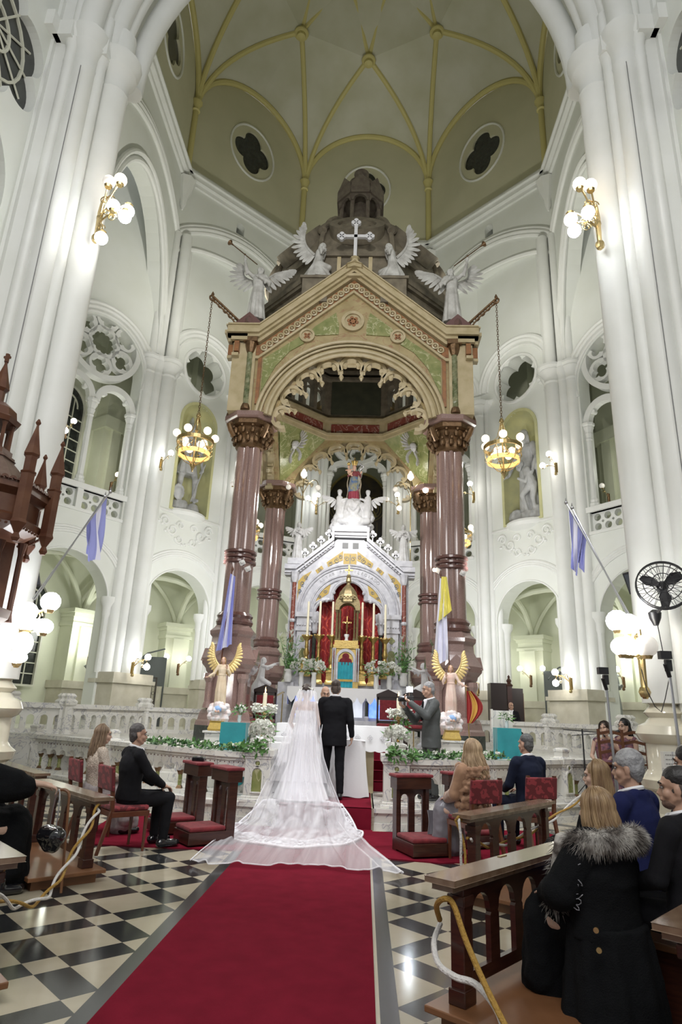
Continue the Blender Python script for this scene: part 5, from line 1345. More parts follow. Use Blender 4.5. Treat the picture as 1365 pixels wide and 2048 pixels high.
clothbox('covered_stand','stand draped in turquoise cloth right of the altar beside the open rail','covered stand',3.22,12.55,.44,.40,1.50,.62,teal)
for x,y,z,l in ((-1.66,11.75,1.43,'tiny glass vase with white roses on the left teal stand'),(3.22,12.55,1.51,'white rose posy in a vase on the right turquoise stand')):
    t=bouquet('posy_vase',l,'flower vase',(x,y,z+.20),.10,16,24,petal_r=.04); m=M(); vase(m,(0,0,-.20),.035,.12); build(m,'vase',ceramic,t,smooth=True); m=M(); m.tube([(0,0,-.1),(0,0,.05)],.008,4); build(m,'stem',leaf,t)
m=M(); m.box(3.02,3.42,12.95,13.0,1.45,1.82); m.box(3.0,3.04,12.9,13.0,1.3,1.84); build(m,'display_board',marble,label='pale framed board standing behind the right turquoise stand',cat='board')
# pedestals for the gold-winged angels
for s,sd,y in ((-1,'left',12.3),(1,'right',12.3)):
    t=thing('statue_pedestal','veined white marble pedestal under the gold-winged angel on the %s'%sd,'pedestal',(s*2.16,y,.30))
    m=M(); m.bx((0,0,.46),(.38,.34,.92)); m.bx((0,0,.94),(.46,.40,.035)); build(m,'shaft',marble,t,bevel=.005)
    m=M(); m.lathe([(.20,.96),(.22,.99),(.17,1.10),(.19,1.13)],(0,0,0),4,rot=PI/4); build(m,'gilt_base',goldmosaic,t)
# altar candle stands with flower rings
for s,sd in ((-1,'left'),(1,'right')):
    t=thing('candle_stand','floor candle on a flower-wound gold stand at the %s of the chancel opening'%sd,'candle stand',(s*1.22+(.0 if s<0 else -.06),11.7,.30))
    m=M(); m.tube([V(.022*math.cos(q*2.4),.022*math.sin(q*2.4),.05+1.3*q/40) for q in range(41)],.028,6); m.lathe([(.14,0),(.12,.03),(.03,.06)],(0,0,0),12); m.lathe([(.04,1.28),(.08,1.33),(.08,1.35)],(0,0,0),12); build(m,'stand',brass,t,smooth=True)
    m=M(); m.lathe([(.036,1.34),(.035,1.64),(.01,1.65)],(0,0,0),12); cd=build(m,'candle',wax,t,smooth=True)
    m=M(); m.lathe([(.003,1.65),(.012,1.68),(.008,1.71),(.001,1.75)],(0,0,0),8); build(m,'flame',flame,cd,smooth=True)
    m=M(); ml=M(); rnd=random.Random(s+77)
    for i in range(70):
        a=rnd.random()*2*PI; r=.17+rnd.uniform(-.06,.05); blossom(m,(r*math.cos(a),r*math.sin(a)*.8,1.36+rnd.uniform(-.06,.08)),.05,6,i)
    for i in range(70):
        a=rnd.random()*2*PI; r=.15; p=V(r*math.cos(a),r*math.sin(a),1.28+rnd.uniform(-.25,.05)); d=V(rnd.uniform(-1,1),rnd.uniform(-1,1),rnd.uniform(-1,.5)).normalized(); w=d.orthogonal().normalized()*.022; ml.add([p,p+d*.04+w,p+d*.1,p+d*.04-w],[(0,1,2,3)])
    build(m,'flower_ring',petal,t); build(ml,'foliage',leaf,t)
# free-standing altar table (mensa) and the side table, both with white cloths
t=thing('mass_table','free-standing altar table under a white embroidered cloth, behind the couple','altar table',(.15,13.1,FZ))
TZ=1.44
t.location=(.15,12.6,.30)
m=M(); m.box(-.35,.75,12.4,12.9,.30,1.40); build(m,'table_body',cream_marble,t,world=True)
m=M(); m.box(-1.05,1.05,12.25,13.05,TZ-.01,TZ)
def front_drop(a,b): return V(-1.05+2.1*a,12.25-.01-.04*b-.02*b*math.sin(a*44),TZ-.42*b-(.02*abs(math.sin(a*40)) if b>.95 else 0))
m.grid(front_drop,90,8)
for sg in (-1,1): m.grid(lambda a,b:V(sg*(1.05+.05*b+.015*b*math.sin(a*20)),12.25+.8*a,TZ-.42*b),20,6)
cl=build(m,'cloth',linen,t,world=True,smooth=True)
m=M()
for i in range(9):
    cx=-.9+.225*i
    for k in range(4): m.tube(scroll(cx+.03*math.cos(k*1.57),1.30+.03*math.sin(k*1.57)-.0*i,.022,s=1,ph=k) if False else [V(cx+.03*math.cos(k*1.57)+.018*math.cos(q),12.195,1.24+.03*math.sin(k*1.57)+.018*math.sin(q)) for q in [2*PI*j/8 for j in range(8)]],.003,4,closed=True)
build_each(m,'embroidery',mat('grey_embroidery',(.35,.33,.36),.7),cl,world=True)
t=thing('side_table','small dark-legged table with a long white cloth left of the bride','side table',(-1.0,11.3,.30))
m=M(); m.box(-.30,.30,-.25,.25,.80,.83)
for x in (-.27,.27):
    for y in (-.22,.22): m.box(x-.02,x+.02,y-.02,y+.02,0,.8)
build(m,'frame',dark_wood,t)
m=M(); m.box(-.32,.32,-.27,.27,.83,.84); m.grid(lambda a,b:V(-.32+.64*a,-.275-.03*b+.01*math.sin(a*40)*b,.835-.28*b),50,5); m.grid(lambda a,b:V(.325+.02*b,-.27+.54*a,.835-.28*b),20,5); build(m,'cloth',linen,t,smooth=True)
bouquet('table_posy','loose white orchids lying on the small side table left of the bride','flowers',(-1.05,11.2,1.20),.09,16,12,petal_r=.05)
# white-draped kneeler in front of the couple
for x,y,w,l in ((.28,11.75,.62,'white-draped prie-dieu right of the groom, cloth pooling on the floor'),(-.95,11.9,.8,'white-draped prie-dieu behind the bride on the left')):
    t=thing('draped_kneeler',l,'kneeler',(x,y,.30))
    m=M(); m.box(-w/2+.05,w/2-.05,-.12,.15,0,.88); build(m,'frame',wood,t)
    m=M()
    def dr_(a,b,w=w):
        q=2*PI*a; fl=1+.22*b*b+.05*b*math.sin(q*9); return V((w/2)*fl*max(-1,min(1,1.25*math.cos(q))),.20*fl*max(-1,min(1,1.25*math.sin(q))),.90*(1-b)+.02+.01*math.sin(q*7)*b)
    m.grid(dr_,110,14,closeu=True); m.box(-w/2,w/2,-.2,.2,.90,.91); build(m,'cloth',linen,t,smooth=True)
# red velvet presidential chairs behind the altar table
def throne_chair(loc,label,arms=True):
    t=thing('presider_chair',label,'chair',loc)
    m=M(); 
    for sx in (-1,1): m.box(sx*.25-.025,sx*.25+.025,.22,.27,0,1.15)
    m.plate([[(-.28,1.12),(.28,1.12),(.28,1.18),(0,1.30),(-.28,1.18)]],V(0,0,0),V(1,0,0),V(0,-1,0),-.28,-.20); m.box(-.25,.25,.22,.27,.52,.58); m.box(-.25,.25,.22,.27,1.05,1.12); build(m,'back_frame',dark_wood,t)
    m=M(); m.box(-.20,.20,.205,.225,.60,1.05); build(m,'back_pad',velvet,t,bevel=.01)
    m=M(); m.box(-.27,.27,-.24,.24,.40,.44); build(m,'seat_frame',dark_wood,t)
    m=M(); m.box(-.27,.27,-.25,.22,.44,.52); build(m,'seat',velvet,t,bevel=.03)
    for sx in (-1,1): m=M(); m.lathe([(.025,0),(.03,.1),(.018,.2),(.03,.3),(.025,.4)],(sx*.23,-.2,0),8); build(m,'leg',dark_wood,t,smooth=True)
    return t
throne_chair((1.12,15.6,FZ),'tall dark chair with red back right of the groom, behind the white table')
throne_chair((1.72,14.9,FZ),'dark chair with red seat left of the photographer, nearest the right column')
throne_chair((-1.80,15.3,FZ),'dark chair with red back left of the bride behind the burning candle')
# brass stair rails beside the altar
for s,sd in ((-1,'left'),(1,'right')):
    t=thing('brass_rail','brass handrail sloping up to the altar on the %s side'%sd,'handrail',(s*1.6,16.2,FZ)); m=M(); m.tube([(s*1.95,15.2,1.72),(s*1.62,17.4,2.14),(s*1.62,17.6,2.14)],.022,6); build(m,'handrail',brass,t,world=True); 
    for y,z in ((15.4,1.75),(16.4,1.94),(17.4,2.1)): m=M(); m.tube([(s*(1.92-.15*(y-15.4)),y,FZ),(s*(1.92-.15*(y-15.4)),y,z)],.016,6); build(m,'post',brass,t,world=True)
# =================== FLAGS ===================
def hang_flag(m_stripes,p,w,h,axis,seed,parts,cols,names,fold=.06):
    pass
def flagpair(s,sd):
    b=V(s*4.05,8.5,2.98)
    for j,(tip,col) in enumerate(((V(s*3.62,9.45,4.90),0),(V(s*3.74,9.55,4.85),1))):
        t=thing('wall_flag','lilac and white flag on a pole from the %s crossing pillar, %s of the pair'%(sd,'front' if j==0 else 'back'),'flag',tuple(b+V(0,.06*j,0)))
        m=M(); m.tube([b+V(0,.06*j,0),tip],.011,6); m.sph(tip,.03,8); m.lathe([(.02,0),(.01,.06),(.001,.09)],tip,6); build(m,'pole',steel,t,world=True,smooth=True)
        d=(b-tip).normalized()
        for k in range(3):
            m=M()
            def fn(a,q,k=k,d=d,tip=tip,j=j,s=s):
                aa=(k+a)/3; pt=tip+d*(.10+.52*aa)
                z=-(.95-.30*aa)*q*(1 if j==0 else .8); w=.05*math.sin(9*aa+3*q+j*2)*q+ .02*math.sin(25*aa)*q
                g=V(tip.x,tip.y,0); x=pt.x+(tip.x-pt.x)*.55*q; y=pt.y+(tip.y-pt.y)*.55*q
                return V(x+w*.8,y+w,pt.z+z*1.0)
            m.grid(fn,8,22); build(m,'stripe',[lilac,flag_white,lilac][k],t,world=True,smooth=True,label=['lilac stripe','white stripe','lilac stripe'][k])
flagpair(-1,'left'); flagpair(1,'right')
def standing_flag(x,y,z0,z1,label,cols,rot,wid=.30,drop=1.9,pole=wood_chair,zf=None):
    t=thing('standing_flag',label,'flag',(x,y,z0)); m=M(); m.tube([(x,y,z0),(x+rot,y,z1)],.016,6); m.lathe([(.02,0),(.035,.05),(.001,.16)],(x+rot,y,z1),6); build(m,'pole',pole,t,world=True,smooth=True)
    top=V(x+rot,y-.03,z1-.05); K=len(cols)
    for k in range(K):
        m=M()
        def fn(a,q,k=k):
            aa=(k+a)/K; return V(top.x-.02+ (wid*aa*(.35+.65*q)-wid*.5*q)*1.0, y-.05+.05*math.sin(aa*16+q*3)*(.3+q),top.z-drop*q*(1-.10*aa)-.25*aa*(1-q)*.3)
        m.grid(fn,8,24); build(m,'cloth_panel',cols[k],t,world=True,smooth=True)
standing_flag(-2.62,13.95,.95,4.62,'furled white and lilac flag leaning on the left front granite column',[lilac,flag_white,lilac],.10,.34,1.75)
t=standing_flag(2.50,13.9,.95,4.65,'yellow and white flag hanging before the right front granite column',[flag_white],-.32,.32,1.95)
m=M(); m.grid(lambda a,q:V(2.17+.02+(.34*a*(.35+.5*q)-.08*q),13.82+.04*math.sin(a*14+q*3)*(.3+q),4.62-1.0*q*(1-.25*a)),10,16); build(m,'flag_canton',papal_yellow,[o for o in bpy.data.objects if o.get('label','').startswith('yellow and white flag')][0],world=True,smooth=True)
t=thing('folded_flag','red and amber flag drooping behind the right gold-winged angel','flag',(2.72,13.3,FZ)); m=M(); m.tube([(2.66,13.35,FZ),(2.60,13.35,2.3)],.014,6); build(m,'pole',brass,t,world=True)
for k,c in enumerate((red_flag,gold_flag,red_flag)):
    m=M(); m.grid(lambda a,q,k=k:V(2.60+.09*(k+a)*(.4+math.sin(q*PI)*.8),13.3+.02*math.sin(a*9+k*3),2.18-.62*q+.06*(k+a)*q*0),6,12); build(m,'stripe',c,t,world=True,smooth=True)
# =================== WALL EQUIPMENT ===================
def cyl_between(m,a,b,r,n=8): m.cyl(a,b,r,r,n)
# fan on the right pillar
t=thing('wall_fan','black caged fan mounted on the right crossing pillar','fan',(4.20,8.2,2.92)); d=V(-.35,-.9,.12).normalized(); c=V(4.18,7.80,3.28); u_=V(d.y,-d.x,0).normalized()*-1; up_=d.cross(u_).normalized()
if up_.z<0: up_=-up_
m=M()
for rr,off in ((.30,0),(.295,.05),(.22,.10),(.12,.12)): m.tube([c+u_*(rr*math.cos(a))+up_*(rr*math.sin(a))+d*off for a in [2*PI*i/36 for i in range(36)]],.006 if rr<.29 else .010,5,closed=True)
for i in range(22):
    a=2*PI*i/22; e=u_*math.cos(a)+up_*math.sin(a); m.tube([c+e*.30,c+e*.295+d*.05,c+e*.2+d*.11,c+e*.05+d*.13],.0035,4); m.tube([c+e*.30,c+e*.24-d*.08,c+e*.06-d*.12],.0035,4)
build(m,'cage',black,t,world=True)
m=M()
for k in range(3):
    a=2*PI*k/3+.5; e=u_*math.cos(a)+up_*math.sin(a); f_=u_*-math.sin(a)+up_*math.cos(a)
    m.add([c+e*.03-f_*.02,c+e*.14-f_*.05-d*.02,c+e*.26-f_*.03-d*.03,c+e*.27+f_*.05,c+e*.16+f_*.09+d*.02,c+e*.03+f_*.03],[(0,1,2,3,4,5)])
m.sph(c,.05,10); build(m,'blades',black,t,world=True)
m=M(); m.cyl(c-d*.02,c-d*.20,.07,.06,12); m.tube([c-d*.14,c-d*.16-up_*.2,V(4.20,8.12,2.98)],.022,8); m.lathe([(.03,-.14),(.07,-.05),(.08,.02),(.03,.06)],V(4.20,8.14,2.98),10); build(m,'motor_and_bracket',black,t,world=True,smooth=True)
m=M(); m.tube([V(4.20,8.10,2.86),V(4.22,8.08,2.5),V(4.26,8.08,2.2),V(4.18,8.08,1.95),V(4.12,8.08,1.80),V(4.05,8.08,1.86),V(3.98,8.1,2.05),V(3.95,8.12,2.3)],.006,5); build(m,'power_cord',black,t,world=True)
def speaker(p,label,rz,sz=(.16,.10,.34),rx=.2):
    t=thing('loudspeaker',label,'loudspeaker',p,rz); m=M(); m.bx((0,0,0),sz); m.xf(Matrix.Rotation(rx,4,'X')@Matrix.Rotation(-.25,4,'Y')); build(m,'cabinet',black,t,bevel=.01)
    m=M(); m.bx((0,-sz[1]/2-.004,0),(sz[0]*.85,.008,sz[2]*.8)); m.xf(Matrix.Rotation(rx,4,'X')@Matrix.Rotation(-.25,4,'Y')); build(m,'grille',mat('grey_grille',(.05,.06,.08),.4),t)
    m=M(); m.tube([(0,.03,0),(0,.25,-.02)],.012,5); m.tube([(0,.02,-.12),(.03,.06,-.35),(0,.1,-.5)],.006,4); build(m,'bracket',black,t)
speaker((4.60,9.7,3.72),'black loudspeaker tilted down on the right pillar left of the fan',-.3)
speaker((-4.62,9.5,3.50),'black slim loudspeaker on the left pillar above the big globes',.3,(.12,.08,.34))
def plaque(p,label,rz,w=.24,h=.32,lines=6):
    t=thing('marble_plaque',label,'plaque',p,rz); m=M(); m.plate([[(-w/2,0),(-w/2+.03,-h*.12),(w/2-.03,-h*.12),(w/2,0),(w/2,h),(-w/2,h)]],V(0,0,0),V(1,0,0),V(0,-1,0),0,.05); build(m,'slab',marble,t)
    m=M(); rnd=random.Random(3)
    for i in range(lines):
        x=-w*.40
        while x<w*.36:
            l=rnd.uniform(.012,.035); m.box(x,min(x+l,w*.4),-.0525,-.05,h*.9-i*h*.15-.012,h*.9-i*h*.15); x+=l+.008
    build(m,'engraved_lines',mat('engraved_grey',(.30,.29,.27),.7),t)
plaque((-4.16,8.02,1.08),'small engraved marble plaque on the left pillar pedestal',-.15)
plaque((4.12,8.0,1.04),'small engraved marble plaque on the right pillar pedestal',.25)
# cables on the pillars
for s,sd in ((-1,'left'),(1,'right')):
    m=M(); m.tube([V(s*(4.70),7.98,z) for z in (2.2,4,6,8,10,12.3)],.008,5); build(m,'cable',mat('grey_cable',(.2,.2,.2),.6),label='thin grey cable running down the %s crossing pillar'%sd,cat='cable')
# light stands on the right
def lightstand(x,y,top,label,lean=0):
    t=thing('light_stand',label,'light stand',(x,y,0)); m=M(); m.tube([(0,0,.1),(lean,0,top-.1)],.014,8); m.tube([(0,0,.1),(lean*.5,0,top*.55)],.019,8); build(m,'pole',steel,t,smooth=True)
    for k in range(3): a=2*PI*k/3+.3; m=M(); m.tube([(0,0,.35),(.42*math.cos(a),.42*math.sin(a),.01)],.010,6); build(m,'leg',black,t)
    m=M(); m.cyl((lean*.55,0,top*.52),(lean*.55,0,top*.58),.026,n=8); m.bx((lean,-.0,top-.06),(.05,.05,.10)); m.bx((lean-.03,-.02,top+.03),(.10,.07,.07)); m.cyl((lean,0,top-.16),(lean-.04,-.03,top-.05),.02,n=8); build(m,'head',black,t)
    return t
lightstand(3.13,7.0,2.14,'silver light stand left of the grey-haired man in blue',-.03)
lightstand(3.35,6.0,2.22,'silver light stand at the right edge beside the pillar',-.04)
# dark confessional, wooden ladder-back chairs, microphone stand
t=thing('confessional','dark wooden confessional with a turned finial against the right aisle wall','confessional',(5.35,22.6,FZ))
m=M(); m.box(-.55,-.02,-.3,.3,0,1.9); m.box(.18,.55,-.2,-.12,0,1.75); build(m,'body',dark_wood,t)
m=M(); m.box(-.0,.16,-.32,-.16,0,1.8); m.lathe([(.12,1.8),(.14,1.85),(.06,1.92),(.09,2.0),(.03,2.08),(.05,2.12),(.01,2.18)],(.08,-.24,0),8); build(m,'post',wood,t,smooth=True)
m=M(); m.box(.18,.58,-.14,-.11,0,1.6); build(m,'door',wood_mid,t)
def ladder_chair(loc,rz,label):
    t=thing('ladder_back_chair',label,'chair',loc,rz)
    for sx in (-1,1): m=M(); m.box(sx*.20-.02,sx*.20+.02,.18,.22,0,1.0); build(m,'back_post',wood_light,t)
    for z in (.62,.78,.93): m=M(); m.plate([[(-.18,z-.03),(0,z+.01),(.18,z-.03),(.18,z+.02),(0,z+.06),(-.18,z+.02)]],V(0,0,0),V(1,0,0),V(0,-1,0),-.21,-.19); build(m,'slat',wood_light,t)
    m=M(); m.box(-.21,.21,-.2,.2,.43,.46); build(m,'seat',wood_light,t)
    for sx in (-1,1): m=M(); m.box(sx*.18-.018,sx*.18+.018,-.19,-.155,0,.43); build(m,'leg',wood_light,t)
ladder_chair((4.80,11.9,.56),PI,'brown ladder-back chair left of the thin light stand, before the singers')
ladder_chair((5.22,11.95,.56),PI,'brown ladder-back chair in front of the two singing women')
t=thing('microphone_stand','black double-arm microphone stand left of the singing women','microphone stand',(4.62,12.6,.3))
m=M(); m.tube([(0,0,0),(0,0,1.24)],.014,6); m.tube([(-.35,0,1.22),(.55,-.05,1.18)],.009,5); m.tube([(-.2,0,1.12),(.5,-.1,1.2)],.008,5); m.tube([(-.2,.2,0),(0,0,.3),(.2,.2,0)],.01,5); build(m,'frame',black,t)
m=M(); m.cyl((.50,-.1,1.18),(.66,-.12,1.24),.02,.03,8); build(m,'microphone',black,t)
# stair gates in the aisle
for s,sd in ((-1,'left'),(1,'right')):
    c,u_,d=atang(24.5 if s<0 else 31,s,RO-.9); t=thing('stair_gate','wrought-iron gate with grey steps behind the %s aisle arch'%sd,'gate',tuple(c+Z*FZ)); 
    gx=V(-7.72,24.2,0) if s<0 else V(7.85,24.2,0)
    t.location=gx+Z*FZ
    u2=V(1,0,0); n2=V(0,-1,0); m=M()
    m.plate([rect(-.5,.5,.45,1.75),rect(-.46,.46,.49,1.71)],gx+Z*FZ,u2,n2,0,.03)
    for k in range(9): m.obox(gx+Z*FZ,u2,n2,-.45+.11*k,-.435+.11*k,.45,1.75,0,.02)
    for k in range(6):
        for j in range(4): cx=-.40+.16*k; cz=.62+.28*j; m.tube([gx+Z*FZ+u2*(cx+.06*math.cos(q))+Z*(cz+.06*math.sin(q))+n2*.015 for q in [2*PI*i/8 for i in range(8)]],.008,4,closed=True)
    build(m,'grille',iron,t,world=True)
    m=M()
    for k in range(3): m.obox(gx+Z*FZ,u2,n2,-.5,.5,.15*k,.15*(k+1),.0,.55-.18*k)
    for k in range(4): m.obox(gx+Z*FZ,u2,n2,-.5,.5,.45,.45+.25*(k+1),-.25-.14*k,-.11-.14*k)
    build(m,'steps',base_dull,t,world=True)
    m=M(); m.plate([rect(-.55,.55,0,2.55)],gx+Z*FZ,u2,n2,-.72,-.68); m.tube([gx+V(-.55,.1,2.2+FZ),gx+V(-.1,.3,2.65+FZ),gx+V(.5,.5,2.85+FZ)],.03,6); build(m,'stairwell',mat('stairwell_grey',(.10,.11,.11),.7),t,world=True)
# =================== FIGURES ===================
def cap(m,p0,p1,r0,r1,n=12):
    p0=Vector(p0);p1=Vector(p1); d=p1-p0; L=max(d.length,1e-4); pr=[]
    for i in range(5): t=-PI/2+PI/2*i/4*1.0; pr.append((max(r0*math.cos(t),1e-4),r0*math.sin(t)))
    for i in range(1,5): t=PI/2*i/4; pr.append((max(r1*math.cos(t),1e-4),L+r1*math.sin(t)))
    m.lathe(pr,p0,n,axis=d if d.length>1e-4 else Z)
def ell(m,c,r,rot=None,n=14): m.sph(c,1,n,sx=r[0],sy=r[1],sz=r[2],rotm=rot)
def blob(m,name,mt,parent,voxel=.012,sm=6,label=None,fold=0,fsize=.08):
    o=build(m,name,mt,parent); 
    if label: o['label']=label
    r=o.modifiers.new('r','REMESH'); r.mode='VOXEL'; r.voxel_size=voxel; r.use_smooth_shade=True
    if fold:
        tx=bpy.data.textures.get('fold%g'%fsize) or bpy.data.textures.new('fold%g'%fsize,'CLOUDS'); tx.noise_scale=fsize; tx.noise_depth=2
        d=o.modifiers.new('d','DISPLACE'); d.texture=tx; d.strength=fold; d.mid_level=.5; d.texture_coords='LOCAL'
    s=o.modifiers.new('s','SMOOTH'); s.iterations=sm; s.factor=.5
    return o
def headrot(yaw,pitch=0,roll=0): return Matrix.Rotation(yaw,3,'Z')@Matrix.Rotation(pitch,3,'X')@Matrix.Rotation(roll,3,'Y')
def head(m,c,R,s=1.0,fem=False):
    c=Vector(c); T=lambda x,y,z:c+R@(V(x,y,z)*s)
    ell(m,T(0,-.012,.035),(.074*s,.094*s,.088*s),R); ell(m,T(0,.018,-.035),(.060*s,.070*s,.075*s),R)
    ell(m,T(0,.045,-.085),((.034 if fem else .042)*s,.036*s,.030*s),R)      # chin
    cap(m,T(0,.080,.012),T(0,.106,-.028),.009*s,.0125*s,8); ell(m,T(0,.098,-.034),(.017*s,.011*s,.009*s),R); ell(m,T(0,.074,.028),(.052*s,.022*s,.016*s),R); ell(m,T(0,.088,-.062),(.026*s,.014*s,.012*s),R)
    for q in (-1,1): ell(m,T(q*.075,-.008,-.012),(.010*s,.021*s,.032*s),R); ell(m,T(q*.037,.054,-.030),(.025*s,.026*s,.028*s),R); cap(m,T(q*.060,-.005,-.050),T(q*.022,.052,-.092),.020*s,.020*s,8)
def eyes(t,c,R,s=1.0,brow=None):
    c=Vector(c)
    for q in (-1,1):
        m=M(); m.sph(c+R@(V(q*.031,.0785,.006)*s),.0100*s,8); e=build(m,'eye',MATS['eye_white'] if 'eye_white' in MATS else mat('eye_white',(.55,.52,.5),.3),t,smooth=True)
        m=M(); m.sph(c+R@(V(q*.031,.0855,.006)*s),.0050*s,8); build(m,'iris',mat('dark_iris',(.02,.012,.008),.2),e,smooth=True)
    if brow:
        m=M()
        for q in (-1,1): m.tube([c+R@(V(q*.015,.094,.030)*s),c+R@(V(q*.034,.091,.037)*s),c+R@(V(q*.054,.078,.030)*s)],.005*s,5)
        build_each(m,'eyebrow',brow,t,smooth=True)
def hand(m,w,d,n,s=1.0,curl=.5,side=1):
    """w wrist, d direction of the fingers, n palm normal"""
    w=Vector(w); d=Vector(d).normalized(); n=Vector(n); n=(n-d*n.dot(d)).normalized(); x=d.cross(n)*side
    cap(m,w,w+d*.03*s,.024*s,.030*s,8); p=w+d*.055*s
    for i,(ox,ln) in enumerate(((.031,.070),(.011,.080),(-.010,.074),(-.030,.058))):
        b=w+d*.085*s+x*ox*s; cap(m,w+d*.02*s+x*ox*.6*s,b,.015*s,.0125*s,8)
        a1=curl*.9; d1=(d*math.cos(a1)+n*math.sin(a1)); e=b+d1*ln*.52*s; a2=curl*2.0; d2=(d*math.cos(a2)+n*math.sin(a2)); f=e+d2*ln*.48*s
        cap(m,b,e,.0095*s,.0088*s,8); cap(m,e,f,.0088*s,.0070*s,8)
    tb=w+d*.02*s+x*.030*s; td=(d*.65+x*.75+n*.35).normalized(); te=tb+td*.042*s; tf=te+(d*.85+n*.45+x*.1).normalized()*.032*s
    cap(m,tb,te,.0125*s,.0105*s,8); cap(m,te,tf,.0105*s,.0085*s,8)
def torso(m,pel,ch,nk,sw=.19,bw=.155,g=0):
    pel=Vector(pel);ch=Vector(ch);nk=Vector(nk)
    ell(m,pel,(bw+.01+g,.115+g,.13+g)); ell(m,pel.lerp(ch,.5),(bw-.02+g,.105+g,.16+g)); ell(m,ch,(bw+.015+g,.115+g,.17+g))
    cap(m,nk+V(-sw+.03,0,-.055),nk+V(sw-.03,0,-.055),.055+g,.055+g)
def robe(m,rings,nf=11,seed=0,n=72):
    def f(a,b):
        q=b*(len(rings)-1); i=min(int(q),len(rings)-2); k=q-i; A=rings[i];B=rings[i+1]; v=[A[j]*(1-k)+B[j]*k for j in range(6)]
        t=2*PI*a; w=1+v[5]*(math.sin(nf*t+seed+math.sin(b*3)*1.2)+.5*math.sin((nf*2+1)*t+seed*2+b*4))
        return V(v[1]+v[3]*w*math.cos(t),v[2]+v[4]*w*math.sin(t),v[0])
    s=len(m.v); m.grid(f,n,26,closeu=True); N=n
    m.f.append(tuple(reversed([s+i for i in range(N)]))); m.f.append(tuple(s+25*N+i for i in range(N))); m.mi+=[m.cur]*2
def wing(m,root,U,O,L,W,n=13,e0=.35,d0=None,d1=None,th=.014,layers=2):
    """feathered wing: leading edge climbs along U bulging to O; feathers from d0 at the root to d1 at the tip"""
    root=Vector(root);U=Vector(U).normalized();O=Vector(O).normalized(); d0=Vector(d0 or O-U).normalized(); d1=Vector(d1 or U).normalized(); nn=U.cross(O)
    E=lambda t: root+U*(L*t)+O*(W*e0*math.sin(min(1,t*1.15)*PI))
    m.tube([E(t/10) for t in range(11)],lambda t:.05*L*(1-t*.85),8)
    for ly in range(layers):
        for i in range(n):
            t=(i+.3)/n; d=(d0*(1-t)+d1*t).normalized(); l=W*(1.0-.45*t+.25*math.sin(t*PI))*(1 if ly==0 else .55); w=L/n*1.05
            c=E(t)+d*l*.5+nn*(.012*ly); y=nn.cross(d).normalized(); Rm=Matrix((d,y,nn)).transposed()
            m.sph(c,1,8,sx=l*.55,sy=w*.75,sz=th,rotm=Rm)
def statue(name,label,cat,loc,rz,h,mt,armL=None,armR=None,head_pitch=0,head_yaw=0,wings=None,robe_amp=.07,kneel=False,hairlen=.5,wing_mt=None,hair_mt=None,skin_mt=None,flare=.27,voxel=None,extra=None,lean=0,group=None,robe_mt=None):
    """h metres tall, built at 1.75 m in local units facing +Y"""
    t=thing(name,label,cat,loc,rz,group=group,scale=h/1.75)
    m=M(); b=M() if skin_mt else m
    if kneel:
        robe(m,[(0,0,.02,.26,.42,.05),(.14,0,.0,.24,.38,.05),(.34,0,-.02,.20,.26,.05),(.55,0,0,.17,.16,.04),(.78,0,.03,.16,.13,.03),(1.0,0,.05,.18,.12,.02)],9,1)
        nk=V(0,.07,1.10); cap(m,(.0,.2,.3),(0,.34,.12),.14,.12)
        cap(m,(.09,.05,.5),(.10,.36,.36),.12,.10)
    else:
        robe(m,[(0,0,0,flare,flare*.8,robe_amp),(.10,0,0,flare*.93,flare*.74,robe_amp),(.5,0,.02,.20,.17,robe_amp),(.92,0,.0,.165,.135,.04),(1.08,0,0,.14,.11,.02),(1.28,0,0,.17,.115,.02),(1.42,0,-.01,.15,.09,.01)],10,len(label))
        nk=V(0,0,1.47); m.tube([V(.145*math.cos(a),.118*math.sin(a),1.07) for a in [2*PI*i/16 for i in range(16)]],.016,6,closed=True)
    cap(m,nk+V(-.14,0,-.06),nk+V(.14,0,-.06),.06,.06)
    R=headrot(head_yaw,head_pitch); hc=nk+R@V(0,.02,.145)
    cap(b,nk-Z*.05,nk+R@V(0,.01,.08),.052,.048); head(b,hc,R,1.0,True)
    hm=M() if hair_mt else m
    ell(hm,hc+R@V(0,-.025,.045),(.087,.095,.085),R); 
    for q in (-1,1): cap(hm,hc+R@V(q*.075,-.02,.03),hc+R@V(q*.085,-.03,-.10*hairlen*2),.028,.022)
    cap(hm,hc+R@V(0,-.09,.02),nk+V(0,-.09,-.14*hairlen),.05,.035)
    for sx,arm in ((-1,armL),(1,armR)):
        sh=nk+V(sx*.17,0,-.07); el,wr,hd=arm or (sh+V(sx*.05,.02,-.28),sh+V(-sx*.02,.20,-.30),V(-sx*.6,.5,.2))
        el=Vector(el); wr=Vector(wr); cap(m,sh,el,.062,.055); cap(m,el,el.lerp(wr,.8),.060,.050); cap(m,el,el-Z*.10,.055,.035); cap(m,el.lerp(wr,.5),el.lerp(wr,.5)-Z*.09,.045,.028)
        cap(b,el.lerp(wr,.5),wr,.034,.025); hand(b,wr,hd,V(0,0,1) if abs(Vector(hd).normalized().z)<.8 else V(0,1,0),1.05,.25,sx)
    if extra: extra(m,b,nk,hc,R)
    vx=voxel or .016
    bo=blob(m,'robe' if skin_mt else 'body',robe_mt or mt,t,vx,3)
    if skin_mt: blob(b,'body',skin_mt,t,.009,3)
    if hair_mt: blob(hm,'hair',hair_mt,t,.012,3)
    for w in (wings or []):
        wm=M(); wing(wm,*w[0],**w[1]); build(wm,'wing',wing_mt or mt,t,smooth=True)
    return t
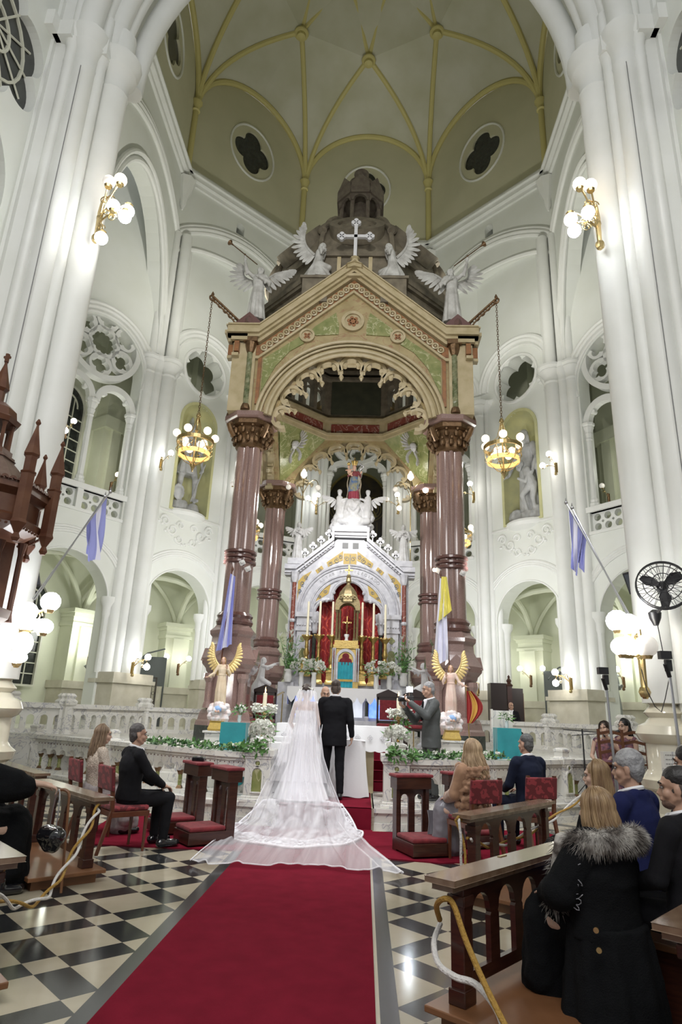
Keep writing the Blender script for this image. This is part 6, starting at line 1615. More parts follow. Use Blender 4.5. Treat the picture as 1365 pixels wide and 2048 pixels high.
# trumpet angels on the front corners
for s,sd in ((-1,'left'),(1,'right')):
    # facing the nave (rz=PI): local x is mirrored
    k=-s       # local side of the raised arm
    sh=V(k*.17,0,1.40)
    raised=(V(k*.33,.10,1.50),V(k*.40,.12,1.80),V(k*.1,.1,1)); low=(V(-k*.30,.06,1.16),V(-k*.08,.16,1.24),V(k*1,.2,.1))
    t=statue('trumpet_angel','dusty white marble angel with a long trumpet on the %s corner of the canopy'%sd,'statue',(s*2.62,14.42,11.55),PI,1.78,marble_dusty,armL=raised if k<0 else low,armR=raised if k>0 else low,head_pitch=.35,head_yaw=-.45*k,flare=.26,
      wings=[((V(k*.10,-.12,1.30),V(k*.55,-.2,.75),V(k*1,0,-.2),.75,.42),dict(n=9,d0=V(k*.7,0,-.8),d1=V(k*.5,0,.7))),((V(-k*.10,-.12,1.30),V(-k*.75,-.2,.60),V(-k*.3,0,1),.85,.40),dict(n=10,d0=V(-k*.5,0,-.9),d1=V(-k*.9,0,.2)))])
    m=M(); a=V(k*.05,.16,1.66); e=V(k*.86,.10,2.42); m.tube([a,a.lerp(e,.9)],.014,6); m.lathe([(.014,0),(.03,.09),(.085,.15)],a.lerp(e,.88),10,axis=e-a); m.sph(a.lerp(e,.45),.03,6); build(m,'trumpet',bronze,t,smooth=True)
    t=statue('kneeling_angel','kneeling marble angel with one tall raised wing on the canopy, %s of the gable cross'%sd,'statue',(s*1.03,14.32,12.81),PI/2 if s<0 else -PI/2,1.55,marble_dusty,kneel=True,head_pitch=-.45,
      armL=(V(-.22,.12,.90),V(-.03,.22,1.0),V(.2,.2,1)),armR=(V(.22,.12,.90),V(.03,.22,1.0),V(-.2,.2,1)),
      wings=[((V(0.05,-.10,.85),V(0,-.35,1),V(0,-1,-.3),1.15,.42),dict(n=13,d0=V(0,-.6,-.9),d1=V(0,-.15,1)))])
    t.rotation_euler=(0,0,(-PI/2 if s<0 else PI/2)+PI/2*0)
    # lamp-bearing angels on the retable
    t=statue('lamp_angel','grey marble angel standing on the %s shoulder of the altar retable'%sd,'statue',(s*1.64,19.0,6.14),PI,1.22,marble_plain,head_pitch=-.15,armL=(V(-.26,.05,1.14),V(-.02,.17,1.22),V(1,.2,.2)),armR=(V(.26,.05,1.14),V(.04,.17,1.30),V(-1,.2,.2)),
      wings=[((V(q*.08,-.10,1.22),V(q*.8,-.15,.62),V(q*.2,0,1),.50,.30),dict(n=8,d0=V(q*.3,0,-1),d1=V(q*.9,0,.3))) for q in (-1,1)])
    t=thing('candelabrum','slim brass candelabrum with opal globes beside the %s retable angel'%sd,'lamp',(s*1.60 if s<0 else 1.86,19.15,6.16)); m=M(); m.tube([(0,0,0),(0,0,2.75)],.016,6)
    for q in (-1,1): m.tube(bez((0,0,2.2),(q*.2,0,2.75),(q*.45,0,2.8),(q*.48,0,2.50)),.012,5)
    build(m,'stand',brass,t,smooth=True)
    for q,kd in ((-1,globe_soft),(1,globe_soft if s<0 else globe_on)): g=M(); g.sph((q*.48,0,2.42),.09,12); build(g,'globe',kd,t,smooth=True)
    g=M(); g.lathe([(.03,2.75),(.10,2.84),(.09,2.92),(.02,3.05)],(0,0,0),10); build(g,'top_globe',globe_on if s<0 else globe_on,t,smooth=True)
    # polychrome angels with gilded wings
    flesh=mat('painted_flesh',(.66,.42,.32),.5); goldhair=mat('painted_gold_hair',(.38,.22,.08),.5)
    rb=mat('cream_painted_robe',(.74,.62,.46),.5,col2=(.62,.48,.32),nscale=4) if s<0 else mat('pink_painted_robe',(.72,.50,.42),.5,col2=(.76,.62,.54),nscale=4)
    k=s
    low=(V(s*-1*-.30,.05,1.10),V(s*.46,.16,.98),V(s*.6,.6,-.3)); up=(V(-s*.27,.06,1.14),V(-s*.16,.22,1.32),V(0,.2,1))
    # statue faces the nave (rz=PI) so local +x is image left
    L_=(V(-.30,.05,1.12),V(-.50,.14,.98),V(-.6,.5,-.2)) if s>0 else (V(-.28,.05,1.14),V(-.20,.2,1.30),V(0,.3,1)); R_=(V(.28,.05,1.14),V(.20,.2,1.30),V(0,.3,1)) if s>0 else (V(.30,.05,1.12),V(.50,.14,.98),V(.6,.5,-.2))
    t=statue('gold_winged_angel','painted angel statue with tall gilded wings on a %s pedestal %s of the altar'%('marble','left' if s<0 else 'right'),'statue',(s*2.16,12.3,1.72),PI,.88,rb,armL=L_,armR=R_,skin_mt=flesh,hair_mt=goldhair,wing_mt=mat('pale_wing_gilding',(.72,.55,.24),.4,.55),flare=.22,hairlen=.6,
      wings=[((V(q*.06,-.12,1.30),V(q*.50,-.1,1),V(q*1,0,-.35),1.0,.30),dict(n=14,d0=V(q*.5,0,-.9),d1=V(q*.45,0,.9))) for q in (-1,1)])
    m=M(); rnd=random.Random(4)
    for i in range(26): a=rnd.random()*2*PI; zz=-.54+rnd.random()*.54; r=.22+.12*math.sin((zz+.54)/.6*PI); m.sph((r*math.cos(a),r*.7*math.sin(a),zz),.11+.06*rnd.random(),8)
    cap(m,(0,0,-.5),(0,0,-.05),.2,.24); blob(m,'cloud_base',mat('painted_cloud',(.74,.74,.78),.5,col2=(.80,.66,.62),nscale=6),t,.016,2)
    m=M(); m.sph((0,.24,-.16),1,12,sx=.17,sy=.10,sz=.12); build(m,'blue_patch',mat('pale_blue_paint',(.30,.48,.80),.5),t,smooth=True)
    m=M(); m.sph((-.05,.33,-.24),.05,8); m.sph((.05,.33,-.24),.05,8); build_each(m,'cherub_head',flesh,t,smooth=True)
    # white reaching angels at the foot of the rear columns
    t=statue('reaching_angel','white marble angel seated and reaching towards the altar, at the %s rear column'%sd,'statue',(s*2.03,16.05,2.06),-PI/2 if s<0 else PI/2,1.10,statue_white,kneel=True,head_pitch=-.05,armL=(V(-.22,.26,1.02),V(-.14,.56,1.16),V(0,1,.2)),armR=(V(.22,.26,.98),V(.14,.54,1.08),V(0,1,0)),
      wings=[((V(0,-.12,.9),V(0,-.5,.7),V(0,-1,0),.55,.3),dict(n=8,d0=V(0,-.6,-.9),d1=V(0,-.4,.9)))])
    t=thing('statue_column','short column with a leafy capital under the %s reaching angel'%sd,'pedestal',(s*2.03,16.05,FZ)); m=M(); m.lathe([(.20,0),(.20,.06),(.13,.12),(.12,.80),(.15,.84),(.13,.88),(.24,1.02),(.25,1.08),(.25,1.11)],(0,0,0),14); 
    for a in range(8): m.sph((.2*math.cos(a*PI/4),.2*math.sin(a*PI/4),.96),.05,6)
    build(m,'shaft',statue_white,t,smooth=True)
    # grey angels in the aisle
    t=statue('aisle_angel','large grey stone angel with folded wings in the %s aisle'%sd,'statue',(s*8.75,21.9,1.75),PI-.5*s*-1,1.75,mat('grey_stone_statue',(.40,.42,.41),.7,col2=(.30,.32,.31),nscale=5),flare=.24,
      wings=[((V(q*.08,-.12,1.15),V(q*.30,-.1,1),V(q*1,0,-.2),.62,.26),dict(n=10,d0=V(q*.1,0,-1),d1=V(q*.25,0,.9))) for q in (-1,1)]+[((V(q*.14,-.14,.6),V(q*.1,0,1),V(q*1,0,0),.55,.22),dict(n=8,d0=V(q*.1,0,-1),d1=V(q*.2,0,-1))) for q in (-1,1)])
    m=M(); m.bx((s*8.75,21.9,1.33),(.62,.62,.76)); m.bx((s*8.75,21.9,1.70),(.72,.72,.08)); build(m,'statue_plinth',base_dull,label='square stone plinth under the %s grey angel'%sd,cat='plinth')
    # cherub heads on the rear spandrels
    t=thing('cherub_relief','white winged cherub head on the green spandrel at the %s rear of the canopy'%sd,'relief',(s*1.88,19.05,9.98),PI+.65*s)
    m=M(); head(m,(0,.10,0),headrot(0,-.3),1.25,True); ell(m,(0,.06,.06),(.12,.10,.12)); b_=blob(m,'head',statue_white,t,.02,2)
    for q in (-1,1):
        wm=M(); wing(wm,V(q*.08,.05,-.05),V(q*.3,0,1),V(q,0,0),.42,.28,n=7,d0=V(q*1,0,-.5),d1=V(q*.3,0,1),th=.02); wing(wm,V(q*.04,.05,-.1),V(q*.4,0,-1),V(q,0,0),.42,.2,n=6,d0=V(q*.6,0,-.6),d1=V(q*.1,0,-1),th=.02); build(wm,'wing',statue_white,t,smooth=True)
# madonna with child
t=thing('madonna_statue','painted crowned Madonna and child in blue and rose robes above the altar','statue',(.04,19.1,8.12),PI,scale=.72)
m=M(); robe(m,[(0,0,0,.26,.22,.06),(.4,0,.02,.22,.18,.07),(.62,0,.02,.20,.17,.05)],10,2); blob(m,'rose_robe',mat('rose_robe',(.34,.05,.08),.5,col2=(.25,.03,.06),nscale=5),t,.016,3)
m=M(); robe(m,[(.42,.03,.04,.22,.19,.06),(.8,0,.03,.21,.17,.05),(1.08,0,.02,.18,.15,.03),(1.16,0,.02,.16,.13,.02)],8,5); blob(m,'blue_mantle',mat('blue_mantle',(.04,.13,.36),.45,col2=(.35,.32,.16),nscale=7),t,.016,3)
m=M(); robe(m,[(1.12,0,0,.17,.13,.02),(1.3,0,0,.18,.12,.02),(1.42,0,0,.14,.09,.01)],8,5); cap(m,(-.17,0,1.40),(-.30,.06,1.16),.06,.05); cap(m,(-.30,.06,1.16),(-.30,.25,1.22),.05,.035); cap(m,(.17,0,1.40),(.26,.08,1.18),.06,.055); cap(m,(.26,.08,1.18),(.18,.26,1.20),.05,.04); blob(m,'red_bodice',mat('wine_bodice',(.22,.05,.06),.5),t,.016,3)
m=M(); cap(m,(0,0,1.4),(0,.01,1.55),.05,.048); head(m,(0,.02,1.62),headrot(0,-.1),1,True); hand(m,(-.30,.27,1.22),V(-.2,1,.2),V(0,0,1),1,.5); hand(m,(.17,.27,1.2),V(-.5,.5,.1),V(0,0,1),1,.5); fl_=blob(m,'body',MATS['painted_flesh'],t,.012,2)
m=M(); ell(m,(0,-.02,1.66),(.088,.10,.09)); cap(m,(0,-.07,1.6),(0,-.1,1.3),.06,.05); blob(m,'hair',MATS['painted_gold_hair'],t,.016,2)
m=M(); m.lathe([(.09,1.70),(.13,1.80),(.15,1.88),(.10,1.92),(.04,1.97),(.03,2.0)],(0,0,0),12)
for a in range(8): m.sph((.14*math.cos(a*PI/4),.14*math.sin(a*PI/4),1.91),.028,6)
m.box(-.012,.012,-.01,.01,2.0,2.12); m.box(-.05,.05,-.01,.01,2.05,2.07); build(m,'crown',gold,t,smooth=True)
m=M(); ell(m,(.22,.20,1.34),(.09,.09,.14)); head(m,(.25,.20,1.56),headrot(.2),.72,True); cap(m,(.2,.2,1.3),(.1,.3,1.12),.06,.04); cap(m,(.26,.2,1.3),(.2,.33,1.14),.055,.035); cap(m,(.18,.2,1.42),(.05,.3,1.42),.035,.025); cap(m,(.3,.2,1.42),(.38,.3,1.36),.035,.025); ch=blob(m,'child',MATS['painted_flesh'],t,.012,2)
m=M(); m.lathe([(.06,1.64),(.09,1.72),(.06,1.76),(.02,1.8)],(.25,.2,0),10); build(m,'child_crown',gold,ch,smooth=True)
m=M(); m.tube([(-.32,.3,1.0),(-.34,.3,1.62)],.016,6)
for k in range(7): m.sph((-.34+.07*math.cos(k),.3,1.4+.045*k),.04,6)
build(m,'silver_sceptre',steel,t,smooth=True)
m=M(); m.grid(lambda a,b:V(-.27+.06*math.sin(a*9)+.02*b,-.12+.05*a,.25+1.1*a),8,2)
for q in (-1,1): m.grid(lambda a,b,q=q:V(q*(.26+.05*b+.02*math.sin(a*12)),-.02-.12*b,.02+1.3*a),16,6)
build(m,'cream_cape',mat('cream_cape',(.50,.42,.32),.6),t,smooth=True)
t=thing('angel_cloud_group','white marble clouds with supporting angels under the Madonna','statue',(.05,19.15,7.22),PI)
m=M(); rnd=random.Random(11)
for i in range(60):
    a=rnd.random()*2*PI; z=rnd.random(); r=.62-.30*z*z; m.sph((r*math.cos(a)*(1-.1*z),.26*math.sin(a),z*.80),.10+.08*rnd.random(),8)
cap(m,(0,0,.1),(0,0,.75),.45,.30); ell(m,(0,0,.12),(.66,.3,.16)); ell(m,(0,0,.82),(.42,.24,.07))
for q in (-1,1):
    cap(m,(q*.42,.2,.35),(q*.45,.15,.95),.14,.11); cap(m,(q*.42,.22,.2),(q*.16,.34,.12),.13,.09); head(m,(q*.45,.18,1.14),headrot(-q*.6,-.2),.85,True); ell(m,(q*.45,.15,1.19),(.08,.09,.08)); cap(m,(q*.42,.18,.88),(q*.22,.26,.92),.05,.04)
    cap(m,(q*.22,.30,.20),(-q*.12,.36,.50),.12,.07); head(m,(-q*.16,.36,.58),headrot(0,.2),.75,True)
blob(m,'clouds_and_angels',statue_white,t,.02,2,fold=.03,fsize=.07)
for q in (-1,1): wm=M(); wing(wm,V(q*.48,-.02,.85),V(q*.9,0,.45),V(q*.2,0,1),.48,.26,n=7,d0=V(q*.4,0,-1),d1=V(q*.9,0,.4),th=.02); build(wm,'wing',statue_white,t,smooth=True)
# niche statues
def nichepos(s,off=.42):
    p,u,n,L=bayframe('B',s); c=p+u*(L/2)-n*off; return c,math.atan2(n.y,n.x)-PI/2
c,rz=nichepos(-1); niche_m=mat('niche_statue_stone',(.56,.57,.57),.6,col2=(.34,.34,.33),nscale=5,bump=.3,bscale=20)
def rock(m,rnd,n,rx,ry,z0,z1):
    for i in range(n): a=rnd.random()*2*PI; m.sph((rx*math.cos(a)*rnd.random()**.5,ry*math.sin(a)*rnd.random()**.5,rnd.uniform(z0,z1)),rnd.uniform(.08,.16),7)
t=thing('warrior_saint_statue','grey marble warrior saint with tunic, cape and lance in the left niche','statue',(c.x,c.y,8.62),rz,scale=1.72); t.scale=(1.72,1.55,2.02)
m=M(); rnd=random.Random(5); rock(m,rnd,30,.36,.2,0,.08)
for q,fy in ((-1,.12),(1,-.02)): cap(m,(q*.10,0,.95),(q*.15,fy+.03,.62),.095,.07); cap(m,(q*.15,fy+.03,.62),(q*.17,fy,.26),.072,.045); cap(m,(q*.17,fy,.24),(q*.19,fy+.13,.22),.045,.035)
torso(m,(0,0,1.0),(0,0,1.28),(0,0,1.50)); robe(m,[(.72,0,0,.25,.19,.10),(.85,0,0,.22,.17,.09),(1.02,0,0,.17,.13,.05)],9,3); cap(m,(0,0,1.46),(0,.02,1.58),.05,.05); head(m,(0,.03,1.64),headrot(.2,-.15)); ell(m,(0,0,1.70),(.10,.11,.10)); cap(m,(0,0,1.72),(0,-.02,1.90),.06,.03); cap(m,(0,-.05,1.85),(0,-.18,1.75),.04,.04)
cap(m,(-.19,0,1.44),(-.30,.04,1.18),.06,.05); cap(m,(-.30,.04,1.18),(-.30,.14,.92),.048,.035); hand(m,(-.30,.15,.92),V(0,.3,-1),V(1,0,0),1.2,.9)
cap(m,(.19,0,1.44),(.34,.02,1.20),.06,.05); cap(m,(.34,.02,1.20),(.22,.2,1.10),.048,.035); hand(m,(.22,.2,1.10),V(-1,.4,0),V(0,0,1),1.2,.6)
m.tube([V(.40+.03*math.sin(z*6),-.08,z) for z in (.55,.8,1.1,1.35)],.055,8); m.tube([V(.48+.03*math.sin(z*6),-.03,z) for z in (.5,.8,1.1,1.3)],.05,8)
m.tube([(-.34,.2,1.0),(.0,.28,.15)],.018,6); ell(m,(.27,.16,.30),(.11,.10,.12))
for a in range(14): m.sph((.27+.12*math.cos(a*.45),.2,.30+.13*math.sin(a*.45)),.035,5)
blob(m,'body',niche_m,t,.014,2)
c,rz=nichepos(1,.40)
t=thing('guide_and_boy_statue','grey marble robed man bending over a kneeling boy in the right niche','statue',(c.x,c.y,8.62),rz,scale=1.72); t.scale=(1.72,1.55,2.06)
m=M(); rnd=random.Random(6); rock(m,rnd,40,.38,.2,0,.10)
robe(m,[(.05,0,-.06,.26,.17,.07),(.6,.02,-.06,.21,.15,.07),(1.02,.02,-.04,.19,.14,.04),(1.12,.02,-.04,.17,.12,.02),(1.36,.0,0,.20,.13,.02),(1.44,0,0,.16,.1,.01)],10,3)
cap(m,(-.18,0,1.42),(-.30,.06,1.14),.07,.07); cap(m,(-.30,.06,1.14),(-.36,.10,.72),.07,.05); cap(m,(-.30,.06,1.14),(-.28,.18,.95),.06,.035)
cap(m,(.18,0,1.42),(.33,.06,1.12),.07,.07); cap(m,(.33,.06,1.12),(.38,.16,.90),.06,.035); hand(m,(.38,.16,.90),V(.5,.5,-.4),V(0,0,-1),1.3,.3); hand(m,(-.28,.18,.95),V(0,.3,-1),V(1,0,0),1.2,.4)
cap(m,(0,.02,1.42),(0,.06,1.54),.055,.05); head(m,(0,.09,1.60),headrot(0,-.35)); ell(m,(0,.05,1.66),(.10,.10,.09)); cap(m,(-.08,.04,1.6),(-.09,.0,1.45),.035,.03); cap(m,(.08,.04,1.6),(.09,.0,1.45),.035,.03)
# boy (bent, in short breeches)
cap(m,(-.20,.16,.62),(-.14,.24,.86),.11,.09); head(m,(.02,.26,.98),headrot(-.8,-.5),.85); ell(m,(.01,.24,1.03),(.085,.09,.08)); cap(m,(-.16,.22,.86),(-.16,.32,.64),.04,.035); cap(m,(-.16,.32,.64),(.0,.36,.72),.035,.028)
cap(m,(-.24,.14,.60),(-.24,.20,.36),.085,.06); cap(m,(-.24,.20,.36),(-.24,.14,.12),.05,.038); cap(m,(-.12,.16,.58),(-.02,.26,.42),.08,.06); cap(m,(-.02,.26,.42),(-.08,.2,.12),.05,.038); cap(m,(-.08,.2,.1),(.0,.26,.09),.04,.03); cap(m,(-.24,.14,.1),(-.2,.24,.09),.04,.03)
blob(m,'bodies',niche_m,t,.014,2)
# =================== FOREGROUND FURNITURE ===================
m=M(); m.box(-.875,.665,-3,8.6,.0,.012); m.plate([[(-.875,8.5),(.665,8.5),(1.5,8.36),(3.0,8.95),(3.72,10.0),(3.4,10.95),(2.9,11.0),(1.75,10.35),(.72,10.28),(.72,10.38),(-.72,10.38),(-.72,10.28),(-1.75,10.35),(-2.9,11.0),(-3.3,10.9),(-3.1,9.3),(-2.75,8.45)]],V(0,0,0),V(1,0,0),Z,0,.014,up=V(0,1,0))
m.box(-.70,.70,10.38,10.41,0,.31); m.box(-.70,.70,10.38,12.35,.30,.312)
rc=build(m,'carpet_runner',carpet,label='long red carpet running up the aisle and spreading before the altar rail',cat='carpet')
m=M()
for k,(y,z) in enumerate(((12.72,.46),(13.02,.62),(13.32,.78),(13.62,.95))): m.box(.30,1.0,y,y+.32,z,z+.012); m.box(.30,1.0,y,y+.01,z-.16,z+.012)
m.box(.30,1.0,13.7,16.9,.95,.962); build(m,'step_carpet',carpet,label='narrow red carpet covering the steps up to the high altar',cat='carpet')
def pew(pa,pb,label,s,seat=True,extra=0,s0=.35):
    pa=Vector(pa);pb=Vector(pb); u=(pb-pa).normalized(); L=(pb-pa).length; n=V(u.y,-u.x,0)
    if n.y>0: n=-n             # n points away from the altar, to the people
    t=thing('pew',label,'pew',tuple(pa)); o=pa
    m=M(); m.plate([[(-.17,-.06),(L+.10,-.06),(L+.10,.14),(-.17,.14)]],o+Z*.0,u,Z,.735,.765,up=n); m.plate([[(-.14,-.03),(L+.07,-.03),(L+.07,.11),(-.14,.11)]],o,u,Z,.70,.735,up=n); build(m,'top_rail',[wood_top],t,world=True,bevel=.008)
    for a in (0,L-.09): m=M(); m.obox(o,u,n,a,a+.09,.12,.70,0,.09); m.obox(o,u,n,a-.01,a+.10,.60,.66,-.015,.10); m.obox(o,u,n,a-.015,a+.105,.12,.20,-.01,.10); build(m,'post',wood,t,world=True,bevel=.006)
    holes=[]; N=4; w=(L-.18)/N
    for i in range(N):
        c=.09+w*(i+.5); r=w*.33; holes.append([(c-r,.26),(c+r,.26),(c+r,.50)]+[(c+r*1.12,.515)]+arc(c,.535,r,0,PI,8)+[(c-r*1.12,.515),(c-r,.50)])
    m=M(); m.plate([rect(.08,L-.08,.19,.70)]+holes,o,u,n,.025,.06); build(m,'arcade_panel',wood,t,world=True)
    m=M(); m.obox(o,u,n,-.12,L+.08,.085,.12,-.10,.62); build(m,'platform',wood_mid,t,world=True,bevel=.006)
    m=M(); m.obox(o,u,n,-.04,L,.0,.085,-.04,.56); build(m,'platform_base',wood_mid,t,world=True)
    if seat:
        m=M(); m.obox(o,u,n,s0,L+extra,.40,.44,.62,1.0); sb=build(m,'seat',wood_mid,t,world=True,bevel=.008)
        for a in (s0+.05,L+extra-.06): m=M(); m.obox(o,u,n,a,a+.05,0,.40,.66,.98); build(m,'seat_support',wood,t,world=True)
    return t
pew((1.08,4.19,0),(2.0,5.29,0),'nearest right pew front with worn rail, beside the woman in the fur collar',1,extra=.9,s0=.85)
pew((1.57,6.76,0),(2.63,8.11,0),'second right pew front behind the chair of the woman in brown fur',1,extra=.5)
pew((2.06,3.49,0),(2.9,4.45,0),'dark pew end at the bottom right edge of the picture',1,seat=False)
pew((2.62,5.55,0),(3.6,6.7,0),'pew rail between the grey-haired man and the young man in black',1,seat=False)
pew((-2.05,6.8,0),(-3.16,7.93,0),'left pew front that the seated old woman in black rests her hand on',-1,extra=.6)
pew((-3.62,8.73,0),(-4.9,10.1,0),'far left pew front nearest the marble rail',-1)
pew((-1.56,4.15,0),(-2.6,5.2,0),'pew rail corner at the extreme lower left edge',-1,seat=False)
m=M(); m.box(-.045,.045,-.012,.012,0,.004); m.xf(Matrix.Translation((1.50,4.75,.766))@Matrix.Rotation(math.atan2(1.1,.92),4,'Z')); build(m,'brass_plate',brass,label='tiny brass plate on top of the nearest right pew rail',cat='plate')
# ropes
def rope(label,path,sag=None,parts=2,group=None,tw=.028,turns=9):
    pts=[Vector(p) for p in path]; 
    # smooth resample
    out=[]
    for i in range(len(pts)-1):
        p0=pts[max(i-1,0)];p1=pts[i];p2=pts[i+1];p3=pts[min(i+2,len(pts)-1)]
        for k in range(14):
            t=k/14; out.append(.5*((2*p1)+(p2-p0)*t+(2*p0-5*p1+4*p2-p3)*t*t+(3*p1-p0-3*p2+p3)*t**3))
    out.append(pts[-1])
    t=thing('rope_barrier',label,'rope',tuple(out[0]))
    for q,(mt,nm,lb) in enumerate(((rope_gold,'gold_cord','golden cord'),(rope_white,'white_cord','white cord'))):
        m=M(); P=[]
        for i,p in enumerate(out):
            d=(out[min(i+1,len(out)-1)]-out[max(i-1,0)]).normalized(); e=d.orthogonal().normalized() if abs(d.z)>.9 else V(-d.y,d.x,0).normalized(); f=d.cross(e)
            a=turns*2*PI*i/len(out)+PI*q; P.append(p+e*(tw*math.cos(a))+f*(tw*math.sin(a)))
        m.tube(P,.0125,7); build(m,nm,mt,t,world=True,smooth=True,label=lb)
t=thing('rope_barrier','thick gold and white rope hanging from the nearest right pew to the floor','rope',(1.08,4.1,.02))
def cordpath(pts,rr,mt,nm):
    P=[Vector(p) for p in pts]; out=[]
    for i in range(len(P)-1):
        p0=P[max(i-1,0)];p1=P[i];p2=P[i+1];p3=P[min(i+2,len(P)-1)]
        for k in range(12): q=k/12; out.append(.5*((2*p1)+(p2-p0)*q+(2*p0-5*p1+4*p2-p3)*q*q+(3*p1-p0-3*p2+p3)*q**3))
    out.append(P[-1]); m=M(); m.tube(out,rr,8); build(m,nm,mt,t,world=True,smooth=True)
cordpath([(1.03,4.28,.50),(1.00,4.16,.60),(1.03,4.06,.66),(1.08,4.04,.64),(1.14,3.96,.48),(1.24,3.80,.28),(1.36,3.60,.10),(1.46,3.40,.02),(1.56,3.1,.02)],.016,rope_gold,'gold_cord')
cordpath([(1.04,4.35,.46),(.99,4.22,.40),(1.0,4.08,.34),(1.08,4.0,.31),(1.18,3.94,.30),(1.27,3.84,.22),(1.30,3.70,.10),(1.36,3.50,.03),(1.5,3.1,.02)],.017,rope_white,'white_cord')
rope('gold and white rope falling down the end post of the second right pew',[(1.50,6.66,.70),(1.46,6.60,.72),(1.50,6.60,.55),(1.51,6.62,.35),(1.50,6.62,.15),(1.50,6.63,.03)],turns=1.2,tw=.02)
rope('gold and white rope slung between the right pews towards the marble rail',[(1.58,6.7,.55),(1.75,7.0,.45),(2.0,7.35,.40),(2.3,7.75,.42),(2.68,8.2,.5),(3.1,8.7,.62),(3.4,8.9,.78)],turns=3,tw=.02)
rope('twisted gold and white rope swagging between the two left pews',[(-2.03,6.70,.70),(-1.99,6.55,.62),(-2.0,6.3,.42),(-2.02,6.05,.22),(-2.0,5.75,.12),(-2.02,5.4,.15),(-2.0,5.0,.30),(-1.86,4.6,.48),(-1.60,4.2,.68)],turns=5,tw=.022)
# red upholstered chairs
def red_chair(x,y,rz,label):
    t=thing('red_chair',label,'chair',(x,y,0.012),rz,group=None)
    for sx in (-1,1):
        m=M(); m.add([(sx*.20+dx,-.22+dy,.45) for dx,dy in ((-.02,-.02),(.02,-.02),(.02,.02),(-.02,.02))]+[(sx*.20+dx,-.34+dy,0) for dx,dy in ((-.016,-.016),(.016,-.016),(.016,.016),(-.016,.016))],[(0,1,2,3),(7,6,5,4),(0,4,5,1),(1,5,6,2),(2,6,7,3),(3,7,4,0)])
        m.box(sx*.20-.02,sx*.20+.02,-.24,-.20,.45,.95); m.v=[(a,b-(c-.45)*.12 if c>.45 else b,c) for a,b,c in m.v]; build(m,'back_leg',wood_chair,t)
        m=M(); m.lathe([(.016,0),(.026,.43)],(sx*.21,.20,0),4,rot=PI/4); build(m,'front_leg',wood_chair,t)
    m=M(); m.box(-.23,.23,-.23,.23,.38,.44); build(m,'seat_frame',wood_chair,t,bevel=.005)
    m=M(); m.box(-.225,.225,-.22,.225,.44,.50); build(m,'seat_pad',chair_damask_mat,t,bevel=.025)
    m=M(); m.box(-.235,.235,-.235,-.195,.66,.93); m.v=[(a,b-(c-.45)*.12-.01,c) for a,b,c in m.v]; m.v=[(a,b-.0,c) for a,b,c in m.v]; build(m,'back_pad',chair_damask_mat,t,bevel=.014)
red_chair(-2.30,8.22,math.radians(-48),'red damask chair under the man in the black suit, left')
red_chair(-3.0,8.95,math.radians(-48),'red damask chair under the woman in sequins, far left')
red_chair(1.92,8.55,math.radians(28),'red damask chair under the woman in the brown fur jacket')
red_chair(2.80,9.30,math.radians(20),'red damask chair under the man in the navy suit, right')
def prie(x,y,rz,label,item=None):
    t=thing('prie_dieu',label,'kneeler',(x,y,0.014),rz)      # user kneels at -y facing +y
    for sx in (-1,1): 
        m=M(); m.box(sx*.21-.025,sx*.21+.025,.0,.12,0,.84); build(m,'side_post',wood,t,bevel=.004)
    m=M(); m.box(-.25,.25,-.04,.17,.72,.86); build(m,'book_box',wood,t,bevel=.004)
    m=M(); m.box(-.18,.18,.10,.125,.74,.80)
    m=M(); m.box(-.27,.27,-.07,.19,.86,.90); build(m,'arm_pad',velvet,t,bevel=.015)
    m=M(); m.plate([rect(-.19,.19,.10,.72),archhole(-.10,.14,.60,.055,8),archhole(.10,.14,.60,.055,8)],V(0,0,0),V(1,0,0),V(0,1,0),.04,.07); build(m,'back_panel',wood,t)
    m=M(); m.box(-.24,.24,-.50,.05,.02,.16); build(m,'kneeling_box',wood_mid if False else wood,t,bevel=.005)
    m=M(); m.box(-.235,.235,-.49,.0,.16,.215); build(m,'knee_pad',velvet,t,bevel=.022)
    return t
prie(-1.30,8.98,math.radians(-52),'red padded prie-dieu closest to the bride on the left')
prie(-1.85,9.60,math.radians(-52),'red padded prie-dieu with a black case on top, outer left')
prie(1.22,9.02,math.radians(22),'red padded prie-dieu nearest the aisle on the right')
prie(1.98,9.75,math.radians(22),'red padded prie-dieu half hidden behind the woman in brown fur')
t=thing('clutch_bag','small black patent case lying on the outer left prie-dieu','bag',(-1.80,9.63,.915)); m=M(); m.box(-.09,.09,-.05,.05,0,.06); build(m,'case',blackgloss,t,bevel=.015); m=M(); m.box(-.02,.02,-.055,.055,.05,.066); build(m,'clasp',steel,t)
# pulpit of carved walnut on the left
PX,PY=-4.30,7.2
t=thing('pulpit','carved dark walnut pulpit with a pinnacled canopy against the left pillar','pulpit',(PX,PY,0)); pc=V(PX,PY,0); r8=PI/8
PZ=len(bpy.data.objects)
m=M(); m.lathe([(.62,3.55),(.78,3.62),(.80,3.70),(.74,3.74),(.74,3.95),(.84,4.02),(.84,4.10),(.70,4.12)],pc,8,rot=r8); cn=build(m,'canopy',wood_pulpit,t,world=True)
m=M(); m.lathe([(.66,4.10),(.42,4.42),(.34,4.50),(.34,4.56)],pc,8,rot=r8); build(m,'canopy_roof',mat('dusty_wood',(.20,.14,.11),.6,col2=(.12,.07,.05),nscale=6),cn,world=True)
m=M()
for i in range(8):
    a=i*PI/4; d=V(math.cos(a),math.sin(a),0); u_=V(-d.y,d.x,0)
    for k in range(7): m.plate([band(-.27+.09*k,4.10,.012,.042,6)],pc+d*.79,u_,d,-.02,.02)
    for k in range(9): m.sph(pc+d*.76+u_*(-.28+.07*k)+Z*3.585,.02,5)
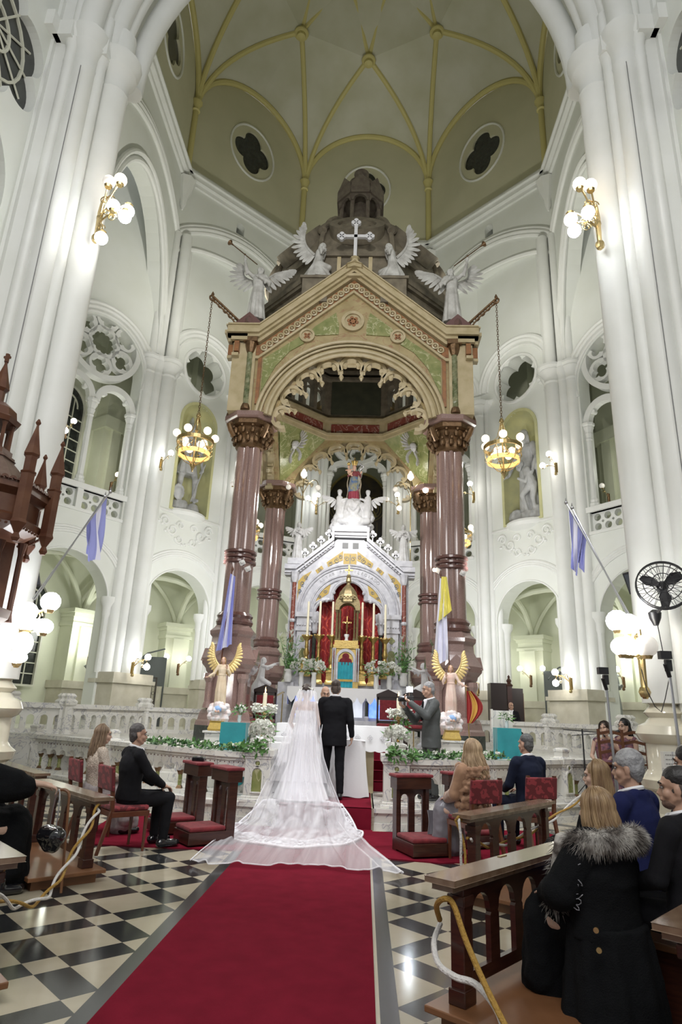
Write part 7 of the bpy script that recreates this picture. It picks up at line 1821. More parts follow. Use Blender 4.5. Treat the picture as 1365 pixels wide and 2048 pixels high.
build(m,'cresting',wood_pulpit,cn,world=True)
for i in range(8):
    a=r8+i*PI/4; d=V(math.cos(a),math.sin(a),0); q=pc+d*.86
    m=M(); m.lathe([(.03,3.38),(.055,3.42),(.03,3.48),(.07,3.55),(.10,3.60),(.085,3.64),(.085,4.20),(.10,4.22),(.075,4.24),(.075,4.42),(.10,4.45),(.02,4.80),(.015,4.84),(.035,4.87),(.01,4.92)],q,6); build(m,'pinnacle',wood_pulpit,cn,world=True)
m=M(); m.lathe([(.36,4.52),(.30,4.58),(.30,4.64)],pc,8,rot=r8)
for i in range(8): a=r8+i*PI/4; m.lathe([(.04,4.62),(.026,4.68),(.024,4.95),(.042,5.0)],pc+V(.24*math.cos(a),.24*math.sin(a),0),6)
m.lathe([(.30,5.0),(.33,5.06),(.27,5.10),(.25,5.20),(.16,5.28),(.07,5.32),(.07,5.46),(.11,5.50),(.10,5.55),(.02,5.86),(.012,5.95)],pc,8,rot=r8)
m.box(PX-.045,PX+.045,PY-.012,PY+.012,5.96,5.99); m.lathe([(.03,5.90),(.03,6.02)],pc,6); build(m,'lantern',wood_pulpit,cn,world=True)
for q in list(bpy.data.objects)[PZ:]:
    if q.type=='MESH' and q.parent and q.parent.name.startswith(('canopy','pulpit')):
        for vv in q.data.vertices:
            if vv.co.z>4.1: vv.co.z=4.1+(vv.co.z-4.1)*.74
m=M(); m.plate([[(-.45,2.55),(.45,2.55),(.45,3.6),(-.45,3.6)]],V(PX-.30,PY+.35,0),V(.6,.8,0).normalized(),V(.8,-.6,0),0,.06); m.plate([band(0,3.25,.22,.30,12),],V(PX-.22,PY+.30,0),V(.6,.8,0).normalized(),V(.8,-.6,0),.0,.10)
for dx in (-.28,.0,.34): m.lathe([(.06,2.55),(.04,2.65),(.035,3.4),(.06,3.55)],V(PX+.30+dx*.55-.05,PY+.30+dx*.5,0),8)
m.obox(V(PX+.22,PY+.36,0),V(.6,.8,0).normalized(),V(.8,-.6,0),-.16,.16,2.5,3.6,-.03,.03); build(m,'back_panel',wood_pulpit,t,world=True)
m=M(); m.lathe([(.10,1.35),(.22,1.50),(.34,1.62),(.52,1.72),(.56,1.76),(.50,1.80),(.50,2.44),(.54,2.48),(.62,2.56),(.64,2.66),(.58,2.68)],pc,8,rot=r8); bd=build(m,'drum',wood_pulpit,t,world=True)
for i in range(8):
    a=i*PI/4; d=V(math.cos(a),math.sin(a),0); u_=V(-d.y,d.x,0); o_=pc+d*.462
    m=M(); m.plate([archhole(0,1.86,2.20,.14,10),archhole(0,1.88,2.20,.11,10)],o_,u_,d,-.01,.035)
    m.sph(o_+Z*2.20+d*.01,.035,6); cap_=None; m.lathe([(.05,1.90),(.06,1.98),(.04,2.08),(.03,2.16)],o_,6); build(m,'relief_panel',wood_pulpit,bd,world=True)
    a=r8+i*PI/4; m=M(); m.lathe([(.03,1.80),(.022,1.88),(.022,2.36),(.035,2.44)],pc+V(.50*math.cos(a),.50*math.sin(a),0),6); build(m,'corner_column',wood_pulpit,bd,world=True)
m=M(); m.lathe([(.16,0),(.16,.1),(.10,.2),(.09,1.2),(.16,1.4)],pc,10); build(m,'stem',wood_pulpit,t,world=True)
# =================== PEOPLE ===================
HIPS=dict(sit=V(0,0,.54),stand=V(0,0,.95))
def hair_short(hc,R,s,mt,t,full=.006,nape=True,fade=None):
    m=M(); T=lambda x,y,z:hc+R@(V(x,y,z)*s)
    ell(m,T(0,-.020,.055),((.074+full)*s,(.090+full)*s,(.078+full)*s),R); ell(m,T(0,-.045,.0),((.070+full)*s,(.058+full)*s,(.075)*s),R)
    if nape: ell(m,T(0,-.060,-.04),(.055*s,.036*s,.05*s),R)
    blob(m,'hair',mt,t,.008,2,fold=.006,fsize=.02)
    if fade:
        m=M(); ell(m,T(0,-.026,.0),(.0785*s,.082*s,.080*s),R); ell(m,T(0,-.05,-.045),(.062*s,.046*s,.05*s),R); blob(m,'shaved_sides',fade,t,.008,2)
def strands(hc,R,s,mt,t,n=260,length=.38,part=0,back=1.9,r=.005,wave=.012,seed=1,clear=.10,fall=V(0,-.02,0),rad=1.0,name='long_hair',capm=True,puff=.0):
    rnd=random.Random(seed); m=M()
    for i in range(n):
        ph=rnd.uniform(-back,back); th0=rnd.uniform(.05,.9); L=length*rnd.uniform(.75,1.08); w=rnd.uniform(0,6.28); pts=[]
        lay=rnd.uniform(.0,.016)+puff*.5
        for k in range(7):
            th=th0+(1.75-th0)*k/6; d=V(math.sin(th)*math.sin(ph),-math.sin(th)*math.cos(ph),math.cos(th))
            pts.append(hc+R@(V(d.x*(.080+lay)*rad,d.y*(.098+lay)*rad-.012,d.z*(.094+lay)+.035)*s))
        e=pts[-1]; out=V(e.x-hc.x,e.y-hc.y,0).normalized()
        for k in range(1,8):
            q=k/7; b=clear*math.sin(min(1,q*1.6)*PI/2)*.55+puff*math.sin(q*PI)
            pts.append(e+out*(b*.35)+fall*q-Z*(L*q)+V(math.cos(w+q*9),math.sin(w+q*9),0)*wave*q*2)
        rr=r*s*rnd.uniform(.8,1.6); m.tube(pts,lambda q,rr=rr:rr*(1.0 if q<.8 else max(.15,(1-q)*5)),5)
    o=build(m,name,mt,t,smooth=True,angle=80)
    if capm: c=M(); ell(c,hc+R@(V(0,-.02,.045)*s),(.082*s,.096*s,.084*s),R); build(c,'hair_base',mt,t,smooth=True)
    return o
def person(label,loc,rz,sit,s,hy,hp,sk,armL,armR,top,bottom,hair,collar=True,skirt=None,lean=0.,jg=.022,vox=.011,brow=None,eye=True,legs=None,roll=0,scarf=None,bare=False,sw=.19,bw=.155,fem=False,shoes=blackgloss,hem=0):
    t=thing('person',label,'person',loc,rz,scale=s)
    if sit:
        pel=V(0,0,.55); ch=V(0,-.02+lean*.5,.86); nk=V(0,.0+lean,1.07)
    else: pel=V(0,0,.96); ch=V(0,lean*.5,1.27); nk=V(0,lean,1.48)
    R=headrot(hy,hp,roll); hc=nk+V(0,.025,0)+R@V(0,.0,.145)
    b=M(); torso(b,pel,ch,nk,sw-.01,bw-.015); cap(b,nk-Z*.06,nk+V(0,.02,.08),.056,.052); head(b,hc,R,1.0,fem)
    kn=[];
    for sx in (-1,1):
        hip=pel+V(sx*.095,.02,-.03)
        if legs: k,a=Vector(legs[0 if sx<0 else 1][0]),Vector(legs[0 if sx<0 else 1][1])
        elif sit: k=V(sx*.13,.44,.52); a=V(sx*.13,.42,.10)
        else: k=V(sx*.105,.02,.51); a=V(sx*.11,-.02,.10)
        kn.append((hip,k,a)); cap(b,hip,k,.075,.052); cap(b,k,a,.050,.036); cap(b,a-Z*.045,a+V(sx*.01,.11,-.06),.034,.024)
    arms=[]
    for sx,arm in ((-1,armL),(1,armR)):
        sh=nk+V(sx*(sw-.005),-.005,-.075)
        if arm is None: arm=((sx*(sw+.05),.02,nk.z-.36),(sx*(sw+.03),.10,nk.z-.60),(0,.15,-1),(-sx,0,0),.35) if not sit else ((sx*(sw+.05),.06,nk.z-.32),(sx*.13,.30,.66),(-sx*.2,1,-.1),(0,0,-1),.4)
        el,wr,hd,pn,cu=arm; el=Vector(el); wr=Vector(wr); arms.append((sh,el,wr)); cap(b,sh,el,.044,.037); cap(b,el,wr,.038,.026); hand(b,wr,hd,pn,1.0,cu,sx)
    blob(b,'body',sk,t,vox if vox<.009 else .0085,2)
    if eye: eyes(t,hc,R,1.0,brow)
    if top:
        m=M(); torso(m,pel,ch,nk,sw,bw-.012,jg-.012)
        hz=pel.z-(.20 if hem and not sit else .04); cyy=lambda z:nk.y*max(0,(z-pel.z))/(nk.z-pel.z)
        robe(m,[(z,0,cyy(z)+oy,rx+jg,ry+jg,0) for z,oy,rx,ry in ((hz,0,bw+.012,.112),(pel.z,0,bw+.008,.112),(pel.z+.14,0,bw-.008,.095),(ch.z,0,bw+.018,.112),(nk.z-.13,-.005,sw-.02,.095),(nk.z-.06,-.005,sw-.06,.06),(nk.z-.0,-.01,.045,.035))],7,0,40)
        if not bare:
            for sh,el,wr in arms: cap(m,sh,el,.044+jg,.040+jg); cap(m,el,el.lerp(wr,.92),.040+jg,.028+jg*.8)
            cap(m,nk+V(-.06,-.03,-.02),nk+V(.06,-.03,-.02),.045,.045)
        blob(m,'jacket' if collar else 'top',top,t,vox,3,fold=.014,fsize=.10)
    if collar:
        m=M(); m.tube([nk+V(.062*math.cos(a),.010+.062*math.sin(a),.012-.018*math.sin(a)) for a in [2*PI*i/20 for i in range(20)]],.016,6,closed=True); cap(m,nk+V(0,.09,-.03),nk+V(0,.13,-.20),.035,.02); build(m,'shirt',shirt,t,smooth=True)
    if skirt:
        m=M()
        if sit: cap(m,pel+V(0,.04,-.02),V(0,.42,.50),.20,.17); cap(m,V(0,.42,.50),V(0,.44,.16),.19,.22); cap(m,V(-.1,.42,.5),V(-.14,.42,.2),.12,.12); cap(m,V(.1,.42,.5),V(.14,.42,.2),.12,.12)
        else: robe(m,[(.05,0,0,.30,.26,.05),(.5,0,0,.24,.2,.05),(.98,0,0,.18,.14,.02)],10,1)
        blob(m,'skirt',skirt,t,.014,3,fold=.03,fsize=.12)
    if bottom:
        m=M()
        for hip,k,a in kn: cap(m,hip,k,.098,.078); cap(m,k,a+Z*.02,.076,.058)
        ell(m,pel-Z*.02,(bw+.02,.13,.12)); blob(m,'trousers',bottom,t,vox,3,fold=.012,fsize=.09)
    for hip,k,a in kn: m=M(); cap(m,a+V(0,-.03,-.052),a+V(.0,.17,-.058),.048,.042); cap(m,a+V(0,.0,-.05),a+V(.02,.15,-.058),.046,.040); cap(m,a+V(0,0,.02),a-Z*.05,.048,.05); blob(m,'shoe',shoes,t,.010,2)
    hair(hc,R,t)
    return t,nk,hc,R
HS=lambda mt,full=.006,fade=None:(lambda hc,R,t:hair_short(hc,R,1.0,mt,t,full,True,fade))
# groom
t,nk,hc,R=person('groom seen from behind in a black suit, standing right of the bride',(.06,11.22,.312),0,False,1.075,-.04,0,skin,((-.24,.02,1.16),(-.26,.10,.92),(0,.2,-1),(1,0,0),.4),((.25,-.03,1.15),(.275,.03,.90),(0,.1,-1),(-1,0,0),.5),suit_black,suit_black,HS(hair_dark,.002,stubble),jg=.020,sw=.215,bw=.17,hem=1,legs=(((-.12,.08,.51),(-.13,.10,.10)),((.10,.0,.51),(.12,-.06,.10))),vox=.009)
# priest
t,nk,hc,R=person('bald priest in white vestments facing the couple across the altar step',(-.17,12.02,.312),PI,False,1.03,.25,-.25,skin,None,None,linen,linen,lambda hc,R,t:hair_short(hc,R,.97,hair_grey,t,-.012),collar=False,skirt=linen,brow=hair_dark)
# photographer
t,nk,hc,R=person('man in a grey suit filming with a lit camera, inside the rail on the right',(1.72,11.62,.312),math.radians(104),False,1.10,-.05,-.12,skin,((-.26,.16,1.22),(-.10,.38,1.42),(.3,.8,.6),(0,.4,1),.7),((.24,.20,1.16),(.05,.42,1.34),(-.2,.8,.4),(0,0,1),.8),suit_grey,suit_grey,HS(hair_grey,.003),hem=1,jg=.028,bw=.185,vox=.008,brow=hair_dark)
m=M(); cap(m,nk+V(0,.13,-.05),nk+V(0,.15,-.30),.022,.026,8); build(m,'tie',suit_black,t,smooth=True)
cm=thing('video_camera','small black camera with a bright white lamp held up by the man in grey','camera',(1.34,11.52,1.93),math.radians(104))
m=M(); m.bx((0,0,0),(.14,.12,.10)); build(m,'body',black,cm,bevel=.01); m=M(); m.cyl((0,.06,0),(0,.20,0),.045,.05,14); build(m,'lens',black,cm,smooth=True); m=M(); m.bx((0,-.02,.08),(.05,.05,.06)); m.bx((0,.0,.16),(.15,.05,.10)); build(m,'lamp_housing',black,cm)
m=M(); m.box(-.07,.07,.028,.034,.115,.205); build(m,'led_panel',led,cm)
m=M(); m.box(-.078,-.074,-.03,.05,.115,.205); m.box(.078,.082,-.022,.02,.125,.20); build(m,'led_side',led,cm)
# bride
t=thing('bride','bride seen from behind in a strapless white gown with a lace-edged train','person',(-.42,10.95,.312),scale=1.03); nk=V(0,0,1.47); R=headrot(-.25,0); hc=nk+V(0,.02,.145)
b=M(); torso(b,V(0,0,.96),V(0,0,1.26),nk,.16,.135); cap(b,nk-Z*.05,nk+Z*.08,.045,.045); head(b,hc,R,.96,True)
for sx in (-1,1): 
    cap(b,nk+V(sx*.165,0,-.07),V(sx*.23,.03,1.12),.036,.030); cap(b,V(sx*.23,.03,1.12),V(sx*.16,.20,.98),.030,.022); hand(b,(sx*.16,.20,.98),(-sx*.4,.8,0),(0,0,-1),.9,.4,sx)
    cap(b,V(sx*.09,0,.9),V(sx*.08,0,.5),.07,.05); cap(b,V(sx*.08,0,.5),V(sx*.08,0,.1),.045,.03)
blob(b,'body',skin_light,t,.009,2)
m=M(); ell(m,hc+V(0,-.03,.04),(.082,.095,.085)); ell(m,hc+V(0,-.11,.03),(.06,.05,.055)); blob(m,'hair',hair_dark,t,.009,2,fold=.006,fsize=.02)
m=M(); robe(m,[(.03,0,-.06,.42,.36,.035),(.25,0,-.05,.33,.29,.035),(.50,0,-.02,.235,.21,.03),(.75,0,-.01,.205,.185,.015),(.95,0,-.01,.205,.175,.006),(1.12,0,0,.150,.120,0),(1.22,0,0,.155,.122,0),(1.32,0,.005,.165,.120,0)],13,2,n=110); build(m,'gown',gown,t,smooth=True,angle=80)
def zf(y): # height of the floor under the train (step edge at y=10.4)
    return .325 if y>10.42 else (.02+.305*max(0,min(1,(y-10.22)/.20)))
cx,cy=-.42,10.74
TB=[(-.72,10.62),(-.98,10.40),(-1.35,10.15),(-1.58,9.85),(-1.38,9.30),(-.95,8.92),(-.40,8.74),(.12,8.86),(.46,9.30),(.60,9.85),(.50,10.2),(.25,10.42),(.02,10.6)]
def trainpt(a,r):
    th=PI*1.02*(1-a)*1.0+PI*.98*a*1.0
    P=TB; q=a*(len(P)-1); i=min(int(q),len(P)-2); t_=q-i; p0=P[max(i-1,0)];p1=P[i];p2=P[i+1];p3=P[min(i+2,len(P)-1)]
    X,Y=[.5*((2*p1[j])+(p2[j]-p0[j])*t_+(2*p0[j]-5*p1[j]+4*p2[j]-p3[j])*t_*t_+(3*p1[j]-p0[j]-3*p2[j]+p3[j])*t_**3) for j in (0,1)]
    r2=r*(1+.012*math.sin(a*40)); return cx+(X-cx)*r2,cy+(Y-cy)*r2
def trainfn(r0,r1,lift=.0):
    def f(a,b):
        r=r0+(r1-r0)*b; x,y=trainpt(a,r); k=max(0,1-r/.28); z=zf(y)+lift+.55*k*k+ (.018+.012*math.sin(a*60+r*5)+.018*math.sin(a*31)*(1-r))*(1 if r<.95 else .5)
        return V(x,y,z)
    return f
def wb(m,name,mt,par,**k): # world coordinates under a scaled thing
    o=build(m,name,mt,**k); o.parent=par; par_loc=Vector(par.location); sc=par.scale[0]; o.location=(Vector(o.location)-par_loc)/sc; o.scale=(1/sc,)*3
    for key in ('label','category'): 
        pass
    return o
m=M(); m.grid(trainfn(.04,.80),170,22); wb(m,'train_tulle',veil_mat('train_tulle',.16,.40,6,(1.5,.35,1)),t,smooth=True)
m=M(); m.grid(trainfn(.74,.99,.006),170,6); wb(m,'train_lace',lace,t,smooth=True)
m=M(); m.tube([trainfn(0,1,.008)(i/150,.99) for i in range(151)],.014,6); wb(m,'train_edge',gown,t,smooth=True)
vl=thing('bridal_veil','long transparent tulle veil falling from the bride and spreading over the red carpet','veil',(-.42,10.8,.33))
VC=[(0,-.40,10.87,2.02,.10),(.05,-.40,10.78,1.95,.15),(.12,-.41,10.70,1.75,.20),(.25,-.42,10.66,1.40,.27),(.40,-.43,10.60,.98,.36),(.52,-.42,10.52,.62,.50),(.60,-.40,10.38,.36,.62),(.66,-.38,10.18,.10,.72),(.74,-.34,9.55,.05,.86),(.84,-.30,8.75,.05,.98),(.93,-.20,8.05,.04,1.10),(1.0,-.14,7.64,.03,1.16)]
def vcurve(b):
    for i in range(len(VC)-1):
        if b<=VC[i+1][0] or i==len(VC)-2:
            k=(b-VC[i][0])/(VC[i+1][0]-VC[i][0]); k=max(0,min(1,k)); return [VC[i][j]*(1-k)+VC[i+1][j]*k for j in range(1,5)]
def vfn(a,b):
    x,y,z,w=vcurve(b); q=2*a-1; wrap=max(0,1-b/.5)
    fold=math.sin(q*21+b*3)+.6*math.sin(q*47+b*7)+.4*math.sin(q*11-b*4)
    X=x+w*math.sin(q*PI/2*(1 if wrap>0 else 1))*1.0+.01*fold*(.3+b)
    Y=y+ (w*.85)*(1-math.cos(q*PI/2))*wrap*.8 - .016*fold*(1 if b<.6 else .3) + (0.0 if b<.85 else (.06*math.sin(q*5+1)+.05*math.sin(q*13))*(b-.85)/.15)
    Zz=z+(0 if b<.62 else .018*max(0,fold+.6)+.012)
    if y<10.45 and b>.6: Zz=max(Zz,zf(Y)+.03)
    return V(X,Y,Zz)
m=M(); m.grid(vfn,200,110); build(m,'tulle',veil,vl,world=True,smooth=True,angle=180)
m=M()
for a in (0,1): m.tube([vfn(a,i/60) for i in range(61)],.006,5)
m.tube([vfn(i/120,1.0) for i in range(121)],.007,5); build(m,'veil_hem',veil_mat('veil_hem_mat',.5,.3,9,(1,1,1)),vl,world=True,smooth=True)
m=M(); m.grid(lambda a,b:vfn(.15+.7*a,.02+.50*b)+V(0,-.035-.02*math.sin(a*9),.0),90,40); build(m,'upper_tulle',veil,vl,world=True,smooth=True,angle=180)
m=M()
for i in range(7): blossom(m,V(-.40+.035*(i-3),10.85,2.03-.004*(i-3)**2),.03,6,i)
build(m,'flower_comb',petal,vl,world=True)
# seated couple on the right
fur=mat('fur_cone_grey',(.42,.40,.37),.9,col2=(.10,.085,.075),nscale=9,namt=.2)
def seated(label,x,y,z,deg,s,hy,hp,sk,top,bottom,hair,**k): return person(label,(x,y,z),math.radians(deg),True,s,hy,hp,sk,k.pop('aL',None),k.pop('aR',None),top,bottom,hair,**k)
t,nk,hc,R=seated('woman with wavy fair hair in a brown fur jacket seated on the right chair',1.92,8.55,.014,38,1.0,.25,0,skin_light,fur_brown,None,lambda hc,R,t:strands(hc,R,1,hair_fair,t,380,.40,wave=.018,seed=3,puff=.06,clear=.12),collar=False,skirt=satin_grey,jg=.05,vox=.012,fem=True,eye=False)
m=M(); rnd=random.Random(8)
for k in range(6):
    z=.62+.085*k; r=.21+.02*math.sin(k)
    for i in range(17): a=2*PI*i/17+.9*k; m.sph((r*math.cos(a),.17*math.sin(a),z+.02*rnd.uniform(-1,1)),.043,7)
for sx in (-1,1):
    for k in range(7): q=nk+V(sx*.19,0,-.08); e=V(sx*.24,.06,.75); p=q.lerp(e,k/6); m.sph(p,.085,8)
    for k in range(5): p=V(sx*.24,.06,.75).lerp(V(sx*.14,.28,.68),k/4); m.sph(p,.07,8)
blob(m,'fur_pelts',fur_brown,t,.012,1,fold=.02,fsize=.03)
m=M(); m.grid(lambda a,b:V(-.24+.44*a+.02*math.sin(b*6),.55-.25*b*a+.05*math.sin(a*14),.48*(1-b)+.012),30,12); build(m,'skirt_fall',satin_grey,t,smooth=True)
g=thing('evening_bag','small gold sequinned bag in the lap of the woman in brown fur','bag',(1.78,8.72,.62),.5); m=M(); m.sph((0,0,0),1,12,sx=.09,sy=.04,sz=.065); build(m,'pouch',mat('gold_sequins',(.45,.32,.12),.3,.7,col2=(.7,.6,.4),nscale=60,bump=.8,bscale=80),g,smooth=True); m=M(); m.tube([(.07*math.cos(a),0,.05+.03*math.sin(a)) for a in [PI*i/8 for i in range(9)]],.006,5); build(m,'frame',gold,g)
t,nk,hc,R=seated('grey-haired man in a dark navy suit seated on the right chair beside the brown fur',2.80,9.32,.014,30,1.085,.15,0,skin,suit_navy,suit_navy,HS(mat('salt_pepper_hair',(.13,.13,.13),.6,col2=(.05,.05,.05),nscale=40),.003),sw=.215,bw=.17,eye=False,hem=1)
# seated couple on the left
t,nk,hc,R=seated('man in a black tuxedo seated in profile on the left chair',-2.28,8.26,.014,-50,1.05,-.12,0,skin,suit_black,suit_black,HS(mat('dark_grey_hair',(.035,.03,.03),.6,col2=(.10,.09,.09),nscale=40),.003),sw=.21,bw=.175,hem=1,brow=hair_dark,aL=((-.24,.12,.80),(-.12,.34,.66),(.2,1,-.3),(0,0,-1),.5),aR=((.25,.12,.80),(.12,.36,.66),(-.2,1,-.3),(0,0,-1),.5))
m=M(); 
for q in (-1,1): m.add([nk+V(0,.082,-.03),nk+V(q*.05,.085,0.0),nk+V(q*.05,.085,-.05)],[(0,1,2)])
m.bx(nk+V(0,.085,-.025),(.02,.015,.02)); build(m,'bow_tie',suit_black,t)
t,nk,hc,R=seated('woman with long light-brown hair in a sequinned dress seated far left',-3.0,8.98,.014,-50,1.01,-.1,0,skin_light,sequin,None,lambda hc,R,t:strands(hc,R,1,hair_brown,t,190,.34,wave=.007,seed=5),collar=False,skirt=mat('silver_dress',(.42,.38,.38),.4,col2=(.3,.27,.27),nscale=30),fem=True,brow=hair_brown)
# old woman at the left edge (head outside the picture)
t,nk,hc,R=seated('person in loose black clothes at the left edge resting a hand on the pew rail',-2.98,6.02,.0,-40,1.04,0,0,skin_light,None,None,lambda hc,R,t:hair_short(hc,R,1.0,hair_grey,t),collar=False,skirt=coat_black,vox=.008,fem=True,eye=False,
  aR=((.30,.22,.92),(.40,.50,.88),(.35,1,-.35),(0,0,-1),.8),aL=((-.22,.14,.80),(-.02,.34,.62),(.5,.8,0),(0,0,-1),.4),
  legs=(((-.12,.42,.50),(-.14,.34,.10)),((.14,.44,.50),(.20,.34,.10))))
m=M(); torso(m,V(0,0,.55),V(0,-.02,.86),V(0,0,1.07),.20,.18,.05); cap(m,(.19,0,1.0),(.31,.24,.90),.10,.13); cap(m,(.30,.20,.86),(.34,.34,.86),.13,.10); cap(m,(-.19,0,1.0),(-.22,.14,.80),.10,.11); cap(m,(-.22,.14,.80),(-.08,.3,.64),.10,.09); blob(m,'loose_blouse',coat_black,t,.013,4,fold=.02,fsize=.1)
g=thing('walking_cane','brown wooden walking cane under the old woman\'s hand at the left pew','cane',(-2.16,6.30,0)); m=M(); m.tube([V(.06,0,.02),V(.03,.0,.4),V(0,0,.80)],.012,8); m.tube(bez((0,0,.80),(-.0,0,.88),(-.12,0,.88),(-.12,0,.82),8),.014,8); build(m,'stick',wood_mid,g,smooth=True)
g=thing('patent_handbag','shiny black patent handbag hanging beside the left pew','bag',(-2.20,6.15,.50),-.6); m=M(); cap(m,(-.07,0,0),(.07,0,0),.09,.09); m.sph((0,0,-.05),1,14,sx=.15,sy=.07,sz=.09); blob(m,'body',blackgloss,g,.012,3,fold=.02,fsize=.06); m=M(); m.tube([V(.05*math.cos(a),.0,.08+.30*math.sin(a)) for a in [PI*i/12 for i in range(13)]],.006,5); build(m,'chain_strap',steel,g)
# woman in the fur collar, bottom right
t,nk,hc,R=seated('woman seen from behind in a black coat with a big grey fur collar, bottom right',1.98,4.22,.03,38,.905,.05,-.05,skin_light,coat_black,None,lambda hc,R,t:strands(hc,R,1,hair_blond,t,520,.20,r=.0042,wave=.004,seed=9,rad=1.12,clear=.06,puff=.01),collar=False,skirt=coat_black,jg=.075,vox=.010,fem=True,eye=False,sw=.20,bw=.20,
  aL=((-.32,.10,.76),(-.10,.36,.66),(.3,1,0),(0,0,-1),.5))
m=M(); robe(m,[(.02,0,.0,.34,.30,.05),(.3,0,.0,.30,.27,.05),(.58,0,0,.27,.22,.02)],9,3); blob(m,'coat_skirt',coat_black,t,.014,3,fold=.02,fsize=.1)
m=M(); rnd=random.Random(21)
ring=[(V(.235*math.cos(a),.165*math.sin(a)-.02,1.035+.035*math.sin(a)*-1),a) for a in [2*PI*i/40 for i in range(40)]]
for p,a in ring: m.sph(p,.075 if math.sin(a)<.3 else .06,7)
for k in range(8): p=V(-.21+.0*k,.14+.012*k,1.02-.05*k); m.sph(p,.065,7); m.sph(V(.21,.14+.012*k,1.02-.05*k),.065,7)
blob(m,'fur_collar',fur,t,.014,1)
m=M()
for i in range(5200):
    if i<4300:
        a=rnd.random()*2*PI; b=rnd.uniform(-1.2,2.6); c=V(.235*math.cos(a),.165*math.sin(a)-.02,1.035-.035*math.sin(a)); o_=V(math.cos(a),math.sin(a),0); d=(o_*math.cos(b)+Z*math.sin(b)).normalized()
    else:
        sx=-1 if i%2 else 1; k=rnd.random()*8; c=V(sx*.21,.14+.012*k,1.02-.05*k); d=V(rnd.uniform(-1,1),rnd.uniform(-1,1),rnd.uniform(-1,.6)).normalized()
    p=c+d*.066; e=(d+V(0,0,-.9)+V(rnd.uniform(-.5,.5),rnd.uniform(-.5,.5),rnd.uniform(-.2,.2))).normalized(); w=e.orthogonal().normalized()*.0030; w2=e.cross(w); l=rnd.uniform(.035,.062)
    m.add([p+w,p-w*.5+w2*.87,p-w*.5-w2*.87,p+e*l],[(0,1,3),(1,2,3),(2,0,3)])
build(m,'fur_hairs',fur,t)
m=M()
for k in range(9): q=V(-.315,-.02+.02*(k%3),.92-.028*k); m.tube([q+V(-.012*math.cos(j*.7),.035*math.sin(j*.7+k),.02*math.cos(j*.9)) for j in range(9)],.003,4)
build(m,'sleeve_embroidery',mat('grey_embroidery_thread',(.22,.22,.24),.7),t)
m=M(); m.cyl((-.13,.235,.62),(-.13,.245,.62),.014); m.cyl((-.30,-.12,.60),(-.312,-.126,.60),.016,n=12); m.cyl((-.30,-.13,.50),(-.312,-.136,.50),.016,n=12); build_each(m,'coat_button',brass,t,smooth=True)
# the others at the right edge
t,nk,hc,R=seated('woman with a long honey-blonde half ponytail sitting right, behind the fur collar',2.48,5.62,.10,42,.925,.35,-.05,skin_light,coat_black,None,lambda hc,R,t:strands(hc,R,1,hair_blond,t,420,.42,r=.0042,wave=.003,seed=12,clear=.08),collar=False,skirt=coat_black,fem=True,jg=.03)
m=M(); m.tube([hc+R@V(0,-.10,.05),hc+V(.02,-.14,-.1),hc+V(.02,-.15,-.35)],lambda q:.022*(1-q*.6),8); build(m,'ponytail',hair_blond,t,smooth=True)
t,nk,hc,R=seated('grey-haired man in a royal blue suit seated on the right',2.50,4.98,.10,42,1.01,.30,-.05,skin,suit_blue,suit_blue,HS(hair_grey,.012),sw=.215,bw=.18,brow=hair_grey)
t,nk,hc,R=seated('young bearded man with faded black hair in a black suit, right edge foreground',2.46,4.16,.08,38,.985,.45,-.05,skin,suit_black,suit_black,HS(hair_black,.004,stubble),sw=.215,bw=.18,brow=hair_black)
m=M(); ell(m,hc+R@V(0,.035,-.085),(.054,.062,.036),R); blob(m,'beard',mat('short_beard',(.16,.09,.065),.8,col2=(.07,.04,.03),nscale=60),t,.008,2)
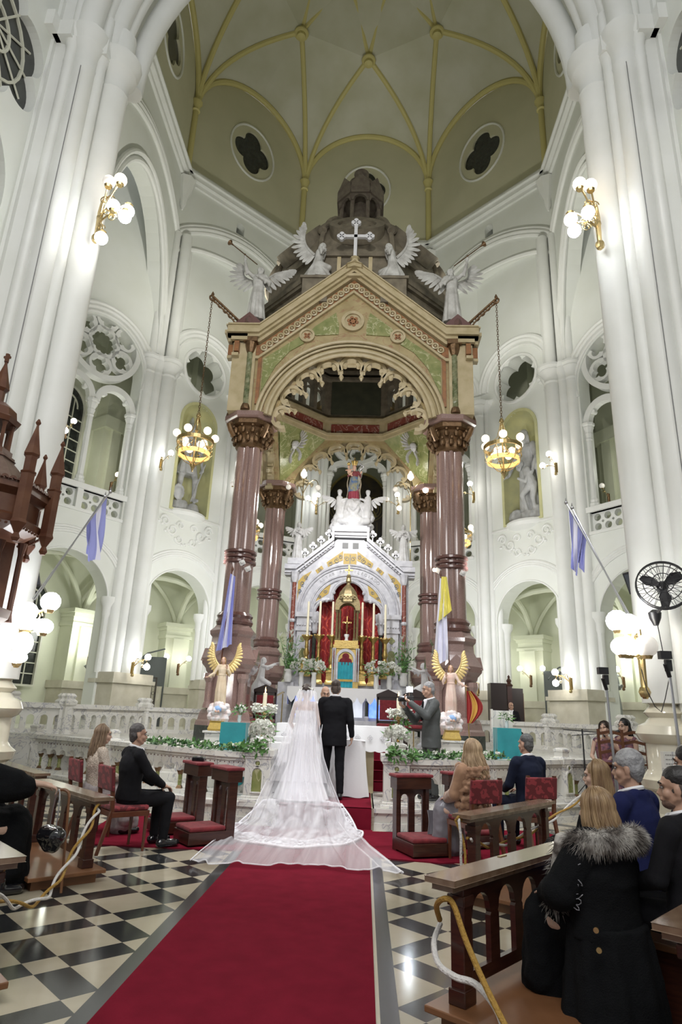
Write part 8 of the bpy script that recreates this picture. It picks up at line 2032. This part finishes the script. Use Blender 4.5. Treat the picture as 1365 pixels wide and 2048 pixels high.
t,nk,hc,R=seated('dark-haired bearded man at the far right edge, behind the young man',3.02,5.15,.10,40,1.045,.3,-.05,skin,suit_black,suit_black,HS(hair_black,.010,stubble),sw=.21,bw=.175,brow=hair_black)
m=M(); ell(m,hc+R@V(0,.035,-.085),(.054,.062,.036),R); blob(m,'beard',MATS['short_beard'],t,.008,2)
# far away people
t,nk,hc,R=seated('bald man in a dark suit in the aisle beside the wooden confessional',5.08,20.6,FZ,180,.93,.3,0,skin,suit_black,suit_black,lambda hc,R,t:hair_short(hc,R,.96,stubble,t,-.01),vox=.014,brow=hair_black)
t,nk,hc,R=seated('singing woman with a dark fringe holding a microphone, left of the two singers',4.98,12.45,.32,150,1.02,-.2,0,skin_light,mat('floral_dress',(.05,.03,.06),.7,col2=(.30,.12,.14),nscale=20),None,lambda hc,R,t:strands(hc,R,1,hair_dark,t,120,.10,seed=14,rad=1.04),collar=False,skirt=MATS.get('floral_dress') or suit_black,fem=True,bare=True,brow=hair_dark,jg=.012,aL=((-.24,.1,.84),(-.06,.2,1.10),(.2,.4,.6),(0,0,1),.8))
m=M(); m.cyl(nk+V(-.04,.26,.02),nk+V(0,.15,.07),.014,.016,8); m.sph(nk+V(0,.13,.08),.024,8); build(m,'microphone',black,t,smooth=True)
t,nk,hc,R=seated('woman with long black wavy hair in a strappy dress beside the singer',5.27,12.25,.32,120,1.06,.05,0,skin_light,MATS['floral_dress'],None,lambda hc,R,t:strands(hc,R,1,hair_black,t,200,.36,wave=.014,seed=15,back=1.5),collar=False,skirt=MATS['floral_dress'],fem=True,bare=True,brow=hair_black,jg=.012)
m=M()
for q in (-1,1): m.tube([nk+V(q*.09,-.09,-.2),nk+V(q*.10,-.03,-.01),nk+V(q*.09,.08,-.16)],.006,5)
build(m,'dress_straps',MATS['floral_dress'],t)
# =================== GROUPS ===================
cnt={}
for o in bpy.data.objects:
    if o.parent is None and o.get('label'): cnt.setdefault(o.name.split('.')[0],[]).append(o)
for k,l in cnt.items():
    if len(l)>1:
        for o in l:
            if not o.get('group'): o['group']='all the '+k.replace('_',' ')+('s' if not k.endswith('s') else '')
